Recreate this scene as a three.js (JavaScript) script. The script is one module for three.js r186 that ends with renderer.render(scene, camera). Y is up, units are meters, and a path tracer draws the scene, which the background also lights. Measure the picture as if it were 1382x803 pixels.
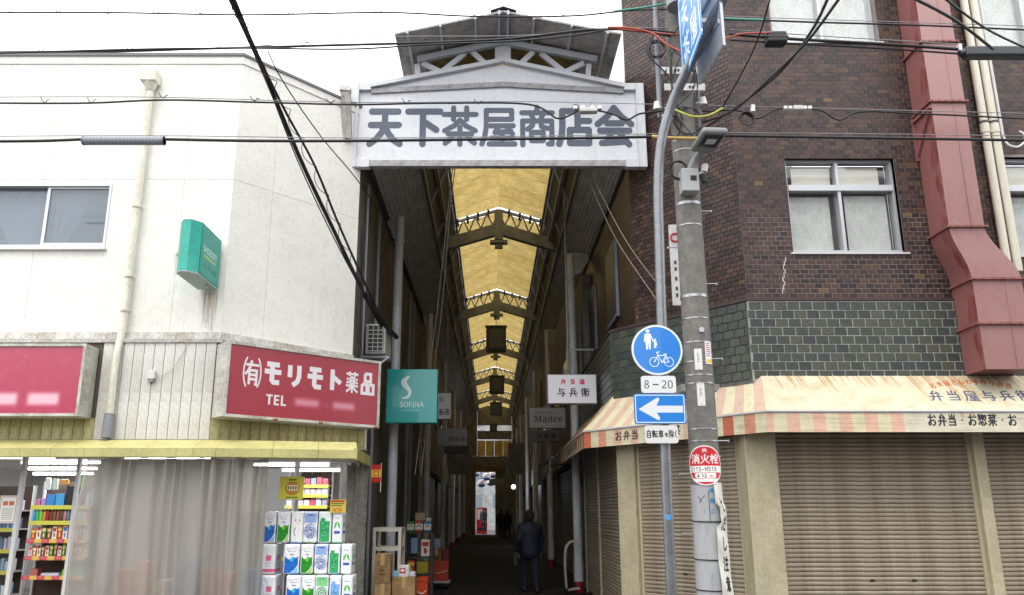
import * as THREE from 'three';
import { mergeGeometries, toCreasedNormals } from 'three/addons/utils/BufferGeometryUtils.js';
import { RoundedBoxGeometry } from 'three/addons/geometries/RoundedBoxGeometry.js';
import { MarchingCubes } from 'three/addons/objects/MarchingCubes.js';
import { ImprovedNoise } from 'three/addons/math/ImprovedNoise.js';
import { RectAreaLightUniformsLib } from 'three/addons/lights/RectAreaLightUniformsLib.js';

// ---------------------------------------------------------------- camera, sky, sun, exposure
const W = 1382, H = 803, F = 1110, CX = 663, CY = 401.5, EYE = 1.6, PITCH = Math.atan(288.5 / F);
const scene = new THREE.Scene();
const camera = new THREE.PerspectiveCamera(2 * Math.atan(CY / F) * 180 / Math.PI, 1438 / H, 0.1, 400);
camera.position.set(0, EYE, 0);
camera.rotation.set(PITCH, 0, 0);
camera.setViewOffset(1438, H, 56, 0, W, H);
camera.updateProjectionMatrix();
const renderer = new THREE.WebGLRenderer({ antialias: true });
renderer.setSize(1024, 595);
renderer.toneMapping = THREE.LinearToneMapping;
renderer.toneMappingExposure = 2.5;
renderer.shadowMap.enabled = true;
renderer.shadowMap.type = THREE.PCFSoftShadowMap;
RectAreaLightUniformsLib.init();
{ // overcast sky: an even, slightly cool cloud layer, a little brighter overhead
  const w = 256, h = 128, data = new Float32Array(w * h * 4);
  const n = new ImprovedNoise();
  for (let j = 0; j < h; j++) for (let i = 0; i < w; i++) {
    const el = (j + 0.5) / h * Math.PI - Math.PI / 2, az = (i + 0.5) / w * 2 * Math.PI, y = Math.sin(el);
    const x = Math.cos(el) * Math.cos(az), z = Math.cos(el) * Math.sin(az);
    const cloud = 1 + 0.10 * n.noise(x * 3, y * 5, z * 3) + 0.05 * n.noise(x * 8, y * 11, z * 8);
    const L = (y > 0 ? 0.95 + 0.40 * y : 0.95) * cloud, o = (j * w + i) * 4;
    data[o] = L * 0.985; data[o + 1] = L; data[o + 2] = L * 1.02; data[o + 3] = 1;
  }
  const sky = new THREE.DataTexture(data, w, h, THREE.RGBAFormat, THREE.FloatType);
  sky.mapping = THREE.EquirectangularReflectionMapping; sky.magFilter = THREE.LinearFilter; sky.needsUpdate = true;
  scene.background = sky; scene.environment = sky;
}
const sun = new THREE.DirectionalLight(0xfff6ea, 0.7);
sun.position.set(-6, 40, 4); sun.target.position.set(0, 3, -14);
sun.castShadow = true; sun.shadow.radius = 40; sun.shadow.mapSize.set(2048, 2048);
Object.assign(sun.shadow.camera, { left: -30, right: 30, top: 30, bottom: -30, near: 1, far: 120 });
scene.add(sun, sun.target);

// ---------------------------------------------------------------- helpers
const V = (x, y, z) => new THREE.Vector3(x, y, z);
// pixel of the photograph -> point on the frontal plane d metres ahead
const CT = Math.cos(PITCH), ST = Math.sin(PITCH);
function at(px, py, d) {
  const xc = (px - CX) / F, yc = (CY - py) / F, fwd = CT - yc * ST, k = d / fwd;
  return V(xc * k, EYE + (yc * CT + ST) * k, -d);
}
const hAt = (py, d) => at(CX, py, d).y;
const dOfX = (px, py, X) => { const xc = (px - CX) / F, yc = (CY - py) / F; return X / xc * (CT - yc * ST); };
const onX = (px, py, X) => at(px, py, dOfX(px, py, X));
let seedN = 7;
const rnd = () => { seedN = (seedN * 1664525 + 1013904223) >>> 0; return seedN / 4294967296; };
const rr = (a, b) => a + (b - a) * rnd();
const pick = (a) => a[Math.floor(rnd() * a.length)];
const ORG = new Map(), USED = new Map();
function numbered(n) { const k = USED.get(n) ?? 0; USED.set(n, k + 1); return k ? n + '_' + String(k).padStart(3, '0') : n; }
function thing(name, label, category, base = V(0, 0, 0), group, kind) {
  const o = new THREE.Group(); o.name = numbered(name); o.position.copy(base); ORG.set(o, base.clone());
  o.userData = { label, category }; if (group) o.userData.group = group; if (kind) o.userData.kind = kind;
  scene.add(o); return o;
}
// part: geometry in world coordinates under a thing or a part
function part(parent, name, geo, mat, label) {
  const b = ORG.get(parent); const g = geo.clone(); g.translate(-b.x, -b.y, -b.z);
  const m = new THREE.Mesh(g, mat); m.name = name; m.castShadow = m.receiveShadow = true;
  if (label) m.userData.label = label;
  ORG.set(m, b.clone()); parent.add(m); return m;
}
// piece: shared geometry placed at a world position (optional turn about y)
function piece(parent, name, geo, mat, pos, ry = 0) {
  const b = ORG.get(parent); const m = new THREE.Mesh(geo, mat); m.name = name; m.position.set(pos.x - b.x, pos.y - b.y, pos.z - b.z); m.rotation.y = ry;
  m.castShadow = m.receiveShadow = true; ORG.set(m, pos.clone()); parent.add(m); return m;
}
function solo(name, geo, mat, label, category, group, kind) { // a thing that is a single mesh, pivot at its base
  geo = geo.clone(); geo.computeBoundingBox(); const bb = geo.boundingBox, c = bb.getCenter(V(0, 0, 0)); c.y = bb.min.y;
  geo.translate(-c.x, -c.y, -c.z);
  const m = new THREE.Mesh(geo, mat); m.name = numbered(name); m.position.copy(c); m.castShadow = m.receiveShadow = true;
  m.userData = { label, category }; if (group) m.userData.group = group; if (kind) m.userData.kind = kind;
  ORG.set(m, c.clone()); scene.add(m); return m;
}
function struct(name, geo, mat) { const m = new THREE.Mesh(geo, mat); m.name = numbered(name); m.userData.kind = 'structure'; m.receiveShadow = m.castShadow = true; ORG.set(m, V(0, 0, 0)); scene.add(m); return m; }
const merge = (list) => mergeGeometries(list.map((g) => { const q = g.index ? g.toNonIndexed() : g.clone(); for (const k of Object.keys(q.attributes)) if (!['position', 'normal', 'uv'].includes(k)) q.deleteAttribute(k); return q; }));
// box by limits
function bx(x0, x1, y0, y1, z0, z1, r = 0) {
  const w = Math.abs(x1 - x0), h = Math.abs(y1 - y0), d = Math.abs(z1 - z0);
  const g = r ? new RoundedBoxGeometry(w, h, d, 1, Math.min(r, w / 2.1, h / 2.1, d / 2.1)) : new THREE.BoxGeometry(w, h, d);
  g.translate((x0 + x1) / 2, (y0 + y1) / 2, (z0 + z1) / 2); return g;
}
// hexahedron over four corner points (counter-clockwise seen from its front), thickness behind the front face
function slab(a, b, c, d, t) {
  const n = b.clone().sub(a).cross(d.clone().sub(a)).normalize().multiplyScalar(-t);
  const q = [a, b, c, d].map((p) => p.clone().add(n)), P = [];
  const face = (i, j, k, l) => P.push(i, j, k, i, k, l);
  face(a, b, c, d); face(q[1], q[0], q[3], q[2]); face(q[0], q[1], b, a); face(q[1], q[2], c, b); face(q[2], q[3], d, c); face(q[3], q[0], a, d);
  const g = new THREE.BufferGeometry(); g.setAttribute('position', new THREE.Float32BufferAttribute(P.flatMap((p) => [p.x, p.y, p.z]), 3));
  const uv = []; for (let i = 0; i < 6; i++) uv.push(0, 0, 1, 0, 1, 1, 0, 0, 1, 1, 0, 1);
  g.setAttribute('uv', new THREE.Float32BufferAttribute(uv, 2)); g.computeVertexNormals(); return g;
}
// straight bar of rectangular section between two points
function bar(a, b, w, h, up = V(0, 1, 0)) {
  const g = new THREE.BoxGeometry(w, h, a.distanceTo(b)); const m = new THREE.Matrix4();
  const z = b.clone().sub(a).normalize(); let x = up.clone().cross(z); if (x.length() < 1e-3) x = V(1, 0, 0).cross(z); x.normalize(); const y = z.clone().cross(x);
  m.makeBasis(x, y, z); m.setPosition(a.clone().add(b).multiplyScalar(0.5)); g.applyMatrix4(m); return g;
}
function rod(a, b, r, r2 = r, seg = 12) {
  const g = new THREE.CylinderGeometry(r2, r, a.distanceTo(b), seg); const q = new THREE.Quaternion().setFromUnitVectors(V(0, 1, 0), b.clone().sub(a).normalize());
  g.applyQuaternion(q); const c = a.clone().add(b).multiplyScalar(0.5); g.translate(c.x, c.y, c.z); return g;
}
const curve = (pts) => new THREE.CatmullRomCurve3(pts, false, 'centripetal');
const tube = (pts, r, n = 0, seg = 6) => new THREE.TubeGeometry(curve(pts), n || Math.max(8, pts.length * 6), r, seg, false);
// extrude a profile [x,y] along z from z0 to z1
function extr(profile, z0, z1, bevel = 0) {
  const s = new THREE.Shape(profile.map(([x, y]) => new THREE.Vector2(x, y)));
  const g = new THREE.ExtrudeGeometry(s, { depth: Math.abs(z1 - z0) - 2 * bevel, bevelEnabled: bevel > 0, bevelThickness: bevel, bevelSize: bevel, bevelOffset: -bevel, bevelSegments: 1 });
  g.translate(0, 0, Math.min(z0, z1) + bevel); return g;
}
// uv in metres by the dominant axis of every face
function uvm(geo, s = 1, ox = 0, oy = 0) {
  const g = geo.index ? geo.toNonIndexed() : geo.clone(); const p = g.attributes.position, uv = [];
  const a = V(0, 0, 0), b = V(0, 0, 0), c = V(0, 0, 0);
  for (let i = 0; i < p.count; i += 3) {
    a.fromBufferAttribute(p, i); b.fromBufferAttribute(p, i + 1); c.fromBufferAttribute(p, i + 2);
    const n = b.clone().sub(a).cross(c.clone().sub(a)), ax = Math.abs(n.x), ay = Math.abs(n.y), az = Math.abs(n.z);
    for (const q of [a, b, c]) {
      if (ay > ax && ay > az) uv.push(q.x / s + ox, q.z / s + oy); else uv.push((ax > az ? q.z : q.x) / s + ox, q.y / s + oy);
    }
  }
  g.setAttribute('uv', new THREE.Float32BufferAttribute(uv, 2)); return g;
}
// ---------------------------------------------------------------- textures
const perlin = new ImprovedNoise();
const hash2 = (i, j, z) => { let h = (i * 374761393 + j * 668265263 + Math.round(z * 1000) * 974634777) | 0; h = Math.imul(h ^ (h >>> 13), 1274126177); return ((h ^ (h >>> 16)) >>> 0) / 4294967296; };
function tiled(x, y, f, z) { // smooth value noise in -0.5..0.5 that repeats over the unit square; f cells a side
  f = Math.round(f); const u = x * f, v = y * f, i = Math.floor(u), j = Math.floor(v), a = u - i, b = v - j, s = a * a * (3 - 2 * a), t = b * b * (3 - 2 * b), w = (k) => ((k % f) + f) % f;
  const p = hash2(w(i), w(j), z), q = hash2(w(i + 1), w(j), z), r = hash2(w(i), w(j + 1), z), c = hash2(w(i + 1), w(j + 1), z);
  return p + (q - p) * s + (r - p) * t + (p - q - r + c) * s * t - 0.5;
}
function pixelTex(n, fn, srgb = false, rep = true) {
  const d = new Uint8Array(n * n * 4);
  for (let j = 0; j < n; j++) for (let i = 0; i < n; i++) { const c = fn(i / n, j / n), o = (j * n + i) * 4; d[o] = c[0]; d[o + 1] = c[1]; d[o + 2] = c[2]; d[o + 3] = 255; }
  const t = new THREE.DataTexture(d, n, n); t.magFilter = THREE.LinearFilter; t.minFilter = THREE.LinearMipmapLinearFilter;
  if (rep) t.wrapS = t.wrapT = THREE.RepeatWrapping; if (srgb) t.colorSpace = THREE.SRGBColorSpace; t.needsUpdate = true; return t;
}
const cl = (x, a = 0, b = 255) => Math.max(a, Math.min(b, x));
// mottled tint: near white with small stains, runs and speckle; multiplies a colour
const mottle = (amount, spots, z, warm = 0, runs = 0) => pixelTex(512, (x, y) => {
  const a = tiled(x, y, 5, z) * 0.35 + tiled(x, y, 13, z + 3) * 0.3 + tiled(x, y, 37, z + 5) * 0.3 + tiled(x, y, 96, z + 6) * 0.35;
  const run = runs ? Math.max(0, tiled(x, y * 0.5 + 0.25, 60, z + 9) * tiled(x, 0.3, 90, z + 2) * 4) * runs : 0;
  const s = rnd() < spots ? rr(0.1, 0.5) : 0, v = 246 + (a - 0.1) * 95 * amount - rnd() * 14 * amount - s * 110 * amount - run * 60;
  return [cl(v), cl(v - warm * Math.max(0, -a + 0.05) * 22 * amount), cl(v - warm * Math.max(0, -a + 0.05) * 50 * amount)];
}, true);
const texWall = mottle(0.18, 0.0012, 1, 0.7, 0.25), texGrime = mottle(0.95, 0.012, 2, 1, 0.9), texMetal = mottle(0.45, 0.005, 3, 0.6, 0.5), texConcrete = mottle(0.9, 0.03, 4, 0.2, 0.2);
const bumpFine = pixelTex(256, (x, y) => { const v = 128 + tiled(x, y, 64, 1) * 110 + (rnd() - 0.5) * 90; return [cl(v), cl(v), cl(v)]; });
const bumpSoft = pixelTex(256, (x, y) => { const v = 128 + tiled(x, y, 9, 2) * 150 + tiled(x, y, 27, 2) * 70; return [cl(v), cl(v), cl(v)]; });
const roughMap = pixelTex(256, (x, y) => { const v = 190 + tiled(x, y, 8, 6) * 90 + tiled(x, y, 30, 7) * 50 + (rnd() - 0.5) * 20; return [cl(v), cl(v), cl(v)]; });
function M(color, roughness = 0.7, o = {}) {
  const { lin, ...rest } = o; const m = new THREE.MeshPhysicalMaterial({ roughness, side: THREE.DoubleSide, ...rest });
  if (lin) m.color.setRGB(...lin); else m.color.set(color); return m;
}
function canvasTex(w, h, draw) {
  const c = document.createElement('canvas'); c.width = w; c.height = h; const g = c.getContext('2d'); draw(g, w, h);
  const t = new THREE.CanvasTexture(c); t.colorSpace = THREE.SRGBColorSpace; t.anisotropy = 8; return t;
}
// light grain and small scuffs over a printed sheet
function wear(g, w, h, n, alpha = 0.06, color = '90,80,60') {
  for (let i = 0; i < n; i++) { g.fillStyle = `rgba(${color},${rr(0, alpha)})`; const r = rr(1, w / 60); g.beginPath(); g.ellipse(rr(0, w), rr(0, h), r, r * rr(0.3, 1.6), rr(0, 3), 0, 7); g.fill(); }
}
// ---------------------------------------------------------------- brush-stroke lettering on a 100 x 100 grid
const GL = {
  天: '14,15 86,15;12,48 88,48;50,15 50,48 42,66 28,82 10,94;50,52 60,68 74,84 92,94',
  下: '6,15 94,15;47,15 47,94;50,40 84,60',
  茶: '6,22 94,22;32,6 32,34;68,6 68,34;50,36 34,50 8,62;50,36 66,50 92,62;18,70 82,70;50,54 50,95;28,80 10,92;72,80 90,92',
  屋: '18,12 88,12 88,34 18,34;18,12 18,52 14,76 6,94;30,50 92,50;54,50 42,66 86,64;76,56 90,70;32,80 90,80;61,66 61,94;26,94 96,94',
  商: '50,4 50,18;8,18 92,18;34,22 40,34;66,22 60,34;10,38 90,38;10,38 10,96;90,38 90,94 80,94;40,38 36,50 24,58;60,38 62,52 78,56;34,66 66,66 66,86 34,86 34,66',
  店: '52,4 52,14;14,14 94,14;14,14 14,52 11,76 4,94;56,24 56,58;56,38 88,38;34,60 86,60 86,92 34,92 34,60',
  会: '50,6 30,28 4,46;50,6 70,28 96,46;30,44 70,44;10,62 90,62;44,62 28,88;14,92 80,88;66,72 88,95',
  有: '8,22 92,22;44,6 36,28 22,46 6,58;32,42 32,94;32,42 78,42 78,92 66,92;32,58 78,58;32,74 78,74',
  薬: '8,16 92,16;32,6 32,26;68,6 68,26;50,24 46,32;36,32 64,32 64,56 36,56 36,32;36,44 64,44;14,34 24,42;26,48 12,56;86,34 76,42;74,48 88,56;8,66 92,66;50,58 50,96;46,68 30,82 10,92;54,68 70,82 90,92',
  品: '30,8 70,8 70,40 30,40 30,8;10,54 44,54 44,92 10,92 10,54;56,54 90,54 90,92 56,92 56,54',
  モ: '18,16 82,16;8,46 92,46;46,16 46,80 54,88 84,88', リ: '26,10 26,60;74,8 74,54 66,76 42,92', ト: '34,6 34,94;36,36 82,62',
  弁: '48,6 24,32 74,28;64,16 80,38;8,58 92,58;34,42 34,62 26,80 12,92;66,42 66,94',
  当: '50,6 50,40;22,14 32,32;78,14 68,32;16,42 80,42 80,92;20,66 80,66;14,90 80,90',
  与: '34,6 30,46;34,22 82,22;30,46 78,46 74,84 66,92 54,88;8,66 92,66',
  兵: '70,8 30,14 30,58;30,34 82,34;66,34 66,58;6,60 94,60;36,68 14,92;64,68 86,92',
  衛: '24,6 8,24;26,26 8,46;18,38 18,94;72,16 92,16;70,40 94,40;84,40 84,86 76,92;36,14 62,14;46,6 44,28;32,30 66,30;40,38 58,38 58,50 40,50 40,38;32,60 66,60;34,74 66,74;50,56 50,96',
  お: '10,28 62,28;34,8 34,80 24,90 12,82 16,68 40,54 66,50 82,62 82,78 68,90 54,90;74,16 90,30',
  惣: '14,8 10,24;10,18 34,18;24,6 24,56;8,42 38,34;50,6 42,22;46,14 90,14 86,46 76,52;62,14 44,42;76,14 56,50;18,70 12,86;36,64 38,88 62,92 72,82;50,62 56,74;80,66 90,82',
  菜: '8,14 92,14;32,6 32,24;68,6 68,24;80,26 16,34;24,38 30,50;48,36 50,48;78,36 68,50;8,60 92,60;50,50 50,96;46,62 12,90;54,62 88,90',
  米: '8,46 92,46;50,6 50,96;24,14 36,34;76,14 64,34;46,50 12,86;54,50 88,86', さ: '12,28 86,28;44,6 66,56;72,58 44,52 24,64 26,82 46,92 72,90',
  ん: '48,6 12,92;14,88 32,54 46,58 50,86 66,88 88,60', の: '50,24 44,60 28,80 14,70 14,46 34,24 62,20 86,38 84,66 56,90',
  手: '76,8 20,18;16,38 84,38;6,60 94,60;50,14 50,90 36,92', 作: '32,6 6,46;22,30 22,94;52,8 38,40;48,24 94,24;60,24 60,94;60,46 90,46;60,68 90,68',
  り: '24,12 26,58 34,48;72,8 74,54 64,78 42,94', 自: '48,4 40,18;20,20 80,20 80,94 20,94 20,20;20,44 80,44;20,68 80,68',
  転: '6,18 46,18;10,30 42,30 42,62 10,62 10,30;10,46 42,46;26,6 26,96;4,76 48,76;56,20 92,20;50,44 96,44;68,44 54,84 88,80;80,64 92,92',
  車: '12,18 88,18;22,32 78,32 78,64 22,64 22,32;22,48 78,48;6,78 94,78;50,6 50,96', を: '14,22 78,22;44,6 16,58 40,44 54,50 54,68;86,40 40,62 30,80 46,92 80,90',
  除: '10,8 10,94;10,10 36,10 26,36 38,54 32,66 22,66;64,4 40,38;64,4 94,38;52,38 80,38;42,56 92,56;66,38 66,90 56,92;54,66 40,84;78,66 92,84', く: '66,6 26,48 70,94',
  消: '14,8 26,20;8,34 20,44;8,92 26,62;64,4 64,36;42,12 50,28;88,12 80,28;44,38 44,94;44,38 88,38 88,90 78,92;44,54 88,54;44,70 88,70',
  火: '50,6 50,44 36,72 8,94;50,44 64,72 92,94;20,28 24,52;82,26 72,50', 栓: '4,30 42,30;24,6 24,96;22,34 4,68;28,40 42,54;68,6 44,38;68,6 96,38;54,42 84,42;52,64 86,64;46,90 94,90;68,42 68,90',
  紙: '24,6 8,26 28,30;34,18 8,50 38,46;22,48 22,94;10,62 6,80;34,60 40,74;86,10 52,18;52,18 52,88 70,80;52,46 94,46;72,16 76,64 94,90',
  禁: '6,20 46,20;26,6 26,46;24,22 6,42;28,22 44,40;54,20 94,20;74,6 74,46;72,22 56,42;76,22 94,40;26,54 74,54;10,68 90,68;50,68 50,94 42,94;30,76 14,92;70,76 88,92',
  止: '50,6 50,90;50,42 86,42;24,32 24,90;6,90 94,90', だ: '12,24 54,24;34,8 14,90;54,46 86,46;50,70 56,86 90,88;70,6 78,16;86,4 94,14', し: '26,8 26,74 40,90 70,84 84,66', と: '30,8 38,44;80,24 40,46 22,66 28,86 50,92 82,88',
  注: '14,8 26,20;8,34 20,44;8,92 26,62;58,4 68,16;40,24 92,24;44,54 88,54;34,92 98,92;66,24 66,92',
  意: '50,2 50,12;18,14 82,14;34,20 38,30;66,20 62,30;6,34 94,34;26,42 74,42 74,68 26,68 26,42;26,55 74,55;20,76 12,90;36,74 38,90 62,94 70,84;50,72 56,80;78,74 90,88',
  大: '8,36 92,36;50,6 48,40 34,70 8,94;52,40 66,70 92,94', 阪: '10,8 10,94;10,10 36,10 26,36 38,54 32,66 22,66;46,14 92,14;50,14 48,60 36,92;54,36 86,36 76,62 46,92;58,46 72,74 94,92',
  市: '50,4 50,18;8,20 92,20;20,36 20,80;20,36 80,36 80,78 70,80;50,20 50,96', '・': '48,50 52,50', '！': '50,8 48,66;48,88 50,88', '〒': '22,20 78,20;14,46 86,46;50,46 50,92',
};
function glyph(g, ch, x, y, w, h, lw, style, cap = 'round') {
  const d = GL[ch]; if (!d) return; g.strokeStyle = style; g.lineWidth = lw; g.lineCap = cap; g.lineJoin = cap === 'round' ? 'round' : 'miter';
  for (const s of d.split(';')) { g.beginPath(); s.split(' ').forEach((p, i) => { const [a, b] = p.split(',').map(Number); const X = x + a / 100 * w, Y = y + b / 100 * h; i ? g.lineTo(X, Y) : g.moveTo(X, Y); }); g.stroke(); }
}
// a run of characters; pitch is the advance per character
function kanji(g, text, x, y, size, pitch, lw, style, o = {}) { [...text].forEach((c, i) => glyph(g, c, o.down ? x : x + i * pitch, o.down ? y + i * pitch : y, size * (o.sx ?? 1), size, lw, style, o.cap)); }
function latin(g, text, x, y, size, style, font = 'sans-serif', weight = 'bold', sx = 1, align = 'left') { g.save(); g.translate(x, y); g.scale(sx, 1); g.font = `${weight} ${size}px ${font}`; g.textAlign = align; g.fillStyle = style; g.fillText(text, 0, 0); g.restore(); }

// ---------------------------------------------------------------- materials
const mWhiteWall = M(0, 0.85, { lin: [0.8, 0.79, 0.735], map: texWall, bumpMap: bumpFine, bumpScale: 0.004 });
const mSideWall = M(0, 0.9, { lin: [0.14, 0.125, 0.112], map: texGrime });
const mCoping = M('#6d6a6c', 0.5, { map: texMetal });
const mPlank = M(0, 0.55, { lin: [0.78, 0.78, 0.735], map: texMetal });
const mPlankYellow = M(0, 0.6, { lin: [0.62, 0.58, 0.3], map: texGrime });
const mCanopy = M(0, 0.55, { lin: [0.5, 0.465, 0.19], map: texMetal });
const mAlu = M('#c3c5ca', 0.38, { metalness: 0.5 });
const mAluWhite = M('#d8d8d8', 0.45, { map: texMetal });
const mGlass = M('#ffffff', 0.03, { transmission: 1, thickness: 0, ior: 1.5 });
const mGlassBlue = M('#9fb0bf', 0.05, { transmission: 0.82, thickness: 0, ior: 1.5, lin: [0.62, 0.68, 0.74] });
const mDark = M(0, 0.9, { lin: [0.25, 0.24, 0.23] });
const mBlackPlastic = M('#1b1b1d', 0.5);
const mWire = M('#17171b', 0.6), mWireGrey = M('#7d7d80', 0.6);
const mCream = M(0, 0.5, { lin: [0.75, 0.72, 0.61], map: texMetal });
const mGreyPipe = M('#878a92', 0.5, { map: texMetal });
const mRust = M(0, 0.9, { lin: [0.2, 0.09, 0.03] });
const mWhitePaint = M(0, 0.5, { lin: [0.74, 0.76, 0.8], map: texMetal });
const mFloorTile = M('#a39c90', 0.4, { map: texConcrete });
const mInterior = M(0, 0.8, { lin: [0.6, 0.58, 0.58] });
const uvs = (g, s = 1) => uvm(g, s);

// ---------------------------------------------------------------- the setting
{
  const asphalt = M(0, 0.75, { lin: [0.06, 0.06, 0.062], map: texConcrete, bumpMap: bumpFine, bumpScale: 0.006 });
  const g = new THREE.PlaneGeometry(500, 500).rotateX(-Math.PI / 2); struct('ground', uvs(g, 2), asphalt);
  const pave = M(0, 0.95, { lin: [0.05, 0.05, 0.051], map: texConcrete, specularIntensity: 0.1, bumpMap: bumpSoft, bumpScale: 0.012 });
  const p = new THREE.PlaneGeometry(4.4, 48).rotateX(-Math.PI / 2); p.translate(0, 0.005, -36.2);
  struct('arcade_pavement', uvs(p, 2.3), pave);
  const q = new THREE.PlaneGeometry(30, 40).rotateX(-Math.PI / 2); q.translate(0, 0.009, -80.3);
  struct('back_street', uvs(q, 3), M(0, 0.5, { lin: [0.16, 0.16, 0.165], map: texConcrete }));
}

// frames: u runs left to right along A->B seen from the street, o points out towards the street
function frame(ax, az, bxx, bz) {
  const A = V(ax, 0, az), dir = V(bxx - ax, 0, bz - az), L = dir.length(); dir.normalize(); const n = dir.clone().cross(V(0, 1, 0));
  const m = new THREE.Matrix4().makeBasis(dir, V(0, 1, 0), n).setPosition(A);
  return { A, dir, n, L, m, p: (u, y, o = 0) => A.clone().addScaledVector(dir, u).addScaledVector(n, o).setY(y), box: (u0, u1, y0, y1, o0, o1, r = 0) => bx(u0, u1, y0, y1, o0, o1, r).applyMatrix4(m), ry: Math.atan2(-dir.z, dir.x), place: (g) => g.clone().applyMatrix4(m) };
}
// rectangle minus a rectangular hole, as abutting boxes
function holed(fr, u0, u1, y0, y1, o0, o1, h) {
  if (!h || h[0] >= u1 || h[1] <= u0 || h[2] >= y1 || h[3] <= y0) return [fr.box(u0, u1, y0, y1, o0, o1)];
  const a = Math.max(u0, h[0]), b = Math.min(u1, h[1]), out = [];
  if (h[0] > u0) out.push(fr.box(u0, a, y0, y1, o0, o1)); if (h[1] < u1) out.push(fr.box(b, u1, y0, y1, o0, o1));
  if (h[2] > y0) out.push(fr.box(a, b, y0, h[2], o0, o1)); if (h[3] < y1) out.push(fr.box(a, b, h[3], y1, o0, o1));
  return out;
}
// picture sheet: a flat quad with the whole texture on it
function sheet(fr, u0, u1, y0, y1, o, t = 0.004) {
  const g = new THREE.PlaneGeometry(u1 - u0, y1 - y0); g.translate((u0 + u1) / 2, (y0 + y1) / 2, o + t); return g.applyMatrix4(fr.m);
}

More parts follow.
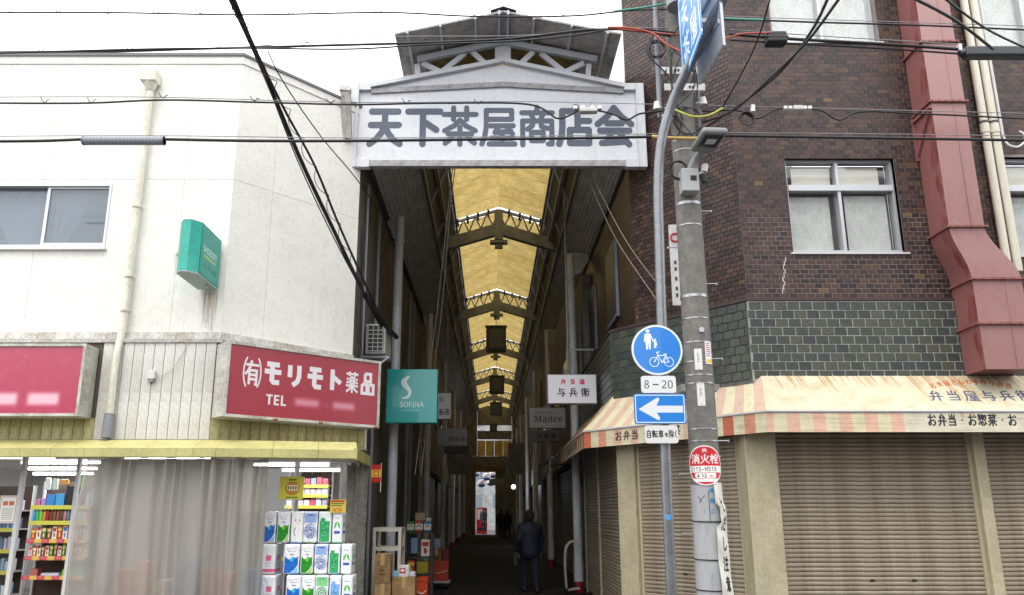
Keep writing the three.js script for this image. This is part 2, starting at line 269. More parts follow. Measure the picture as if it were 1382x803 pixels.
// ---------------------------------------------------------------- the shop building with white siding
const FL = frame(-10, -10.5, -3.53, -10.5), CHX = [-2.07, -12.1], CH = frame(-3.53, -10.5, ...CHX), SIDE = frame(CHX[0], CHX[1], CHX[0] - 0.001, -24);
const ROOF = 7.9, LEDGE = 3.8;
const shop = thing('shop_building', 'two-storey corner shop with white panelled siding and yellow canopy', 'building', V(-5, 0, -12));
{
  const wx0 = 3.08, wx1 = 10 - 5.18, wy0 = hAt(335, 10.5), wy1 = hAt(248, 10.5), hole = [wx0, wx1, wy0, wy1];
  const yJ = hAt(242, 10.5), yT = ROOF - 0.14;
  part(shop, 'wall', uvs(merge([...holed(FL, 0, FL.L, LEDGE - 0.05, ROOF - 0.03, -0.2, -0.007, hole), CH.box(0, CH.L, LEDGE - 0.05, ROOF - 0.03, -0.2, -0.007)]), 1.7), mWhiteWall);
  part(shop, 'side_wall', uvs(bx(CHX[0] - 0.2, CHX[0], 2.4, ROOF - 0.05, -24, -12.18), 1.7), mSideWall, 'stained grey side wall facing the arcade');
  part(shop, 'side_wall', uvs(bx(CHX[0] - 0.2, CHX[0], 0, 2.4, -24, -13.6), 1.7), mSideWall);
  part(shop, 'roof', bx(-10, CHX[0], ROOF - 0.3, ROOF - 0.2, -24, -12.1), mCoping);
  part(shop, 'roof', slab(V(-10, ROOF - 0.21, -12.1), V(CHX[0], ROOF - 0.21, -12.1), V(-3.53, ROOF - 0.21, -10.55), V(-10, ROOF - 0.21, -10.55), 0.08), mCoping);
  for (const [u0, u1] of [[0.1, 2.0], [2.0, 3.88], [3.88, 5.8], [5.8, 6.47]]) for (const [y0, y1] of [[LEDGE + 0.06, yJ], [yJ, yT]])
    part(shop, 'siding_panel', uvs(merge(holed(FL, u0 + 0.0025, u1 - (u1 > 6.4 ? 0 : 0.0025), y0 + 0.0025, y1 - 0.0025, -0.0069, 0, hole)), 1.7), mWhiteWall);
  for (const [u0, u1] of [[0, 0.62], [0.62, CH.L]]) for (const [y0, y1] of [[LEDGE + 0.06, yJ], [yJ, yT]])
    part(shop, 'siding_panel', uvs(CH.box(u0 + 0.0025, u1 - 0.0025, y0 + 0.0025, y1 - 0.0025, -0.0069, 0), 1.7), mWhiteWall);
  // parapet band and metal coping
  part(shop, 'parapet', uvs(merge([FL.box(0, FL.L + 0.006, yT + 0.003, ROOF - 0.02, -0.02, 0.014), CH.box(-0.004, CH.L, yT + 0.003, ROOF - 0.02, -0.02, 0.014)]), 1.7), mWhiteWall);
  part(shop, 'coping', merge([FL.box(0, FL.L + 0.02, ROOF - 0.02, ROOF + 0.025, -0.25, 0.035), CH.box(-0.01, CH.L + 0.02, ROOF - 0.02, ROOF + 0.022, -0.25, 0.035)]), mCoping);
  // ledge between the storeys
  const mLedge = M(0, 0.8, { lin: [0.66, 0.64, 0.6], map: texGrime });
  part(shop, 'ledge', uvs(merge([FL.box(0, FL.L + 0.02, LEDGE - 0.05, LEDGE + 0.055, -0.1, 0.03), CH.box(0, CH.L, LEDGE - 0.05, LEDGE + 0.052, -0.1, 0.03)]), 0.9), mLedge);
  part(shop, 'flashing', uvs(merge([FL.box(0, FL.L + 0.08, LEDGE - 0.1, LEDGE - 0.052, -0.1, 0.13)]), 0.9), M(0, 0.6, { lin: [0.5, 0.48, 0.46], map: texGrime }));
  // upper window with sliding sashes and curtains
  const win = part(shop, 'window', merge([FL.box(wx0, wx1, wy1 - 0.035, wy1, -0.14, 0.012), FL.box(wx0, wx1, wy0, wy0 + 0.045, -0.14, 0.012), FL.box(wx1 - 0.03, wx1, wy0 + 0.045, wy1 - 0.035, -0.14, 0.012), FL.box(wx0, wx0 + 0.03, wy0 + 0.045, wy1 - 0.035, -0.14, 0.012)]), mAlu);
  const um = 10 - 6.05;
  part(win, 'sash', merge([FL.box(um - 0.02, um + 0.02, wy0 + 0.045, wy1 - 0.035, -0.075, -0.03), FL.box(um + 0.02, wx1 - 0.03, wy0 + 0.045, wy0 + 0.085, -0.075, -0.03), FL.box(um + 0.02, wx1 - 0.03, wy1 - 0.06, wy1 - 0.035, -0.075, -0.03)]), mAlu);
  part(win, 'pane', FL.box(um + 0.02, wx1 - 0.03, wy0 + 0.085, wy1 - 0.06, -0.055, -0.051), mGlassBlue);
  part(win, 'pane', FL.box(wx0 + 0.03, um - 0.02, wy0 + 0.045, wy1 - 0.035, -0.095, -0.091), mGlassBlue);
  part(win, 'sill', FL.box(wx0 - 0.03, wx1 + 0.03, wy0 - 0.03, wy0 - 0.002, -0.1, 0.05), mAluWhite);
  const mCur = M(0, 0.95, { lin: [0.62, 0.6, 0.58], transmission: 0.3 });
  const curt = (u0, u1, lean) => { const n = 40, g = new THREE.PlaneGeometry(1, 1, n, 6), p = g.attributes.position; for (let i = 0; i < p.count; i++) { const a = p.getX(i) + 0.5, b = p.getY(i) + 0.5; const k = lean ? 1 - lean * Math.pow(1 - b, 1.4) : 1; p.setXYZ(i, u0 + (u1 - u0) * a * k, wy0 + 0.05 + (wy1 - wy0 - 0.1) * b, -0.17 + 0.025 * Math.sin(a * 34 + 2 * Math.sin(a * 9)) - 0.02 * b); } g.computeVertexNormals(); return g.applyMatrix4(FL.m); };
  part(win, 'curtain', curt(um - 0.05, wx0, 0.45), mCur); part(win, 'curtain', curt(um + 0.05, um + 0.5, 0.65), mCur);
  part(shop, 'upstairs_room', merge([bx(-7.6, -4.6, wy0 - 0.5, wy1 + 0.3, -12.1, -12.05), bx(-7.65, -7.6, wy0 - 0.5, wy1 + 0.3, -12.05, -10.72), bx(-4.6, -4.55, wy0 - 0.5, wy1 + 0.3, -12.05, -10.72), bx(-7.6, -4.6, wy1 + 0.3, wy1 + 0.35, -12.05, -10.72), bx(-7.6, -4.6, wy0 - 0.55, wy0 - 0.5, -12.05, -10.72)]), M(0, 0.9, { lin: [0.3, 0.3, 0.32] }));
  // plank cladding over the shopfront
  const FP = frame(-10, -10.4, -3.53, -10.4), F2 = frame(-3.53, -10.4, -1.78, -11.83);
  const pBot = hAt(593, 10.4), pTop = LEDGE - 0.1, pMid = 2.73 - 0.0;
  part(shop, 'cladding_back', merge([FP.box(2.5, FP.L, pBot, pTop, -0.1, -0.012), F2.box(0.0, F2.L - 0.02, pBot, pTop, -0.1, -0.012)]), M(0, 0.9, { lin: [0.1, 0.09, 0.07] }));
  const plankG = (h) => { const w = 0.127; const s = new RoundedBoxGeometry(w, h, 0.02, 1, 0.006); return uvm(s, 0.8); };
  const gFull = plankG(pTop - pBot), gLow = plankG(pMid - pBot);
  const mp = [0, 1, 2].map((i) => M(0, 0.5, { lin: [0.7 - i * 0.02, 0.695 - i * 0.025, 0.65 - i * 0.035], map: texMetal })), my = [0, 1, 2].map((i) => M(0, 0.6, { lin: [0.56 - i * 0.05, 0.525 - i * 0.06, 0.27 - i * 0.04], map: texGrime }));
  for (let i = 0; i < 31; i++) { const u = FP.L - 0.066 - i * 0.132; const low = u < 10 - 5.0; const c = low ? FP.p(u, (pBot + pMid) / 2, -0.002) : FP.p(u, (pBot + pTop) / 2, -0.002); piece(shop, 'plank', low ? gLow : gFull, low ? pick(my) : pick(mp), c, FP.ry); }
  for (let i = 0; i < 17; i++) { const u = 0.068 + i * 0.132; piece(shop, 'plank', gLow, pick(my), F2.p(u, (pBot + pMid) / 2, -0.002), F2.ry); }
  part(shop, 'cladding_end', F2.box(F2.L - 0.02, F2.L, pBot, pTop, -0.4, 0.01), mWhitePaint);
  part(shop, 'cladding_edge', merge([FP.box(2.5, FP.L + 0.01, pBot - 0.03, pBot - 0.003, -0.1, 0.03), F2.box(-0.01, F2.L, pBot - 0.03, pBot - 0.004, -0.1, 0.03)]), M(0, 0.7, { lin: [0.4, 0.36, 0.26], map: texGrime }));
  // sheet-metal canopy in segments
  const yb = hAt(618, 10), yf = hAt(604.5, 10), yu = pBot - 0.045;
  const prof = [[-0.38, yb + 0.03], [-0.02, yb], [0, yb + 0.015], [0, yf], [-0.3, yu + 0.03], [-0.38, yu + 0.03]];
  const canopyFr = [frame(-10, -10, -3.3, -10), frame(-3.3, -10, -1.66, -10.36)];
  const seg = (fr, u0, u1) => { const g = extr(prof.map(([o, y]) => [-o, y]), 0, u1 - u0); g.applyMatrix4(new THREE.Matrix4().makeBasis(V(0, 0, -1), V(0, 1, 0), V(1, 0, 0)).setPosition(u0, 0, 0)); return uvs(g.applyMatrix4(fr.m), 1.1); };
  const cuts = [2, 3.1, 4.35, 4.72, 6.43, 6.7].map((u, i, a) => [u, a[i + 1]]).slice(0, -1);
  for (const [a, b] of cuts) part(shop, 'canopy_panel', seg(canopyFr[0], a + 0.002, b - 0.002), mCanopy);
  for (const [a, b] of [[0, 0.66], [0.66, 1.2], [1.2, canopyFr[1].L]]) part(shop, 'canopy_panel', seg(canopyFr[1], a + 0.002, b - 0.002), mCanopy);
  const FE = frame(-1.66, -10.36, -1.72, -11.9);
  part(shop, 'canopy_panel', uvs(FE.box(0.004, FE.L, yb, yf + 0.02, -0.05, 0.0), 1.1), M(0, 0.55, { lin: [0.42, 0.38, 0.12], map: texGrime }));
  part(shop, 'canopy_soffit', merge([slab(V(-10, yb + 0.06, -10.6), V(-10, yb + 0.06, -10.06), V(-3.3, yb + 0.06, -10.06), V(-3.3, yb + 0.06, -10.6), 0.02), slab(V(-3.3, yb + 0.06, -10.6), V(-3.3, yb + 0.06, -10.06), V(-1.72, yb + 0.06, -10.42), V(-1.78, yb + 0.06, -11.9), 0.02)]), mCream);
  // sales room behind the glass
  const ceil = 2.42;
  part(shop, 'shop_floor', uvs(bx(-9.8, -2.1, 0.006, 0.05, -18, -10.6), 0.6), mFloorTile);
  part(shop, 'shop_ceiling', merge([bx(-9.8, -3.5, ceil, ceil + 0.05, -18, -10.6), slab(V(-3.5, ceil, -18), V(-2.1, ceil, -18), V(-2.1, ceil, -12.1), V(-3.5, ceil, -10.75), 0.05)]), mInterior);
  part(shop, 'inner_wall', merge([bx(-9.9, -9.8, 0.05, ceil, -18, -10.6), bx(-9.8, -2.27, 0.05, ceil, -18.1, -18), bx(-2.3, -2.272, 0.05, ceil, -18, -13.6)]), mInterior);
  // shopfront posts, transom, glazing
  const FG = frame(-10, -10.55, -3.45, -10.55), gT = yb + 0.05;
  const post = (fr, u, w, mm = mAluWhite) => part(shop, 'door_post', fr.box(u - w / 2, u + w / 2, 0.05, gT, -0.03, 0.03), mm);
  post(FG, 10 - 5.87, 0.05); post(FG, 10 - 5.18, 0.04); post(FG, 10 - 3.5, 0.06);
  part(shop, 'glass_door', FG.box(2.2, 10 - 5.9, 0.1, gT, -0.004, 0.004), mGlass);
  const FW = frame(-3.35, -10.85, -2.12, -12.15);
  for (const u of [0.03, FW.L * 0.55, FW.L - 0.03]) post(FW, u, 0.05);
  part(shop, 'display_window', FW.box(0.06, FW.L * 0.55 - 0.03, 0.1, gT, -0.004, 0.004), mGlass); part(shop, 'display_window', FW.box(FW.L * 0.55 + 0.03, FW.L - 0.06, 0.1, gT, -0.004, 0.004), mGlass);
  part(shop, 'corner_post', bx(-2.2, -2.08, 0, 2.45, -12.35, -12.2), mCream);
}
// fluorescent tubes in the sales room, lit
[[-6.37, 12.4, 'over the bottle shelf'], [-7.25, 14.2, 'second row deep behind the glass door'], [-8.25, 16.2, 'last row deep behind the glass door'], [-3.1, 13.0, 'first row behind the corner window'], [-3.1, 14.8, 'second row behind the corner window'], [-6.4, 11.15, 'unseen fill added behind the canopy front'], [-4.3, 11.15, 'unseen fill added behind the vinyl curtain']].forEach(([x, d, w]) => {
  const t = thing('fluorescent_lamp', `lit white fluorescent tube fitting on the shop ceiling, ${w}`, 'ceiling lamp', V(x, 2.28, -d), 'ceiling tubes in the corner shop');
  part(t, 'housing', bx(x - 0.62, x + 0.62, 2.335, 2.418, -d - 0.06, -d + 0.06), mAluWhite);
  part(t, 'tube', rod(V(x - 0.58, 2.3, -d), V(x + 0.58, 2.3, -d), 0.022), M('#ffffff', 0.5, { emissive: new THREE.Color(1, 1, 1), emissiveIntensity: 4 }));
  const l = new THREE.RectAreaLight(0xf4f8ff, 22, 1.16, 0.1); l.position.set(0, -0.03, 0); l.rotation.set(-Math.PI / 2, 0, 0); t.add(l);
});

// ---------------------------------------------------------------- downpipe
{
  const X = -4.77, Z = -10.4 + 0.08, t = thing('downpipe', 'cream rain downpipe with hopper on the white siding', 'drainpipe', V(X, 2.4, Z));
  const yTop = hAt(118, 10.4), yS = hAt(560, 10.35), yE = hAt(591, 10.3);
  const zu = -10.5 + 0.085;
  part(t, 'pipe', uvs(tube([V(X, yTop, zu), V(X, 5, zu), V(X, 4.0, zu), V(X, 3.8, zu + 0.03), V(X, 3.5, Z), V(X, yS, Z)], 0.047, 60, 14), 1), mCream);
  part(t, 'sleeve', rod(V(X, yE, Z + 0.02), V(X, yS + 0.01, Z), 0.066, 0.063, 16), mGreyPipe);
  part(t, 'hopper', uvs(merge([bx(X - 0.12, X + 0.1, yTop + 0.06, yTop + 0.24, zu - 0.08, zu + 0.12, 0.015), rod(V(X, yTop - 0.04, zu), V(X, yTop + 0.08, zu + 0.02), 0.058, 0.1, 12)]), 1), mCream);
  for (const py of [278, 372, 418]) part(t, 'bracket', merge([rod(V(X, hAt(py, 10.4) - 0.02, zu), V(X, hAt(py, 10.4) + 0.02, zu), 0.061, 0.061, 14), bar(V(X, hAt(py, 10.4), zu), V(X - 0.02, hAt(py, 10.4), zu - 0.085), 0.02, 0.02)]), mCream);
}
// ---------------------------------------------------------------- red sign boxes
function signCase(fr, u0, u1, y0, y1, depth, t, mm = mAluWhite, b = 0.035) {
  part(t, 'case', uvs(merge([fr.box(u0, u1, y0, y1, -depth, -0.02, 0.012), fr.box(u0, u1, y1 - b, y1, -0.02, 0.01), fr.box(u0, u1, y0, y0 + b, -0.02, 0.01), fr.box(u0, u0 + b, y0 + b, y1 - b, -0.02, 0.01), fr.box(u1 - b, u1, y0 + b, y1 - b, -0.02, 0.01)]), 0.7), mm);
}
const caseMat = M(0, 0.5, { lin: [0.56, 0.55, 0.5], map: texGrime });
{
  const fr = frame(-3.27, -10.05, -1.57, -11.55), L = fr.L, y0 = 2.72, y1 = 3.66;
  const t = thing('shop_sign', 'red light box with white Japanese shop name over the canopy corner', 'sign', fr.p(L / 2, y0));
  signCase(fr, 0, L, y0, y1, 0.34, t, caseMat);
  const tex = canvasTex(1400, 560, (g, w, h) => {
    g.fillStyle = '#90122a'; g.fillRect(0, 0, w, h); wear(g, w, h, 500, 0.035, '220,120,135');
    const wh = '#cfccd0'; g.lineJoin = 'miter';
    g.strokeStyle = wh; g.lineWidth = 13; g.beginPath(); g.ellipse(190, 210, 66, 150, 0, 2.2, 4.08); g.stroke(); g.beginPath(); g.ellipse(205, 210, 66, 150, 0, -0.94, 0.94); g.stroke();
    glyph(g, '有', 130, 100, 135, 225, 21, wh, 'butt');
    kanji(g, 'モリモト', 290, 92, 205, 195, 42, wh, { cap: 'butt', sx: 0.86 });
    kanji(g, '薬', 1060, 90, 210, 190, 19, wh, { cap: 'butt', sx: 0.7 }); kanji(g, '品', 1222, 90, 210, 190, 28, wh, { cap: 'butt', sx: 0.7 });
    latin(g, 'TEL', 330, 460, 118, wh, 'sans-serif', 'bold', 0.95);
    g.filter = 'blur(16px)'; g.fillStyle = 'rgba(226,190,198,0.62)'; g.fillRect(590, 385, 230, 62); g.fillRect(950, 385, 220, 62); g.fillStyle = 'rgba(226,190,198,0.3)'; g.fillRect(850, 408, 70, 22); g.filter = 'none';
  });
  part(t, 'sign_face', sheet(fr, 0.036, L - 0.036, y0 + 0.036, y1 - 0.036, -0.012), M('#ffffff', 0.3, { map: tex, clearcoat: 0.1, clearcoatRoughness: 0.3 }));
  for (const u of [0.7, 1.35, L - 0.05]) part(t, 'rust_spot', fr.box(u - 0.03, u + 0.03, y0 - 0.004, y0 + 0.022, -0.05, 0.012), mRust);
}
{
  const fr = frame(-7.4, -10.05, -5.03, -10.05), L = fr.L, y0 = 2.72, y1 = 3.62;
  const t = thing('shop_sign', 'faded pinkish red light box beside the cream downpipe', 'sign', fr.p(L / 2, y0));
  signCase(fr, 0, L, y0, y1, 0.34, t, caseMat);
  const tex = canvasTex(900, 340, (g, w, h) => {
    g.fillStyle = '#a83350'; g.fillRect(0, 0, w, h); wear(g, w, h, 600, 0.06, '235,170,180');
    g.filter = 'blur(9px)'; g.fillStyle = 'rgba(238,215,222,0.75)'; g.fillRect(500, 238, 110, 60); g.fillRect(660, 238, 150, 60); g.filter = 'none';
    g.strokeStyle = 'rgba(120,20,40,0.4)'; g.lineWidth = 2; g.beginPath(); g.moveTo(640, 0); g.lineTo(640, h); g.stroke();
  });
  part(t, 'sign_face', sheet(fr, 0.036, L - 0.036, y0 + 0.036, y1 - 0.036, -0.012), M('#ffffff', 0.3, { map: tex, clearcoat: 0.4, clearcoatRoughness: 0.25 }));
}
// ---------------------------------------------------------------- projecting teal sign on the siding
{
  const y0 = 4.42, y1 = 5.09, x1 = -3.6, x0 = -3.86, zo = -9.58, zi = -10.44;
  const t = thing('projecting_sign', 'teal projecting shop sign with chamfered edge on the white siding', 'sign', V(-3.7, y0, -10));
  const teal = M('#12ab98', 0.4, { map: texMetal, clearcoat: 0.3 });
  const s = [[x0, -zi], [x0, -zo + 0.1], [x0 + 0.07, -zo], [x1 - 0.1, -zo], [x1, -zo + 0.12], [x1, -zi]];
  const sh = new THREE.Shape(s.map(([x, z]) => new THREE.Vector2(x, z))); const g = new THREE.ExtrudeGeometry(sh, { depth: y1 - y0 - 0.03, bevelEnabled: false });
  g.rotateX(Math.PI / 2); g.scale(1, 1, 1); // shape z -> world -z after turning
  const m4 = new THREE.Matrix4().makeBasis(V(1, 0, 0), V(0, 0, -1), V(0, 1, 0));
  const g2 = new THREE.ExtrudeGeometry(sh, { depth: y1 - y0 - 0.03, bevelEnabled: false }).applyMatrix4(m4); g2.translate(0, y0 + 0.015, 0);
  part(t, 'case', uvs(g2, 0.8), teal);
  const rim = (y) => { const q = new THREE.ExtrudeGeometry(sh, { depth: 0.014, bevelEnabled: false }).applyMatrix4(m4); q.translate(0, y, 0); return q; };
  part(t, 'top_rim', rim(y1 - 0.015), M('#178d85', 0.5)); part(t, 'bottom_panel', rim(y0), M('#a9bcb8', 0.5, { map: texMetal }));
  const tex = canvasTex(512, 470, (g2d, w, h) => {
    g2d.fillStyle = '#2a9c8c'; g2d.fillRect(0, 0, w, h);
    latin(g2d, 'SHISEIDO', 60, 235, 82, '#e6f3ef', 'sans-serif', 'normal', 1.0); latin(g2d, 'CHAINSTORE', 84, 290, 44, '#cfd36a', 'sans-serif', 'bold', 1.16);
    kanji(g2d, 'モリモト薬品', 95, 345, 52, 60, 6, '#17504b'); wear(g2d, w, h, 120, 0.04, '20,60,60');
  });
  const fs = frame(x1 + 0.0, -zo * -1 - 0.12, x1, zi); // runs back along the broad side
  part(t, 'sign_face', sheet(fs, 0.01, fs.L - 0.01, y0 + 0.03, y1 - 0.03, 0.001), M('#ffffff', 0.4, { map: tex }));
  part(t, 'bracket', merge([bx(-3.78, -3.68, y1 - 0.15, y1 - 0.08, -10.5, -10.43), bx(-3.78, -3.68, y0 + 0.08, y0 + 0.15, -10.5, -10.43), bx(-3.8, -3.66, y0 + 0.04, y1 - 0.04, -10.5, -10.485)]), mGreyPipe);
  part(t, 'stay_wire', rod(V(-3.86, 4.93, -9.9), V(-4.18, 4.86, -10.49), 0.006, 0.006, 6), mWire);
  part(t, 'socket', rod(V(-3.66, y0 - 0.03, -10.2), V(-3.66, y0, -10.2), 0.025, 0.025, 10), mAluWhite);
  // rust run-off and crack below it on the wall
  const stain = canvasTex(128, 256, (g3, w, h) => { g3.clearRect(0, 0, w, h); for (let i = 0; i < 46; i++) { const x = rr(12, w - 12), l = rr(0.3, 1) * h; g3.strokeStyle = `rgba(${150 + rr(-20, 20)},${118 + rr(-20, 10)},${70},${rr(0.04, 0.16)})`; g3.lineWidth = rr(1, 9); g3.beginPath(); g3.moveTo(x, 0); g3.lineTo(x + rr(-4, 4), l); g3.stroke(); } });
  const soot = canvasTex(128, 256, (g3, w, h) => { g3.clearRect(0, 0, w, h); for (let i = 0; i < 160; i++) { const a = rr(0, 6.3), q = Math.pow(rnd(), 1.6) * 46; g3.fillStyle = `rgba(60,52,56,${rr(0.02, 0.1)})`; g3.beginPath(); g3.ellipse(64 + Math.cos(a) * q * 1.2, 60 + Math.sin(a) * q * 0.6, rr(2, 9), rr(2, 6), 0, 0, 7); g3.fill(); } for (let i = 0; i < 14; i++) { const x = rr(40, 70); g3.strokeStyle = `rgba(80,72,72,${rr(0.04, 0.14)})`; g3.lineWidth = rr(1, 4); g3.beginPath(); g3.moveTo(x, 64); g3.lineTo(x + rr(-6, 2), rr(110, 240)); g3.stroke(); } });
  solo('soot_stain', sheet(FL, 10 - 4.32, 10 - 4.04, 4.55, 5.02, 0.002, 0.001), M('#ffffff', 0.9, { map: soot, transparent: true }), 'sooty stain with a drip at the stay wire anchor', 'stain');
  solo('rust_stain', sheet(FL, 10 - 3.85, 10 - 3.58, LEDGE + 0.06, y0 - 0.02, 0.002, 0.001), M('#ffffff', 0.9, { map: stain, transparent: true }), 'brown run-off stain on the siding below the teal sign', 'stain');
}
{ // junction box and its lead on the plank cladding
  const p = at(205, 508, 10.37), t = thing('junction_box', 'small white junction box with a cable on the plank cladding', 'junction box', p.clone());
  part(t, 'box', bx(p.x - 0.05, p.x + 0.05, p.y - 0.04, p.y + 0.07, -10.385, -10.32, 0.01), mAluWhite);
  part(t, 'socket', bx(p.x - 0.035, p.x + 0.035, p.y - 0.075, p.y - 0.04, -10.38, -10.33, 0.005), M('#8f8a84', 0.6));
  part(t, 'cable', tube([V(p.x + 0.05, p.y - 0.02, -10.35), at(230, 500, 10.36), at(243, 482, 10.37), at(252, 462, 10.37), V(-4.0, 3.72, -10.37)], 0.005, 30), M('#b9b3a8', 0.7));
}
// ---------------------------------------------------------------- square turquoise sign by the column
{
  const d = 14.6, a = at(520, 571, d), b = at(591, 498, d), fr = frame(a.x, -d, b.x, -d);
  const t = thing('square_sign', 'square turquoise light box with a white cosmetic logo beside the column', 'sign', V((a.x + b.x) / 2, a.y, -d));
  part(t, 'case', fr.box(0, fr.L, a.y, b.y, -0.2, 0, 0.02), M('#1fb3b0', 0.4, { clearcoat: 0.4 }));
  const tex = canvasTex(512, 512, (g, w, h) => {
    g.fillStyle = '#1fa6a3'; g.fillRect(0, 0, w, h); const wh = '#dcefef';
    g.fillStyle = wh; g.beginPath(); g.moveTo(235, 68); g.bezierCurveTo(120, 70, 120, 150, 190, 190); g.bezierCurveTo(235, 220, 225, 270, 140, 275); g.bezierCurveTo(200, 305, 265, 270, 250, 205); g.bezierCurveTo(235, 150, 160, 130, 235, 68); g.fill();
    g.beginPath(); g.arc(213, 74, 15, 0, 7); g.fill();
    latin(g, 'SOFINA', 135, 365, 72, wh, 'sans-serif', 'normal', 1.0); g.fillStyle = 'rgba(220,240,240,0.45)'; g.fillRect(140, 392, 200, 7);
  });
  part(t, 'sign_face', sheet(fr, 0.012, fr.L - 0.012, a.y + 0.012, b.y - 0.012, 0.001), M('#ffffff', 0.3, { map: tex, clearcoat: 0.4 }));
  part(t, 'bracket', merge([bar(V(-1.79, a.y + 0.2, -d - 0.1), V(-1.79, a.y + 0.2, -15.15), 0.05, 0.05), bar(V(-1.79, b.y - 0.2, -d - 0.1), V(-1.79, b.y - 0.2, -15.15), 0.05, 0.05)]), mGreyPipe);
}

// ---------------------------------------------------------------- curtains under the canopy
function drape(x0, z0, x1, z1, yTop, yBot, folds, amp, seed, gap = 0) {
  const n = folds * 8, g = new THREE.PlaneGeometry(1, 1, n, 24), p = g.attributes.position, fr = frame(x0, z0, x1, z1), uv = g.attributes.uv;
  for (let i = 0; i < p.count; i++) {
    const a = p.getX(i) + 0.5, b = p.getY(i) + 0.5, ph = a * folds * 6.283 + Math.sin(a * 17 + seed) * 2.2 + Math.sin(a * 5.1 + seed * 2) * 3 + Math.sin(a * 31 + b * 2) * 0.8 + Math.sin(b * 3 + a * 7) * 0.5;
    const top = Math.pow(b, 3), sag = (Math.abs(Math.sin(a * folds * 0.5 * 3.1416)) * 0.03) * (b > 0.98 ? 1 : 0);
    const u = a * fr.L + gap * Math.sin(b * 3.14) * (1 - a) + 0.012 * Math.cos(ph) * top, o = amp * (0.55 + 0.45 * top) * Math.sin(ph) + 0.4 * amp * Math.sin(ph * 2.3 + b * 4) * top;
    const q = fr.p(u, yBot + (yTop - yBot) * b - sag, o); p.setXYZ(i, q.x, q.y, q.z); uv.setXY(i, a * fr.L, (yTop - yBot) * b);
  }
  g.computeVertexNormals(); return g;
}
const yCan = hAt(618, 10) + 0.02;
{
  const mVinyl = M(0, 0.5, { lin: [0.5, 0.475, 0.43], transmission: 0.62, thickness: 0, specularIntensity: 0.8 });
  solo('vinyl_curtain', drape(-4.93, -10.16, -3.36, -10.16, yCan, 0.25, 9, 0.055, 1, -0.06), mVinyl, 'dusty translucent vinyl curtain hanging below the yellow canopy front', 'curtain');
  solo('vinyl_curtain', drape(-3.38, -10.15, -2.72, -10.26, yCan, 0.3, 4, 0.055, 4), mVinyl, 'dusty vinyl curtain beside the stacked toilet paper packs', 'curtain');
  const mOld = M(0, 0.8, { lin: [0.3, 0.28, 0.25], transmission: 0.25, map: texGrime });
  solo('vinyl_curtain', drape(-1.98, -11.5, -1.76, -11.9, yCan, 0.2, 3, 0.03, 2), mOld, 'dark bunched vinyl curtain under the canopy end', 'curtain');
}
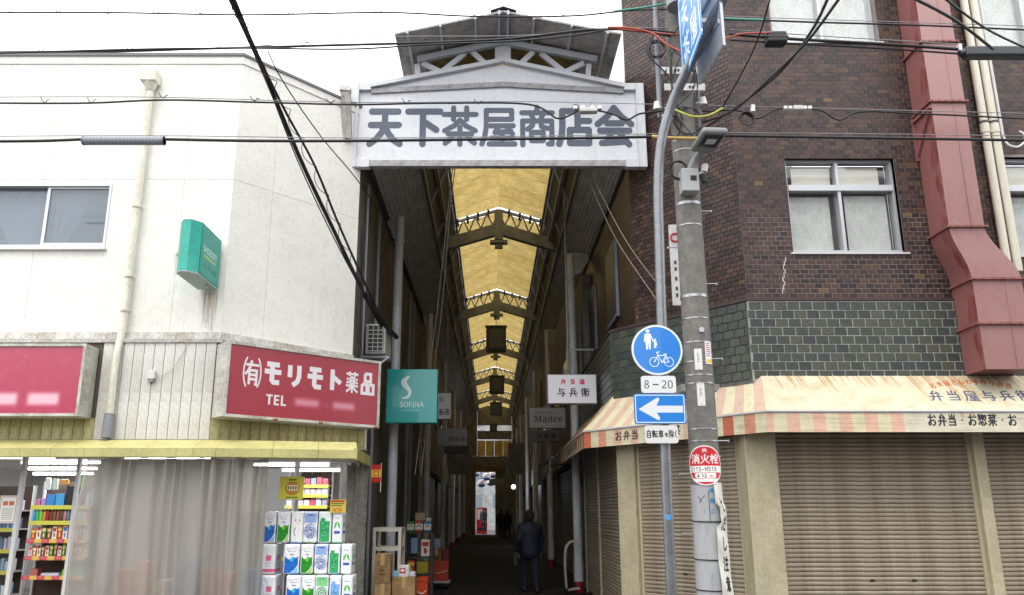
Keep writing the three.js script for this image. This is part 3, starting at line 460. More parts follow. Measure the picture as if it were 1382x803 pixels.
// ---------------------------------------------------------------- tissue and toilet-paper packs outside the window
function packTex(kind) {
  return canvasTex(160, 320, (g, w, h) => {
    g.fillStyle = '#e9ebee'; g.fillRect(0, 0, w, h);
    const wave = (a, b, c) => { g.fillStyle = a; g.beginPath(); g.moveTo(8, 130); g.bezierCurveTo(40, 150, 50, 180, 80, 150); g.bezierCurveTo(110, 120, 120, 170, 152, 128); g.lineTo(152, 312); g.lineTo(8, 312); g.fill(); g.fillStyle = b; g.beginPath(); g.arc(84, 168, 20, 0, 7); g.fill(); g.fillStyle = c; g.beginPath(); g.moveTo(152, 225); g.bezierCurveTo(130, 270, 100, 300, 70, 312); g.lineTo(152, 312); g.fill(); g.strokeStyle = '#eef'; g.lineWidth = 6; g.stroke(); g.strokeStyle = '#8d97b8'; g.lineWidth = 3; g.beginPath(); g.moveTo(30, 60); g.bezierCurveTo(60, 40, 90, 46, 135, 40); g.stroke(); g.fillStyle = '#5c6387'; g.fillRect(62, 104, 44, 9); g.fillStyle = '#9aa3b5'; g.fillRect(40, 72, 86, 6); };
    const rose = (c, bg) => { g.fillStyle = bg; g.fillRect(8, 8, 144, 108); g.fillStyle = c; g.fillRect(40, 28, 84, 12); g.strokeStyle = c; for (let i = 0; i < 26; i++) { const r = 8 + i * 2.5; g.lineWidth = rr(2, 6); g.beginPath(); g.ellipse(80, 205, r, r * 1.25, i * 0.7, rr(0, 2), rr(2.6, 4.4)); g.stroke(); } };
    const block = (c) => { g.fillStyle = c; g.fillRect(14, 96, 132, 216); g.fillRect(24, 66, 60, 34); g.fillStyle = 'rgba(255,255,255,0.75)'; for (let i = 0; i < 16; i++) g.fillRect(rr(18, 110), rr(110, 290), rr(8, 26), 3); g.fillStyle = 'rgba(20,40,60,.5)'; g.fillRect(42, 180, 76, 7); g.fillRect(50, 196, 60, 6); };
    if (kind === 'blue') wave('#1767c4', '#3fb2dd', '#79c5e8'); if (kind === 'green') wave('#1f8a1e', '#6ac03b', '#a6d24e');
    if (kind === 'rose') rose('#2a3f9a', '#8fa9dd'); if (kind === 'greenrose') rose('#2b8a4d', '#7fca86');
    if (kind === 'greenblock') block('#27a35c'); if (kind === 'skyblock') block('#6fa7e2');
    if (kind === 'white') { g.fillStyle = '#58b34b'; g.beginPath(); g.ellipse(50, 140, 16, 40, 0.5, 0, 7); g.ellipse(110, 140, 16, 40, -0.5, 0, 7); g.fill(); g.fillStyle = '#3c58a5'; g.fillRect(30, 200, 100, 30); g.fillStyle = '#9aa'; g.fillRect(36, 60, 86, 8); }
    if (kind === 'pink') { g.fillStyle = '#e0678a'; g.fillRect(0, 268, w, 34); g.fillRect(60, 120, 62, 60); g.fillStyle = '#b99'; for (let i = 0; i < 5; i++) g.fillRect(60, 196 + i * 12, rr(30, 70), 4); }
    if (kind === 'face') { g.fillStyle = '#f2f0ea'; g.fillRect(8, 8, 144, 304); g.fillStyle = '#556'; g.beginPath(); g.ellipse(55, 90, 7, 12, 0, 0, 7); g.ellipse(110, 90, 7, 12, 0, 0, 7); g.fill(); g.strokeStyle = '#3c58a5'; g.lineWidth = 9; g.beginPath(); g.arc(90, 210, 50, 2.2, 4.2); g.stroke(); }
    g.strokeStyle = 'rgba(255,255,255,.7)'; g.lineWidth = 2; for (let i = 0; i < 9; i++) { g.beginPath(); g.moveTo(rr(0, w), rr(0, 30)); g.lineTo(rr(0, w), rr(0, 60)); g.stroke(); }
  });
}
const packMat = {}; for (const k of ['blue', 'green', 'rose', 'greenrose', 'greenblock', 'skyblock', 'white', 'pink', 'face']) packMat[k] = M('#ffffff', 0.25, { map: packTex(k), clearcoat: 0.5, clearcoatRoughness: 0.3, bumpMap: bumpSoft, bumpScale: 0.01 });
const packSays = { blue: 'with blue wave print', green: 'with dark green wave print', rose: 'with navy rose print', greenrose: 'with green rose print', greenblock: 'with a solid green label', skyblock: 'with a sky blue label', white: 'mostly white with small leaf print', pink: 'with pink band', face: 'cream with two round eyes print' };
{
  const rows = [['top', 733, 690, [['blue', 353, 371], ['green', 372, 390], ['face', 391, 408], ['rose', 408, 427], ['greenblock', 428, 446], ['white', 447, 461]]],
    ['second', 775, 734, [['pink', 350, 370], ['blue', 381, 403], ['green', 404, 422], ['rose', 423, 441], ['greenblock', 442, 458], ['white', 459, 474]]],
    ['third', 817, 776, [['pink', 350, 370], ['blue', 384, 405], ['green', 405, 424], ['greenrose', 424, 442], ['skyblock', 443, 459], ['white', 460, 475]]],
    ['bottom', 859, 818, [['pink', 350, 370], ['blue', 381, 403], ['green', 404, 424], ['rose', 425, 442], ['greenblock', 443, 459], ['white', 460, 475]]]];
  rows.forEach(([rn, yb, yt, list], r) => {
    const d = 10.62 - r * 0.06, y0 = hAt(yb, d), y1 = hAt(yt, d);
    for (const [k, p0, p1] of list) {
      const x0 = at(p0, yb, d).x + 0.002, x1 = at(p1, yb, d).x - 0.002, w = x1 - x0, h = y1 - y0, dep = 0.3;
      const g = new RoundedBoxGeometry(w, h - 0.004, dep, 3, 0.022); const pp = g.attributes.position; for (let i = 0; i < pp.count; i++) { const X = pp.getX(i), Y = pp.getY(i); pp.setZ(i, pp.getZ(i) * (1 + 0.02 * Math.sin(Y * 40 + r) + 0.02 * Math.sin(X * 50))); } g.computeVertexNormals();
      g.translate((x0 + x1) / 2, (y0 + y1) / 2, -d - dep / 2);
      solo('paper_roll_pack', g, packMat[k], `toilet paper pack ${packSays[k]} in the ${rn} row of the stack`, 'paper pack', 'paper packs stacked by the shop window');
    }
  });
  const t = thing('display_stand', 'low wooden stand under the stacked toilet paper packs', 'stand', V(-2.6, 0, -10.7));
  part(t, 'top', bx(-3.05, -1.72, hAt(862, 10.44) - 0.035, hAt(862, 10.44), -10.95, -10.42), mCream);
  const hy = hAt(862, 10.44) - 0.035; for (const [x, z] of [[-3.0, -10.46], [-1.78, -10.46], [-3.0, -10.9], [-1.78, -10.9]]) part(t, 'leg', bx(x - 0.025, x + 0.025, 0, hy, z - 0.025, z + 0.025), mCream);
  // bundles glimpsed through the curtain
  const soft = { pinkish: M('#e2a08f', 0.6), bluish: M('#5f8cc8', 0.6), cream: M('#e4d2c8', 0.6), rosy: M('#d87f76', 0.6) };
  const bundles = [['cream', 150, 172, 757, 800], ['rosy', 152, 178, 768, 812], ['pinkish', 178, 204, 757, 812], ['cream', 206, 228, 783, 812], ['bluish', 238, 266, 755, 812], ['rosy', 270, 292, 770, 812], ['pinkish', 294, 318, 772, 812], ['bluish', 322, 345, 768, 812]].slice(1);
  const says = { pinkish: 'salmon', bluish: 'blue', cream: 'cream', rosy: 'rose red' };
  bundles.forEach(([k, p0, p1, yt, yb], i) => { const a = at(p0, yb, 10.34), b = at(p1, yt, 10.34); solo('tissue_bundle', bx(a.x, b.x, Math.min(a.y, 0.45), b.y, -10.58, -10.34, 0.02), soft[k], `${says[k]} tissue bundle behind the vinyl curtain`, 'tissue bundle', 'bundles behind the curtain'); });
  const b = thing('display_bench', 'low bench behind the vinyl curtain carrying tissue bundles', 'bench', V(-4, 0, -10.45));
  part(b, 'top', bx(-4.9, -2.95, 0.4, 0.45, -10.6, -10.3), mCream); for (const x of [-4.85, -3.0]) part(b, 'leg', bx(x - 0.03, x + 0.03, 0, 0.4, -10.48, -10.42), mCream);
}
// ---------------------------------------------------------------- shelves and goods in the lit shop
const stripTex = canvasTex(256, 32, (g, w, h) => { for (let i = 0; i < 8; i++) { g.fillStyle = i % 2 ? '#d8b24a' : '#c94a55'; g.fillRect(i * 32, 0, 32, h); g.fillStyle = 'rgba(255,255,255,.5)'; g.fillRect(i * 32 + 6, 8, 14, 3); g.fillRect(i * 32 + 6, 15, 20, 3); } });
const mStripRed = M('#ffffff', 0.5, { map: stripTex }), mStripYel = M('#c8c24a', 0.5), mShelf = M('#b9b0a4', 0.5);
function gondola(x0, x1, dF, levels, label, dep = 0.36) {
  const t = thing('display_shelf', label, 'shelf', V((x0 + x1) / 2, 0.05, -dF - dep / 2));
  part(t, 'back_panel', bx(x0, x1, 0.06, levels[0][0] + 0.35, -dF - dep - 0.02, -dF - dep), M('#4d3a33', 0.8));
  for (const x of [x0 - 0.012, x1 + 0.012]) part(t, 'upright', bx(x - 0.012, x + 0.012, 0.05, levels[0][0] + 0.36, -dF - dep - 0.02, -dF - dep + 0.05), mAluWhite);
  for (const [y, k] of levels) { const s = part(t, 'shelf_board', bx(x0, x1, y - 0.02, y, -dF - dep, -dF), mShelf); part(s, 'price_strip', frame(x0, -dF, x1, -dF).box(0, x1 - x0, y - 0.045, y + 0.012, 0, 0.006), k ? mStripRed : mStripYel); }
  return t;
}
const goodsMats = (list) => list.map((c) => M(c, 0.4, { clearcoat: 0.3 }));
const bottleG = (() => { const g = {}; return (r, h) => { const k = r.toFixed(3) + h.toFixed(3); return g[k] ?? (g[k] = new THREE.LatheGeometry([[0.001, 0], [r, 0.003], [r, h * 0.66], [r * 0.8, h * 0.74], [r * 0.36, h * 0.8], [r * 0.36, h * 0.97], [0.001, h]].map(([a, b]) => new THREE.Vector2(a, b)), 10)); }; })();
function bottle(x, y, z, r, h, mat, capMat, label, group) { const t = thing('bottle', label, 'bottle', V(x, y, z), group); part(t, 'body', bottleG(r, h * 0.99).clone().translate(x, y, z), mat); part(t, 'cap', rod(V(x, y + h * 0.86, z), V(x, y + h, z), r * 0.42, r * 0.4, 10), capMat); return t; }
const printTex = [0, 1, 2, 3, 4, 5].map((k) => canvasTex(96, 96, (g, w, h) => { const c = [['#b9402e', '#e8d24a'], ['#efe6d8', '#b33'], ['#4d6c2e', '#e7dd8a'], ['#6b4a32', '#e0c08a'], ['#e8e3da', '#3f6fb0'], ['#c9783c', '#fff3d0']][k]; g.fillStyle = c[0]; g.fillRect(0, 0, w, h); g.fillStyle = c[1]; g.fillRect(10, 14, 76, 24); g.beginPath(); g.arc(48, 64, 18, 0, 7); g.fill(); g.fillStyle = 'rgba(20,20,20,.5)'; for (let i = 0; i < 6; i++) g.fillRect(rr(8, 60), rr(10, 86), rr(8, 30), 3); }));
const mPrint = printTex.map((t) => M('#ffffff', 0.45, { map: t }));
const printSays = ['red and yellow', 'cream and red', 'olive green', 'brown', 'white and blue', 'orange'];
{
  const dF = 12.1, X0 = at(40, 700, dF).x, X1 = at(121, 700, dF).x, y = (py) => hAt(py, dF);
  const lv = [[y(683), 0], [y(704), 0], [y(728.5), 1], [y(751.5), 1], [y(778), 1], [0.24, 1]];
  gondola(X0, X1, dF, lv, 'shop shelf of bottles and boxed goods with red price strips, beside the aluminium post');
  const zz = -dF - 0.08;
  // top: cartons and bags
  const box = (p0, p1, yt, lvl, mat, label, cat = 'carton', z = zz - 0.06) => { const a = at(p0, 700, dF).x, b = at(p1, 700, dF).x; solo('carton', bx(a, b, lv[lvl][0] + 0.001, y(yt), z - 0.09, z + 0.05, 0.006), mat, label, cat, 'goods on the shop shelves'); };
  box(55, 66, 667, 0, M('#3f8fd0', 0.3), 'bright blue tissue bag on the top shop shelf'); box(67, 79, 666, 0, M('#4fa5dc', 0.3), 'light blue tissue bag on the top shop shelf');
  box(80.5, 107, 655, 0, mBlackPlastic, 'dark brown board standing on the top shop shelf', 'board'); box(108, 113, 664, 0, M('#e5e2ea', 0.4), 'white lotion box on the top shop shelf'); box(114, 119, 660, 0, M('#9fc4d8', 0.4), 'pale blue lotion box on the top shop shelf'); box(41, 47, 674, 0, M('#c06a8a', 0.4), 'pink soap box on the top shop shelf'); box(48, 54, 672, 0, M('#a48ac8', 0.4), 'lilac soap box on the top shop shelf');
  const hung = (p0, p1, y0, y1, c, l) => { const a = at(p0, y0, dF + 0.1), b = at(p1, y1, dF + 0.1); const t = thing('hanging_bag', l, 'bag', V((a.x + b.x) / 2, a.y, -dF - 0.1), 'bags hung over the shop shelf'); part(t, 'bag', bx(a.x, b.x, a.y, b.y, -dF - 0.14, -dF - 0.08, 0.015), M(c, 0.4)); part(t, 'hook', rod(V((a.x + b.x) / 2, b.y - 0.005, -dF - 0.11), V((a.x + b.x) / 2, 2.5, -dF - 0.11), 0.003, 0.003, 5), mWire); };
  hung(60, 69, 661, 645, '#dfe8dc', 'white and green bag hung over the shop shelf'); hung(70, 79, 661, 646, '#cfdccb', 'pale green bag hung over the shop shelf'); hung(81, 93, 654, 647, '#d89a45', 'orange bag hung over the shop shelf'); hung(108, 117, 660, 640, '#7fa058', 'green bag hung over the shop shelf');
  // bottle row
  const bc = ['#3f9ed6', '#5cba4e', '#7fc64f', '#d98a50', '#a8322e', '#7a4b38', '#8a5a40', '#935c45', '#6c4f46', '#b88a92', '#7c7f86', '#3f63b8', '#6d2d40', '#d8c9dc', '#cfc2d9', '#e0d6e0', '#c94e60'];
  const bn = ['sky blue', 'green', 'lime green', 'orange', 'red', 'dark brown', 'chestnut', 'tan brown', 'grey brown', 'dusty pink', 'grey', 'royal blue', 'maroon', 'pale lilac', 'lavender', 'whitish pink', 'coral red'];
  bc.forEach((c, i) => { const x = X0 + 0.03 + i * (X1 - X0 - 0.06) / 16.2; bottle(x, lv[1][0] + 0.001, zz + 0.02, 0.024, rr(0.18, 0.215), M(c, 0.3), M(i > 11 ? '#c8405a' : '#e6e2dd', 0.5), `small ${bn[i]} bottle with ${i > 11 ? 'red' : 'pale'} cap on the bottle shelf`, 'bottles on the shop shelf'); });
  // boxed rows
  const rowBoxes = (lvl, n, h0, h1) => { for (let i = 0; i < n; i++) { const a = X0 + 0.02 + i * (X1 - X0 - 0.03) / n, w = (X1 - X0) / n - 0.012, k = Math.floor(rnd() * 6); solo('packet', bx(a, a + w, lv[lvl][0] + 0.001, lv[lvl][0] + rr(h0, h1), zz - 0.06, zz + 0.03, 0.004), mPrint[k], `${printSays[k]} printed packet on the ${['', '', 'first', 'second', 'third', 'lowest'][lvl]} red-striped shop shelf`, 'packet', `${printSays[k]} packets on shelf ${lvl}`); } };
  rowBoxes(2, 11, 0.15, 0.21); rowBoxes(3, 14, 0.13, 0.19); rowBoxes(5, 10, 0.15, 0.26);
  box(46, 55, 768, 4, M('#b5655a', 0.4), 'dull red packet lying on the third red-striped shelf'); box(60, 84, 774, 4, M('#c9c9dc', 0.4), 'pale lilac packet lying on the third red-striped shelf'); box(88, 102, 769, 4, M('#79b83c', 0.4), 'lime green carton on the third red-striped shelf'); box(103, 114, 764, 4, M('#35a08c', 0.4), 'teal carton on the third red-striped shelf');
  // second unit behind the glass door
  const d2 = 12.6, A = at(-40, 700, d2).x, B = at(24, 700, d2).x; const l2 = [[1.62, 0], [1.35, 0], [1.05, 0], [0.75, 0], [0.42, 0]];
  gondola(A, B, d2, l2, 'shop shelf of bluish goods seen through the glass door');
  const pale = [['#7f9fc4', 'blue'], ['#b7c6d6', 'pale blue'], ['#d8dde2', 'white'], ['#5c7a9c', 'slate blue'], ['#8fb0b8', 'blue green'], ['#c9b8c8', 'lilac']].map(([c, n]) => [M(c, 0.4, { clearcoat: 0.3 }), n]), ord = ['top', 'second', 'third', 'fourth', 'lowest'];
  l2.forEach(([ly], q) => { for (let i = 0; i < 6; i++) { const a = A + 0.35 + i * (B - A - 0.37) / 6, k = pick(pale); solo('carton', bx(a, a + (B - A - 0.45) / 6, ly + 0.001, ly + rr(0.12, 0.2), -d2 - 0.2, -d2 - 0.05, 0.005), k[0], `small ${k[1]} carton on the ${ord[q]} shelf behind the glass door`, 'carton', 'cartons behind the glass door'); } });
  // unit in the depth of the room seen through the corner window
  const d3 = 15.2, C = at(384, 680, d3).x, D = at(442, 680, d3).x; const l3 = [[hAt(655, d3), 0], [hAt(668, d3), 0], [hAt(683, d3), 0], [1.2, 0], [0.8, 0]];
  gondola(C, D, d3, l3, 'shop shelf in the depth of the room behind the corner window');
  const far = [['#b8b4ba', 'grey'], ['#d0d0d4', 'white'], ['#9a93a0', 'mauve grey'], ['#c9a8ae', 'pale pink'], ['#b0485a', 'crimson'], ['#8d99a5', 'blue grey']].map(([c, n]) => [M(c, 0.4, { clearcoat: 0.3 }), n]);
  l3.forEach(([ly], q) => { for (let i = 0; i < 7; i++) { const a = C + 0.02 + i * (D - C - 0.03) / 7, k = pick(far); solo('carton', bx(a, a + (D - C) / 7 - 0.015, ly + 0.001, ly + rr(0.1, 0.15), -d3 - 0.2, -d3 - 0.04, 0.005), k[0], `small ${k[1]} carton on the ${ord[q]} shelf behind the corner window`, 'carton', 'cartons behind the corner window'); } });
}
// papers stuck in the windows
function paper(name, px, w, h, tex, label, d, cat = 'poster') { const p = at(px[0], px[1], d); const fr = frame(p.x, -d, p.x + w, -d); solo(name, sheet(fr, 0, w, p.y, p.y + h, 0.002, 0.002), M('#ffffff', 0.7, { map: tex }), label, cat); }
paper('notice', [-4, 706], 0.22, 0.33, canvasTex(128, 190, (g, w, h) => { g.fillStyle = '#e6e3dc'; g.fillRect(0, 0, w, h); g.strokeStyle = '#b8897c'; g.lineWidth = 5; g.strokeRect(8, 8, w - 16, h - 16); g.fillStyle = '#c8693a'; g.fillRect(24, 40, 36, 28); g.fillRect(68, 40, 36, 28); g.fillStyle = '#9a9690'; for (let i = 0; i < 7; i++) g.fillRect(24, 88 + i * 12, 78, 4); }), 'white notice with orange heading taped inside the glass door', 10.52, 'notice');
paper('poster', [376, 674], 0.31, 0.28, canvasTex(160, 140, (g, w, h) => { g.fillStyle = '#d9cf4a'; g.fillRect(0, 0, w, h); g.fillStyle = '#c98d2e'; g.beginPath(); g.ellipse(86, 72, 48, 44, 0, 0, 7); g.fill(); g.fillStyle = '#f2ead0'; g.fillRect(52, 52, 68, 34); g.fillStyle = '#8a5a20'; for (let i = 0; i < 4; i++) g.fillRect(56 + i * 16, 58, 10, 22); g.fillStyle = '#5a7a2a'; g.fillRect(60, 14, 50, 10); g.fillRect(46, 124, 80, 8); }), 'yellow poster with an orange oval stuck in the corner window', 10.66);
paper('price_card', [445, 692], 0.2, 0.16, canvasTex(128, 100, (g, w, h) => { g.fillStyle = '#c9b04a'; g.fillRect(0, 0, w, h); g.fillStyle = '#4c6a2e'; g.fillRect(10, 26, 100, 8); g.fillRect(10, 42, 90, 8); g.fillStyle = '#b8381f'; g.fillRect(6, 6, 110, 14); latin(g, '478', 26, 92, 36, '#c8401f', 'sans-serif', 'bold', 1.2); }), 'price card with red figures above the white paper packs', 10.6, 'price card');

// ---------------------------------------------------------------- the covered arcade
const DS = 12.0, EAVE = EYE + 5.56, XL = -1.98, XR = 2.19, RX = 0.19, ARC_END = 60;
const HP = EYE + 7.2, HR = EYE + 7.55, YL = -0.92, YR = 1.32; // translucent strip: edges and ridge
const FL_IN = V(-1.345, EYE + 6.2, 0), FR_IN = V(1.7, EYE + 6.2, 0);
const mSteel = M(0, 0.55, { lin: [0.28, 0.3, 0.36], map: texConcrete }), mSteelLt = M(0, 0.5, { lin: [0.5, 0.52, 0.57], map: texMetal }), mSteelDk = M(0, 0.7, { lin: [0.1, 0.096, 0.1], map: texGrime });
const mColumn = M(0, 0.4, { lin: [0.7, 0.72, 0.78], map: texMetal });
const mFascia = M(0, 0.5, { lin: [0.7, 0.7, 0.72], map: texConcrete });
const mHood = M(0, 0.6, { lin: [0.4, 0.385, 0.38], map: texGrime });
const texFibre = pixelTex(512, (x, y) => { const a = tiled(x, y, 8, 8), b = tiled(x, y, 30, 9), c = Math.abs(tiled(x, y, 14, 12)); const s = c < 0.015 ? 16 : 0, v = 0.98 + a * 0.14 + b * 0.1 - (rnd() < 0.012 ? 0.3 : 0); return [cl(232 * v - s), cl(212 * v - s), cl(152 * v - s * 0.9)]; }, true);
const mFibre = [0, 1, 2].map((i) => M(0, 0.95, { lin: [0.72 - i * 0.03, 0.665 - i * 0.035, 0.535 - i * 0.045], map: texFibre, transmission: 0.42, thickness: 0 }));
const arcade = thing('shopping_arcade', 'long steel arcade roof with yellow translucent panels over the shopping lane', 'arcade', V(0.1, 0, -36));
const TR = [19.9, 27.9, 35.9, 43.9, 51.9];
{
  // columns with brackets
  const column = (x, d, out) => {
    const c = part(arcade, 'column', uvs(rod(V(x, 0.62, -d), V(x, EAVE + 0.02, -d), 0.088, 0.084, 18), 0.9), mColumn);
    part(c, 'collar', rod(V(x, EAVE - 0.52, -d), V(x, EAVE - 0.44, -d), 0.1, 0.1, 18), mColumn);
    part(c, 'bracket', extr([[x, EAVE - 0.45], [x, EAVE + 0.05], [out, EAVE + 0.05], [out, EAVE - 0.12], [(x + out) / 2, EAVE - 0.42]], -d - 0.04, -d + 0.04), mSteelLt);
    part(c, 'base_sleeve', merge([rod(V(x, 0.22, -d), V(x, 0.62, -d), 0.097, 0.097, 18)]), M('#c9cbd2', 0.4));
    part(c, 'base_foot', rod(V(x, 0.006, -d), V(x, 0.22, -d), 0.1, 0.1, 18), M('#8c1f22', 0.5));
  };
  column(-1.79, 15.2, XL - 0.05); column(1.78, 17.65, XR);
  for (const d of [23.4, 31.4, 39.4, 47.4, 55.4]) { column(-1.79, d, XL); column(1.78, d + 2.2, XR); }
  // ribbed eave soffits, one sheet per bay
  const ribbed = (p0, p1, z0, z1) => { // zigzag profile between two points, extruded along the lane
    const n = 9, pts = [], dx = p1.x - p0.x, dy = p1.y - p0.y, L = Math.hypot(dx, dy), nx = -dy / L * Math.sign(dx), ny = dx / L * Math.sign(dx), top = [];
    for (let i = 0; i < n; i++) for (const [f, o] of [[0.0, 0], [0.55, 0], [0.62, -0.028], [0.93, -0.028]]) { const k = (i + f) / n; pts.push([p0.x + dx * k - nx * o * -1 * 0, 0]); pts.pop(); pts.push([p0.x + dx * k + nx * o, p0.y + dy * k + ny * o]); }
    pts.push([p1.x, p1.y]); for (let i = pts.length - 1; i >= 0; i--) top.push([pts[i][0] + nx * 0.012, pts[i][1] + ny * 0.012]);
    return extr([...pts, ...top], z0, z1);
  };
  const bays = [DS + 0.35, ...TR, ARC_END];
  for (let i = 0; i < bays.length - 1; i++) {
    const z0 = -bays[i] - 0.005, z1 = -bays[i + 1] + 0.005;
    part(arcade, 'eave_soffit', uvs(ribbed(V(XL, EAVE, 0), FL_IN, z0, z1), 1.3), mFascia); part(arcade, 'eave_soffit', uvs(ribbed(V(XR, EAVE, 0), FR_IN, z0, z1), 1.3), mFascia);
    part(arcade, 'gutter', extr([[XL - 0.2, EAVE + 0.02], [XL, EAVE + 0.02], [XL, EAVE - 0.06], [XL - 0.24, EAVE - 0.06], [XL - 0.24, EAVE + 0.3], [XL - 0.2, EAVE + 0.3]], z0, z1), mSteelDk);
    part(arcade, 'gutter', extr([[XR, EAVE + 0.02], [XR + 0.04, EAVE + 0.02], [XR + 0.04, EAVE - 0.06], [XR, EAVE - 0.06]], z0, z1), mSteelDk);
    // opaque side roofs with purlins
    part(arcade, 'side_roof', slab(V(FL_IN.x, FL_IN.y, z0), V(FL_IN.x, FL_IN.y, z1), V(YL - 0.02, HP, z1), V(YL - 0.02, HP, z0), 0.03), mSteelDk);
    part(arcade, 'side_roof', slab(V(FR_IN.x, FR_IN.y, z1), V(FR_IN.x, FR_IN.y, z0), V(YR + 0.02, HP, z0), V(YR + 0.02, HP, z1), 0.03), mSteelDk);
    part(arcade, 'outer_roof', slab(V(XL - 0.2, EAVE + 0.34, z1), V(XL - 0.2, EAVE + 0.34, z0), V(YL - 0.06, HP + 0.06, z0), V(YL - 0.06, HP + 0.06, z1), 0.02), mHood);
    part(arcade, 'outer_roof', slab(V(XR + 0.03, EAVE + 0.34, z0), V(XR + 0.03, EAVE + 0.34, z1), V(YR + 0.06, HP + 0.06, z1), V(YR + 0.06, HP + 0.06, z0), 0.02), mHood);
    for (const k of [0.05, 0.5, 0.95]) { part(arcade, 'purlin', bar(FL_IN.clone().lerp(V(YL, HP, 0), k).add(V(0.04, -0.02, z0)), FL_IN.clone().lerp(V(YL, HP, 0), k).add(V(0.04, -0.02, z1)), 0.05, 0.06), mSteel); part(arcade, 'purlin', bar(FR_IN.clone().lerp(V(YR, HP, 0), k).add(V(-0.04, -0.02, z0)), FR_IN.clone().lerp(V(YR, HP, 0), k).add(V(-0.04, -0.02, z1)), 0.05, 0.06), mSteel); }
    for (let d = bays[i] + 1.9; d < bays[i + 1] - 0.8; d += 2.1) for (const [a, b] of [[FL_IN, V(YL, HP, 0)], [FR_IN, V(YR, HP, 0)]]) part(arcade, 'rafter', bar(V(a.x, a.y - 0.04, -d), V(b.x, b.y - 0.04, -d), 0.05, 0.05), mSteel);
    // corrugated translucent sheets, each lapping the next
    const S0 = bays[i] + (i ? 0.3 : -0.3), S1 = i === bays.length - 2 ? ARC_END : bays[i + 1] - 0.1, n = Math.round((S1 - S0) / 0.76), w = (S1 - S0) / n;
    for (const side of [-1, 1]) {
      const ex = side < 0 ? YL : YR, seg = 30;
      const g = new THREE.PlaneGeometry(1, 1, 3, seg), p = g.attributes.position, uv = g.attributes.uv;
      const build = (o) => { const q = g.clone(), P = q.attributes.position, U = q.attributes.uv; for (let v = 0; v < P.count; v++) { const a = p.getX(v) + 0.5, b = p.getY(v) + 0.5; const x = RX + (ex - RX) * a, z = -b * (w + 0.035); P.setXYZ(v, x, HR + (HP - HR) * a + 0.02 * Math.sin(b * 6.283 * 5) + 0.006 * b, z); U.setXY(v, a * 0.9 + o * 0.37, b * 0.6 + o * 0.21); } q.computeVertexNormals(); return q; };
      const vars = [0, 1, 2].map(build);
      for (let k = 0; k < n; k++) piece(arcade, 'roof_sheet', vars[(k * 7 + i + (side > 0 ? 1 : 0)) % 3], mFibre[(k * 5 + i * 2 + (side > 0 ? 1 : 0)) % 3], V(0, (k % 2) * 0.006, -(S0 + k * w)));
    }
  }
  // trusses across the lane
  for (const d of TR) {
    const z = -d, L = V(-1.62, EYE + 6.27, z), R = V(1.98, EYE + 6.27, z), C = V(RX, EYE + 6.82, z);
    const beam = part(arcade, 'tie_beam', uvs(extr([[L.x, L.y], [C.x, C.y], [R.x, R.y], [R.x, R.y + 0.3], [C.x, C.y + 0.3], [L.x, L.y + 0.3]], z - 0.09, z + 0.09), 1.2), mSteel);
    const tL = V(YL - 0.1, HP - 0.06, z), tR = V(YR + 0.1, HP - 0.06, z), tC = V(RX, HR - 0.06, z);
    part(beam, 'top_chord', merge([bar(tL, tC, 0.07, 0.07), bar(tC, tR, 0.07, 0.07)]), mSteel);
    const webs = []; for (const [a, b, s] of [[tL, tC, -1], [tR, tC, 1]]) for (let k = 0; k < 4; k++) { const p = a.clone().lerp(b, k / 4), q = a.clone().lerp(b, (k + 0.5) / 4), r = a.clone().lerp(b, (k + 1) / 4); const low = (v) => V(v.x, (Math.abs(v.x - RX) / 1.8) * -0.55 + C.y + 0.3, z); webs.push(bar(p, low(q), 0.035, 0.035), bar(low(q), r, 0.035, 0.035)); }
    part(beam, 'web_bar', merge(webs), mSteel);
    part(beam, 'gap_bar', merge([-0.95, -0.72, -0.48, -0.24, 0.24, 0.48, 0.72, 0.95].map((k) => { const x = RX + k * (k < 0 ? RX - YL : YR - RX), y = HR + (HP - HR) * Math.abs(k) - 0.03; return bar(V(x, y, z + 0.16), V(x, y, z - 0.36), 0.06, 0.04); })), mSteel);
    part(beam, 'king_post', bx(RX - 0.11, RX + 0.11, C.y - 0.14, HR - 0.08, z - 0.1, z + 0.1), mSteel);
    part(beam, 'hanger_plate', merge([bx(RX - 0.22, RX + 0.22, C.y - 0.24, C.y - 0.16, z - 0.1, z + 0.1), bx(RX - 0.1, RX + 0.1, C.y - 0.36, C.y - 0.24, z - 0.06, z + 0.06)]), mSteel);
  }
  // the raised hood over the entrance
  const hx0 = -1.5, hx1 = 2.02, hy = EYE + 7.17, hp = EYE + 7.57, z0 = -11.3, z1 = -12.75;
  const hood = part(arcade, 'hood_roof', uvs(slab(V(hx0, hy, z1), V(hx0, hy, z0), V(RX, hp, z0), V(RX, hp, z1), 0.03), 1.1), mHood);
  part(arcade, 'hood_roof', uvs(slab(V(RX, hp, z1), V(RX, hp, z0), V(hx1, hy, z0), V(hx1, hy, z1), 0.03), 1.1), mHood);
  part(arcade, 'hood_cap', extr([[RX - 0.2, hp - 0.015], [RX, hp + 0.05], [RX + 0.2, hp - 0.015], [RX + 0.2, hp - 0.005], [RX, hp + 0.065], [RX - 0.2, hp - 0.005]], z1, z0 + 0.02), mSteelDk);
  for (const k of [0.12, 0.42, 0.74, 0.96]) for (const ex of [hx0, hx1]) { const x = ex + (RX - ex) * k, y = hy + (hp - hy) * k; part(arcade, 'hood_batten', bar(V(x, y - 0.05, z0 + 0.05), V(x, y - 0.05, z1), 0.035, 0.07), mSteelLt); }
  const hz = -11.98; // truss of the hood, standing on the gable of the name sign
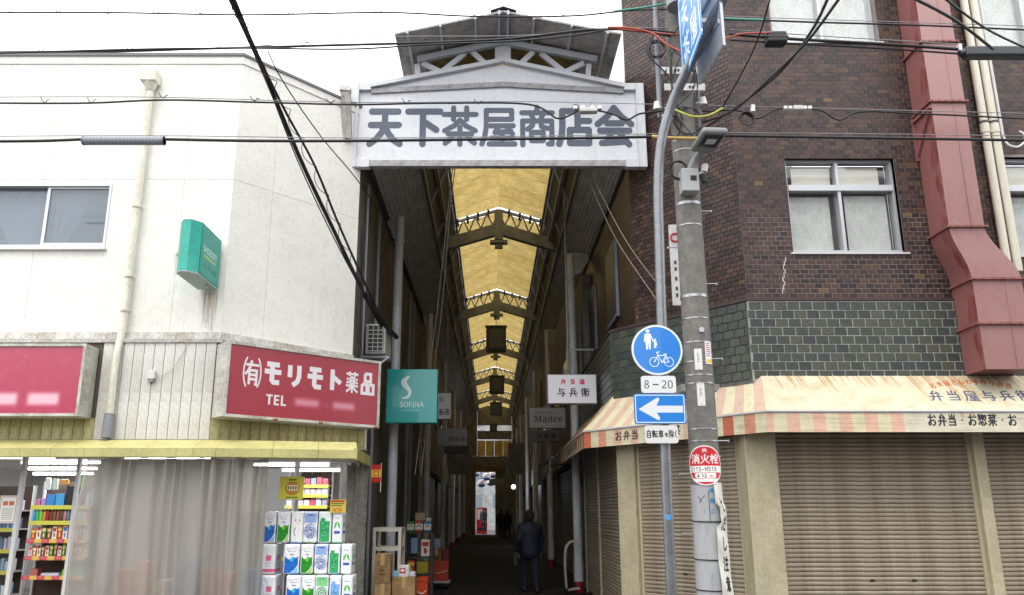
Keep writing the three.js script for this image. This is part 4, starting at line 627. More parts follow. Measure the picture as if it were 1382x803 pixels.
  part(arcade, 'hood_chord', merge([bar(V(-1.2, hy - 0.06, hz), V(RX, hp - 0.14, hz), 0.09, 0.1), bar(V(RX, hp - 0.14, hz), V(1.72, hy - 0.06, hz), 0.09, 0.1)]), mSteelLt);
}
// ---------------------------------------------------------------- the name sign across the entrance
{
  const a = at(472, 226, DS), b = at(871, 226, DS), y0 = a.y, y1 = hAt(113, DS), x0 = at(472, 170, DS).x, x1 = at(871, 170, DS).x, py = hAt(80, DS) - 0.02, z = -DS;
  const fr = frame(x0, z, x1, z), L = fr.L, C = RX - x0;
  const t = thing('arcade_name_sign', 'white gabled sign board with large grey Japanese lettering across the arcade entrance', 'sign', V((x0 + x1) / 2, y0, z));
  const mBoard = M(0, 0.45, { lin: [0.62, 0.635, 0.67], map: texWall });
  const sh = fr.place(extr([[0.06, y0 + 0.12], [L - 0.06, y0 + 0.12], [L - 0.06, y1 - 0.12], [L - 0.4, y1 - 0.02], [C, py - 0.05], [0.4, y1 - 0.02], [0.06, y1 - 0.12]], -0.1, -0.045));
  part(t, 'board', uvs(sh, 1.6), mBoard);
  const mFr = M(0, 0.4, { lin: [0.6, 0.62, 0.665], map: texMetal }), mWorn = M(0, 0.6, { lin: [0.36, 0.36, 0.38], map: texGrime });
  part(t, 'corner_frame', merge([fr.box(0, 0.13, y0, y1, -0.1, 0.03, 0.008), fr.box(0.13, 0.32, y1 - 0.12, y1, -0.1, 0.028, 0.008), fr.box(0.13, 0.34, y0, y0 + 0.14, -0.1, 0.028, 0.008)]), mFr);
  part(t, 'corner_frame', merge([fr.box(L - 0.13, L, y0, y1, -0.1, 0.03, 0.008), fr.box(L - 0.32, L - 0.13, y1 - 0.12, y1, -0.1, 0.028, 0.008), fr.box(L - 0.34, L - 0.13, y0, y0 + 0.14, -0.1, 0.028, 0.008)]), mFr);
  part(t, 'bottom_rail', uvs(fr.box(0.34, L - 0.34, y0 + 0.02, y0 + 0.125, -0.1, 0.012, 0.006), 0.6), mWorn);
  part(t, 'gable_rail', merge([bar(fr.p(0.3, y1 - 0.04, -0.01), fr.p(C, py, -0.01), 0.09, 0.07), bar(fr.p(C, py, -0.01), fr.p(L - 0.3, y1 - 0.04, -0.01), 0.09, 0.07)]), mFr);
  const ym = y1 - 0.1; part(t, 'middle_rail', uvs(merge([bar(fr.p(0.32, ym - 0.02, -0.03), fr.p(C, ym + 0.1, -0.03), 0.05, 0.085), bar(fr.p(C, ym + 0.1, -0.03), fr.p(L - 0.32, ym - 0.02, -0.03), 0.05, 0.085)]), 0.5), mWorn);
  // lettering: a printed film on the board
  const tex = canvasTex(2048, 440, (g, w, h) => {
    const dots = document.createElement('canvas'); dots.width = 256; dots.height = 256; const q = dots.getContext('2d'); q.fillStyle = '#444c5c'; q.fillRect(0, 0, 256, 256);
    for (let i = 0; i < 2600; i++) { q.fillStyle = `rgba(${rnd() < 0.5 ? '120,130,150' : '42,50,66'},${rr(0.05, 0.35)})`; q.fillRect(rr(0, 256), rr(0, 256), rr(1, 5), rr(1, 5)); }
    const pat = g.createPattern(dots, 'repeat'); const chars = [...'天下茶屋商店会'], xs = [70, 352, 612, 885, 1168, 1444, 1725];
    chars.forEach((c, i) => glyph(g, c, xs[i], 70, 262, 300, c === '商' || c === '屋' || c === '茶' ? 37 : 46, pat));
  });
  const lx0 = at(481, 170, DS).x - x0, lx1 = at(866, 170, DS).x - x0;
  part(t, 'lettering', sheet(fr, lx0, lx1, hAt(209, DS), hAt(128, DS), -0.042, 0.002), M('#ffffff', 0.55, { map: tex, transparent: true }));
  // struts from the gable up to the hood
  const top = (u) => { const x = x0 + u; const k = Math.abs(x - RX) / 1.6; return EYE + 7.57 - 0.17 - 0.4 * k; }, low = (u) => py + 0.02 - Math.abs(u - C) * (py - y1 + 0.04) / (C - 0.3);
  const st = []; for (const s of [-1, 1]) { const U = (k) => C + s * k; for (const [k0, k1] of [[0.1, 0.1], [0.2, 0.48], [0.95, 0.55], [1.05, 1.4]]) { const pa = fr.p(U(k0), k0 === 0.1 ? low(U(0.1)) : 0, 0), pb = fr.p(U(k1), 0, 0); void pa; void pb; } st.push([[0.3, 0], [0.5, 1]], [[0.62, 1], [0.98, 0]], [[1.02, 0], [1.32, 1]], [[1.38, 0], [1.4, 1]]); for (const [[ka, ta], [kb, tb]] of st.splice(0)) part(t, 'strut', bar(fr.p(U(ka), ta ? top(U(ka)) : low(U(ka)), -0.02), fr.p(U(kb), tb ? top(U(kb)) : low(U(kb)), -0.02), 0.05, 0.085), mFr); }
  part(t, 'king_strut', fr.box(C - 0.13, C + 0.13, py, EYE + 7.45, -0.05, 0.0), mFr);
  part(t, 'backing', fr.box(0.1, L - 0.1, y0 + 0.05, y0 + 0.1, -0.16, -0.102), mSteelDk);
  // side brackets back to the roof
  for (const u of [0.3, L - 0.3]) part(t, 'arm', bar(fr.p(u, y0 + 0.5, -0.1), fr.p(u, y0 + 0.5, -0.45), 0.06, 0.06), mSteelDk);
}
{ // guttering at the entrance ends of the side roof
  const t = thing('gutter_end', 'weathered grey rain gutter end beside the name sign', 'gutter', at(462, 186, 11.75));
  const q = at(468, 184, 11.75), y1 = hAt(124, 11.75), X = q.x;
  part(t, 'channel', uvs(slab(V(X - 0.04, q.y, -11.8), V(X + 0.06, q.y - 0.02, -11.8), V(X + 0.02, y1, -11.72), V(X - 0.14, y1 + 0.02, -11.72), 0.1), 0.7), M(0, 0.7, { lin: [0.36, 0.34, 0.32], map: texGrime }));
  part(t, 'lip', slab(V(X - 0.15, y1 + 0.02, -11.7), V(X + 0.03, y1, -11.7), V(X + 0.03, y1 + 0.08, -11.7), V(X - 0.15, y1 + 0.1, -11.7), 0.12), M(0, 0.6, { lin: [0.62, 0.62, 0.62], map: texGrime }));
}
// ---------------------------------------------------------------- boards hung along the lane
function hungSign(px0, py0, px1, py1, d, tex, label, o = {}) {
  const a = at(px0, py1, d), b = at(px1, py0, d), fr = frame(a.x, -d, b.x, -d);
  const t = thing('hanging_sign', label, 'sign', V((a.x + b.x) / 2, a.y, -d), o.group);
  part(t, 'case', fr.box(0, fr.L, a.y, b.y, -(o.dep ?? 0.16), 0, 0.012), o.mat ?? M('#8f9095', 0.5, { map: texGrime }));
  if (tex) part(t, 'sign_face', sheet(fr, 0.015, fr.L - 0.015, a.y + 0.015, b.y - 0.015, 0.001), M('#ffffff', 0.45, { map: tex }));
  const top = o.top ?? EAVE; for (const u of o.wires ?? [0.15, 0.85]) part(t, 'hanger', rod(fr.p(fr.L * u, b.y, -0.08), fr.p(fr.L * (u * 0.5 + 0.25), top, -0.08), 0.008, 0.008, 5), mGreyPipe);
  return t;
}
const grey = (g, w, h, c = '#c3c3c8') => { g.fillStyle = c; g.fillRect(0, 0, w, h); };
hungSign(739, 505, 805, 545, 14.2, canvasTex(512, 310, (g, w, h) => { grey(g, w, h, '#d4d3d8'); kanji(g, '弁当屋', 135, 42, 62, 100, 9, '#b8294a', { sx: 0.92 }); kanji(g, '与兵衛', 92, 142, 102, 128, 12, '#2a2a33', { sx: 0.92 }); wear(g, w, h, 160, 0.06); }), 'white hanging sign with red and black Japanese lettering before the column', { top: 4.6, wires: [0.38, 0.62] });
hungSign(714, 550, 763, 578, 21.5, canvasTex(512, 290, (g, w, h) => { grey(g, w, h, '#b4b4b9'); latin(g, 'Madre', 60, 205, 128, '#26262b', 'serif', 'bold', 1.0); latin(g, 'Boutique', 80, 85, 56, '#6a6a70', 'serif', 'bold', 1.0); wear(g, w, h, 260, 0.2, '60,60,60'); }), 'worn grey hanging sign reading Madre in serif letters');
hungSign(716, 580, 757, 596, 25, canvasTex(400, 150, (g, w, h) => { grey(g, w, h, '#77777d'); kanji(g, '天屋会', 70, 36, 80, 96, 10, '#1d1d20'); wear(g, w, h, 120, 0.2, '40,40,40'); }), 'dark grey hanging sign with three black characters');
hungSign(580, 530, 609.5, 566, 18.6, canvasTex(300, 330, (g, w, h) => { grey(g, w, h, '#c9c9cd'); kanji(g, '品店', 115, 200, 80, 88, 11, '#25252b'); kanji(g, '屋', 120, 40, 70, 80, 9, '#8a8a90'); wear(g, w, h, 100, 0.1); }), 'pale hanging sign half hidden by the turquoise light box');
hungSign(590, 578, 631, 602, 22, canvasTex(420, 250, (g, w, h) => { grey(g, w, h, '#8f8f95'); kanji(g, '商店会', 150, 110, 78, 86, 10, '#4a4a50'); wear(g, w, h, 320, 0.3, '40,40,44'); }), 'dirty grey hanging sign with faint characters on the side of the turquoise light box');
hungSign(599, 603, 633, 612, 27, null, 'long narrow dark board hung under the dirty grey sign', { mat: mSteelDk });
[[656, 441, 683, 474, 27.6, 'largest square lantern board hung under the arcade ridge'], [660.5, 508, 680.5, 531, 35.7, 'second square lantern board hung under the arcade ridge'], [661.5, 544, 677.5, 560, 43.7, 'third square lantern board along the arcade ridge'], [661, 573, 671, 582, 51.7, 'smallest square lantern board along the arcade ridge']].forEach(([x0, y0, x1, y1, d, l]) => {
  const t = hungSign(x0, y0, x1, y1, d, null, l, { mat: mSteelDk, top: HR - 0.5, wires: [0.5], group: 'square boards under the arcade ridge', dep: 0.3 });
  const a = at(x0, y1, d), b = at(x1, y0, d), w = b.x - a.x, fr = frame(a.x, -d, b.x, -d);
  part(t, 'panel', fr.box(w * 0.14, w * 0.86, a.y + w * 0.14, b.y - w * 0.14, 0.001, 0.02, 0.008), M('#5d5e66', 0.4));
  part(t, 'top_bar', fr.box(-0.03, w + 0.03, b.y, b.y + 0.05, -0.25, 0.02), mSteelDk);
});
// sagging ropes and guys in the mouth of the arcade
function cableThing(name, pts, r, mat, label, cat = 'cable', group) { return solo(name, tube(pts, r, Math.max(24, pts.length * 10), 6), mat, label, cat, group); }
const mRope = M('#8d8374', 0.9);
cableThing('rope', [at(611, 226, 12.4), at(604, 290, 13), at(590, 420, 14.2), at(573, 540, 15), at(560, 640, 15)], 0.008, mRope, 'pale rope sloping down past the turquoise light box', 'rope', 'ropes in the arcade mouth');
cableThing('rope', [at(614, 226, 12.4), at(607, 290, 13), at(596, 420, 14.2), at(580, 540, 15), at(568, 640, 15)], 0.008, mRope, 'pale rope sloping down past the turquoise light box', 'rope', 'ropes in the arcade mouth');
cableThing('guy_rope', [at(788, 228, 12.4), at(830, 320, 12.5), at(887, 406, 12.0)], 0.007, mRope, 'thin yellowish guy rope slanting to the brick corner', 'rope', 'guy ropes at the brick corner');
cableThing('guy_rope', [at(794, 228, 12.4), at(845, 325, 12.3), at(900, 400, 11.9)], 0.007, mRope, 'thin yellowish guy rope slanting to the brick corner', 'rope', 'guy ropes at the brick corner');
{ const t = thing('conduit', 'thin grey conduit dropping from the roof before the column with the red base', 'pipe', V(1.42, 3.6, -15)); const X = 1.42; part(t, 'pipe', rod(V(X, 3.62, -15), V(X, EAVE + 0.4, -15), 0.022, 0.022, 10), mGreyPipe); part(t, 'clip', bar(V(X, 4.5, -15), V(1.9, 4.5, -15), 0.02, 0.03), mGreyPipe); part(t, 'clip', bar(V(X, 3.66, -15), V(1.93, 3.66, -15), 0.02, 0.03), mGreyPipe); }

// ---------------------------------------------------------------- shops along the lane
const mShopDark = [[0.3, 0.255, 0.2], [0.24, 0.24, 0.26], [0.26, 0.2, 0.15], [0.28, 0.26, 0.23]].map((c) => M(0, 0.85, { lin: c, map: texGrime }));
const mShutDk = M(0, 0.6, { lin: [0.3, 0.29, 0.28], map: texGrime });
function laneShop(side, d0, d1, X, h, i, feature) {
  const s = side, x0 = X, x1 = X + s * 3.2, t = thing('lane_shop', feature, 'shop', V((x0 + x1) / 2, 0, -(d0 + d1) / 2), 'shops along the covered lane');
  const mm = mShopDark[i % 4];
  part(t, 'wall', uvs(bx(Math.min(x0, x1), Math.max(x0, x1), 2.75, h, -d1, -d0 - 0.01), 1.5), mm);
  part(t, 'wall', uvs(merge([bx(x0 + s * 0.5, x1, 0, 2.75, -d1, -d0 - 0.01)].map((g) => g)), 1.5), mm);
  part(t, 'pillar', bx(x0, x0 + s * 0.5, 0, 2.75, -d0 - 0.22, -d0 - 0.01), mm); part(t, 'pillar', bx(x0, x0 + s * 0.5, 0, 2.75, -d1, -d1 + 0.2), mm);
  const n = 26, sh = part(t, 'shutter', bx(x0 + s * 0.12, x0 + s * 0.14, 0, 2.72, -d1 + 0.2, -d0 - 0.22), mShutDk);
  const gs = uvm(new THREE.BoxGeometry(0.03, 0.085, d1 - d0 - 0.46), 1); const fs = [];
  for (let k = 0; k < n; k++) fs.push(gs.clone().translate(x0 + s * 0.105, 0.06 + k * 0.104, -(d0 + d1) / 2)); part(sh, 'shutter_ribs', merge(fs), mShutDk);
  part(t, 'sign_board', bx(x0 - s * 0.08, x0, 2.8, 3.5, -d1 + 0.3, -d0 - 0.3), mShopDark[(i + 1) % 4]);
  for (const f of [0.28, 0.72]) { const zc = -(d0 + (d1 - d0) * f), w = part(t, 'window', bx(x0 - s * 0.03, x0, 4.4, 5.6, zc - 0.75, zc + 0.75), mSteelDk); part(w, 'pane', bx(x0 - s * 0.045, x0 - s * 0.031, 4.47, 5.53, zc - 0.68, zc + 0.68), M('#2d3138', 0.1)); }
}
const laneSays = ['brown', 'slate', 'umber', 'sooty'];
[[-1, 24.1, 31, -1.95, 7.6], [-1, 31, 38, -2.0, 7.3], [-1, 38, 46, -1.92, 7.9], [-1, 46, 53, -1.98, 7.4], [-1, 53, 60, -1.95, 7.6], [1, 20.2, 27, 2.05, 7.6], [1, 27, 34, 2.1, 7.2], [1, 34, 41, 2.02, 7.8], [1, 41, 48, 2.08, 7.4], [1, 48, 54, 2.05, 7.6], [1, 54, 60, 2.1, 7.5]].forEach(([s, a, b, X, h], i) => laneShop(s, a, b, X, h, i, `dim ${laneSays[i % 4]} shop with closed shutter, ${['first', 'second', 'third', 'fourth', 'fifth', 'sixth'][s < 0 ? i : i - 5]} along the lane on the ${s < 0 ? 'pharmacy' : 'brick building'} side`));
// striped awning of the next shop on the brick side
{
  const t = thing('lane_awning', 'small dark and white striped awning past the red-based column', 'awning', V(1.8, 2.4, -20));
  const tex = canvasTex(256, 64, (g, w, h) => { for (let i = 0; i < 16; i++) { g.fillStyle = i % 2 ? '#d0d0cc' : '#3a3a3c'; g.fillRect(i * 16, 0, 16, h); } });
  const a = V(1.5, 2.55, -18.2), b = V(1.5, 2.55, -20.4); const top = slab(V(1.28, 2.7, -21), V(1.28, 2.7, -18.4), V(2.05, 3.25, -18.4), V(2.05, 3.25, -21), 0.012), val = slab(V(1.28, 2.45, -21), V(1.28, 2.45, -18.4), V(1.28, 2.7, -18.4), V(1.28, 2.7, -21), 0.01);
  const mA = M('#ffffff', 0.8, { map: tex }); part(t, 'top_cloth', top, mA); part(t, 'valance', val, mA); void a; void b;
  part(t, 'frame', merge([rod(V(1.28, 2.69, -18.4), V(1.28, 2.69, -21), 0.015), rod(V(1.28, 2.69, -18.4), V(2.05, 2.75, -18.4), 0.012), rod(V(1.28, 2.69, -21), V(2.05, 2.75, -21), 0.012)]), mSteelDk);
}
// small shop between the shuttered corner and the lane shops: pale wall with pipes
{
  const t = thing('lane_shop', 'pale narrow shopfront beside the red-based column', 'shop', V(3, 0, -19), 'shops along the covered lane');
  part(t, 'wall', uvs(bx(2.05, 5, 0, 6.8, -20.19, -17.9), 1.4), M(0, 0.8, { lin: [0.2, 0.19, 0.18], map: texGrime }));
  part(t, 'door', bx(2.0, 2.05, 0, 2.1, -19.6, -18.8), M(0, 0.5, { lin: [0.3, 0.3, 0.3], map: texMetal })); part(t, 'door', bx(2.0, 2.05, 0, 2.1, -18.75, -18.1), M(0, 0.5, { lin: [0.26, 0.26, 0.27], map: texMetal }));
  part(t, 'pipe', rod(V(1.98, 0, -20), V(1.98, 6, -20), 0.05), mGreyPipe); part(t, 'pipe', rod(V(1.98, 0, -17.95), V(1.98, 6, -17.95), 0.035), mGreyPipe);
}
// folding trolley by the column
{
  const bz = -17.2, X = 1.5, t = thing('folding_trolley', 'pale tubular folding trolley leaning beside the red-based column', 'trolley', V(X, 0, bz)), mm = M('#b9b6ae', 0.4);
  for (const dz of [0, 0.22]) part(t, 'side_tube', tube([V(X, 0.07, bz - dz), V(X - 0.02, 0.6, bz - dz), V(X + 0.02, 0.92, bz - dz), V(X + 0.1, 1.0, bz - dz), V(X + 0.22, 1.02, bz - dz)], 0.016, 30, 8), mm);
  part(t, 'cross_bar', merge([rod(V(X + 0.22, 1.02, bz), V(X + 0.22, 1.02, bz - 0.22), 0.014), rod(V(X - 0.01, 0.5, bz), V(X - 0.01, 0.5, bz - 0.22), 0.012), rod(V(X, 0.2, bz), V(X, 0.2, bz - 0.22), 0.012), rod(V(X, 0.08, bz), V(X + 0.26, 0.12, bz), 0.012), rod(V(X, 0.08, bz - 0.22), V(X + 0.26, 0.12, bz - 0.22), 0.012)]), mm);
  for (const dz of [0, 0.22]) part(t, 'wheel', new THREE.TorusGeometry(0.05, 0.018, 6, 14).rotateY(Math.PI / 2).translate(X, 0.068, bz - dz), mBlackPlastic);
}
// air conditioner and pipes on the side wall
{
  const d = 13.0, c = onX(509, 457, -1.95), y0 = hAt(476, d) - 0.02, y1 = hAt(437, d), z = -d;
  const t = thing('air_conditioner', 'white outdoor air conditioning unit with square grille on the dark side wall', 'air conditioner', V(-1.9, y0, z)); void c;
  const X0 = -2.03, X1 = -1.7; part(t, 'cabinet', bx(X0, X1, y0, y1, z - 0.75, z, 0.015), M('#b9b7b0', 0.5, { map: texMetal }));
  const gr = [], fr = frame(X0, z, X1, z); for (let i = 0; i < 6; i++) gr.push(fr.box(0.04, 0.29, y0 + 0.04 + i * 0.068, y0 + 0.052 + i * 0.068, 0.012, 0.024)); for (let i = 0; i < 4; i++) gr.push(fr.box(0.04 + i * 0.08, 0.05 + i * 0.08, y0 + 0.04, y1 - 0.04, 0.012, 0.022));
  part(t, 'grille', merge(gr), M('#a5a5a2', 0.5)); part(t, 'intake', fr.box(0.035, 0.295, y0 + 0.035, y1 - 0.03, 0.001, 0.008), mBlackPlastic);
  part(t, 'wall_bracket', merge([bar(V(-2.07, y0 - 0.03, z - 0.1), V(-1.68, y0 - 0.03, z - 0.1), 0.04, 0.04), bar(V(-2.07, y0 - 0.35, z - 0.1), V(-1.65, y0 - 0.03, z - 0.1), 0.03, 0.03)]), mSteelLt);
}
for (const [n, d, r] of [['thinnest vertical grey pipe beside the white siding edge', 12.6, 0.02], ['slim vertical grey pipe beside the air conditioner', 13.9, 0.03], ['thick vertical grey pipe in the dark beyond the column', 19.5, 0.05], ['medium vertical grey pipe deepest on the dark side wall', 20.5, 0.04]]) { const X = -2.03 + r; solo('wall_pipe', rod(V(X, 0.05, -d), V(X, 6.8, -d), r, r, 10), mGreyPipe, n, 'pipe', 'pipes on the arcade side wall'); }
// ---------------------------------------------------------------- goods stacked along the passage by the column
{
  const card = [M('#a17f55', 0.85, { map: texGrime }), M('#b08d60', 0.85, { map: texGrime }), M('#8e6d48', 0.85, { map: texGrime })];
  const carton = (p0, p1, yt, yb, d, k, label, dep = 0.35) => {
    const a = at(p0, yb, d), b = at(p1, yt, d), t = thing('cardboard_box', label, 'cardboard box', V((a.x + b.x) / 2, a.y, -d), 'cardboard boxes by the arcade column'); const fr = frame(a.x, -d, b.x, -d), L = fr.L;
    part(t, 'box', uvs(fr.box(0, L, a.y, b.y, -dep, 0), 0.5), card[k]); part(t, 'tape', merge([fr.box(L / 2 - 0.03, L / 2 + 0.03, b.y - 0.16, b.y + 0.001, 0.001, 0.002), fr.box(L / 2 - 0.03, L / 2 + 0.03, b.y + 0.001, b.y + 0.002, -dep, 0.001)]), M('#b9a06a', 0.4));
    part(t, 'print', merge([fr.box(L * 0.3, L * 0.7, a.y + (b.y - a.y) * 0.3, a.y + (b.y - a.y) * 0.34, 0.001, 0.002), fr.box(L * 0.38, L * 0.6, a.y + (b.y - a.y) * 0.42, a.y + (b.y - a.y) * 0.46, 0.001, 0.002)]), M('#4a3520', 0.9));
  };
  const g0 = (d) => { const a = 1.6 / d; void a; return 0; }; void g0;
  const yG = (d) => { let lo = 700, hi = 1400; for (let i = 0; i < 40; i++) { const m = (lo + hi) / 2; hAt(m, d) > 0.006 ? lo = m : hi = m; } return lo; };
  carton(504, 527, 788, yG(13.2), 13.2, 1, 'open cardboard box at the foot of the taller carton'); carton(505, 527, 748, 787.5, 13.2, 0, 'upright cardboard carton before the white frame shelf'); carton(528, 560, 779, yG(13.3), 13.3, 1, 'wide cardboard box heaped with wrapped goods');
  carton(582, 596, 740, 757, 18.6, 2, 'small brown carton standing on the orange crate', 0.25);
  const frameShelf = thing('frame_shelf', 'white painted frame shelf around the arcade column', 'shelf', V(-1.85, 0, -14.2));
  { const a = at(506, 712, 13.9), b = at(540, 712, 13.9), m = M('#c5c0b2', 0.6, { map: texMetal }); for (const x of [a.x, b.x]) for (const z of [-13.9, -14.5]) part(frameShelf, 'leg', bx(x - 0.025, x + 0.025, 0.006, a.y, z - 0.025, z + 0.025), m); for (const y of [a.y - 0.03, a.y - 0.33, 0.5]) part(frameShelf, 'rail', merge([bx(a.x, b.x, y - 0.03, y + 0.03, -13.92, -13.88), bx(a.x, b.x, y - 0.03, y + 0.03, -14.52, -14.48), bx(a.x - 0.02, a.x + 0.02, y - 0.03, y + 0.03, -14.48, -13.92), bx(b.x - 0.02, b.x + 0.02, y - 0.03, y + 0.03, -14.48, -13.92)]), m); }
  // orange crates
  const crate = (p0, p1, yt, yb, d, label, base) => {
    const a = at(p0, yb, d), b = at(p1, yt, d), y0 = base ?? a.y, t = thing('plastic_crate', label, 'crate', V((a.x + b.x) / 2, y0, -d), 'orange crates in the passage'), w = b.x - a.x, dep = 0.42, o = M('#c8431a', 0.45, { map: texMetal });
    part(t, 'side', bx(a.x, b.x, y0, b.y, -d - 0.02, -d), o); part(t, 'side', bx(a.x, b.x, y0, b.y, -d - dep, -d - dep + 0.02), o); part(t, 'side', bx(a.x, a.x + 0.02, y0, b.y, -d - dep + 0.02, -d - 0.02), o); part(t, 'side', bx(b.x - 0.02, b.x, y0, b.y, -d - dep + 0.02, -d - 0.02), o); part(t, 'floor', bx(a.x + 0.02, b.x - 0.02, y0, y0 + 0.02, -d - dep + 0.02, -d - 0.02), o);
    part(t, 'rim', bx(a.x - 0.015, b.x + 0.015, b.y - 0.05, b.y, -d, -d + 0.015), o); part(t, 'handle', tube([V(a.x + 0.02, b.y - 0.22, -d + 0.02), V(a.x + w * 0.5, b.y - 0.25, -d + 0.035), V(b.x - 0.02, b.y - 0.2, -d + 0.02)], 0.009, 16), M('#d8d3cc', 0.4)); return { y0, a, b };
  };
  crate(577, 605, 757, 784, 18.4, 'large orange plastic crate with white handle on the trolley'); crate(562, 577, 780, yG(14.6), 14.6, 'narrow orange plastic crate on the floor', 0.007);
  const tr = thing('flat_trolley', 'low flat trolley carrying the large orange crate', 'trolley', V(-1.2, 0, -18.6)); { const a = at(575, 784, 18.4), b = at(607, 784, 18.4); part(tr, 'deck', bx(a.x, b.x, a.y - 0.04, a.y - 0.002, -18.9, -18.35), mSteelLt); for (const x of [a.x + 0.08, b.x - 0.08]) for (const z of [-18.45, -18.8]) part(tr, 'caster', rod(V(x - 0.02, (a.y - 0.04) / 2 + 0.003, z), V(x + 0.02, (a.y - 0.04) / 2 + 0.003, z), (a.y - 0.04) / 2 - 0.004, (a.y - 0.04) / 2 - 0.004, 12), mBlackPlastic); }
  // rack of detergent boxes
  const rk = thing('goods_rack', 'dark slim rack holding detergent boxes beyond the column', 'rack', V(-1.5, 0, -17)); const rd = 16.8;
  { const a = at(548, 718, rd), b = at(583, 718, rd), ys = [a.y - 0.005, hAt(752, rd), hAt(775, rd)]; for (const x of [a.x, b.x]) part(rk, 'leg', bx(x - 0.02, x + 0.02, 0.006, a.y - 0.02, -rd - 0.4, -rd - 0.36), mSteelDk); for (const y of ys) part(rk, 'shelf_board', bx(a.x, b.x, y - 0.02, y - 0.001, -rd - 0.4, -rd), mSteelDk); for (const x of [a.x, b.x]) part(rk, 'leg', bx(x - 0.02, x + 0.02, 0.006, a.y - 0.02, -rd - 0.04, -rd), mSteelDk); }
  const dogTex = (c) => canvasTex(128, 160, (g, w, h) => { g.fillStyle = '#d8d4cc'; g.fillRect(0, 0, w, h); g.fillStyle = c; g.fillRect(0, 0, w, 40); g.fillRect(0, 130, w, 30); g.fillStyle = '#8a6a4a'; g.beginPath(); g.ellipse(64, 84, 34, 26, 0, 0, 7); g.fill(); g.fillStyle = '#f2eee8'; g.beginPath(); g.ellipse(64, 96, 22, 14, 0, 0, 7); g.fill(); });
  const goods = (p0, p1, yt, yb, d, mat, label, dep = 0.2) => { const a = at(p0, yb, d), b = at(p1, yt, d); solo('goods_box', bx(a.x, b.x, a.y, b.y, -d - dep, -d, 0.01), mat, label, 'box', 'goods beyond the column'); };
  goods(549, 559, 704, 717.5, rd + 0.02, M('#ffffff', 0.4, { map: dogTex('#3f8a3a') }), 'green and white goods box on the slim rack'); goods(560, 571, 703, 717.5, rd + 0.02, M('#ffffff', 0.4, { map: dogTex('#b8412e') }), 'red and white goods box on the slim rack'); goods(572, 582, 704, 717.5, rd + 0.02, M('#ffffff', 0.4, { map: dogTex('#2f7fb0') }), 'blue and white goods box on the slim rack'); goods(560, 574, 692, 702.5, rd + 0.05, M('#9a8a72', 0.6), 'tan goods box on top of the red and white box'); goods(575, 582, 699, 703.5, rd + 0.05, M('#b9b4a8', 0.6), 'flat pale packet on top of the blue and white box');
  goods(554, 564, 726, 747, rd + 0.03, M('#6f93b8', 0.5), 'pale blue packet on the middle board of the slim rack'); goods(568, 580, 728, 751, rd + 0.03, mPrint[1], 'cream and red packet on the middle board of the slim rack'); goods(549, 560, 756, 774, rd + 0.03, mPrint[0], 'dark red packet on the low board of the slim rack'); goods(562, 578, 758, 774, rd + 0.03, M('#a8992f', 0.5), 'mustard yellow bag on the low board of the slim rack');
  goods(537, 552, 763, 778.5, 13.4, M('#ffffff', 0.4, { map: canvasTex(128, 128, (g, w, h) => { g.fillStyle = '#d8d4d2'; g.fillRect(0, 0, w, h); g.fillStyle = '#b8324a'; g.fillRect(16, 30, 74, 60); g.fillStyle = '#eee'; g.fillRect(30, 44, 44, 26); }) }), 'white goods box with red panel on the wide cardboard box'); goods(530, 538, 771, 778.5, 13.35, M('#7fb4cf', 0.4), 'light blue wrapped bundle on the wide cardboard box'); goods(552, 560, 772, 778.5, 13.35, M('#b9bfcb', 0.4), 'silvery wrapped bundle on the wide cardboard box');
  goods(584, 595, 727, 739.5, 18.6, M('#8f97ab', 0.3), 'bluish plastic bag on the small brown carton'); goods(597, 606, 741, 756.5, 18.7, M('#6d2320', 0.6), 'dark red box standing behind on the orange crate');
  // pennant and goods at the canopy end
  const pen = thing('pennant', 'red and yellow pennant on a short stick at the canopy end', 'flag', at(507, 650, 12.6)); const fr = frame(at(501, 653, 12.6).x, -12.6, at(514, 653, 12.6).x, -12.6);
  part(pen, 'cloth', sheet(fr, 0, fr.L, hAt(651, 12.6), hAt(627, 12.6), 0, 0.004), M('#ffffff', 0.8, { map: canvasTex(96, 160, (g, w, h) => { g.fillStyle = '#b8261f'; g.fillRect(0, 0, w, h); g.fillStyle = '#d9b02e'; g.fillRect(0, 46, w, 66); g.strokeStyle = '#b8261f'; g.lineWidth = 7; g.strokeRect(26, 58, 44, 40); }) })); part(pen, 'stick', rod(V(fr.p(0.14, 0).x, hAt(664, 12.6), -12.61), V(fr.p(0.14, 0).x, hAt(625, 12.6), -12.61), 0.008), mCream);
}
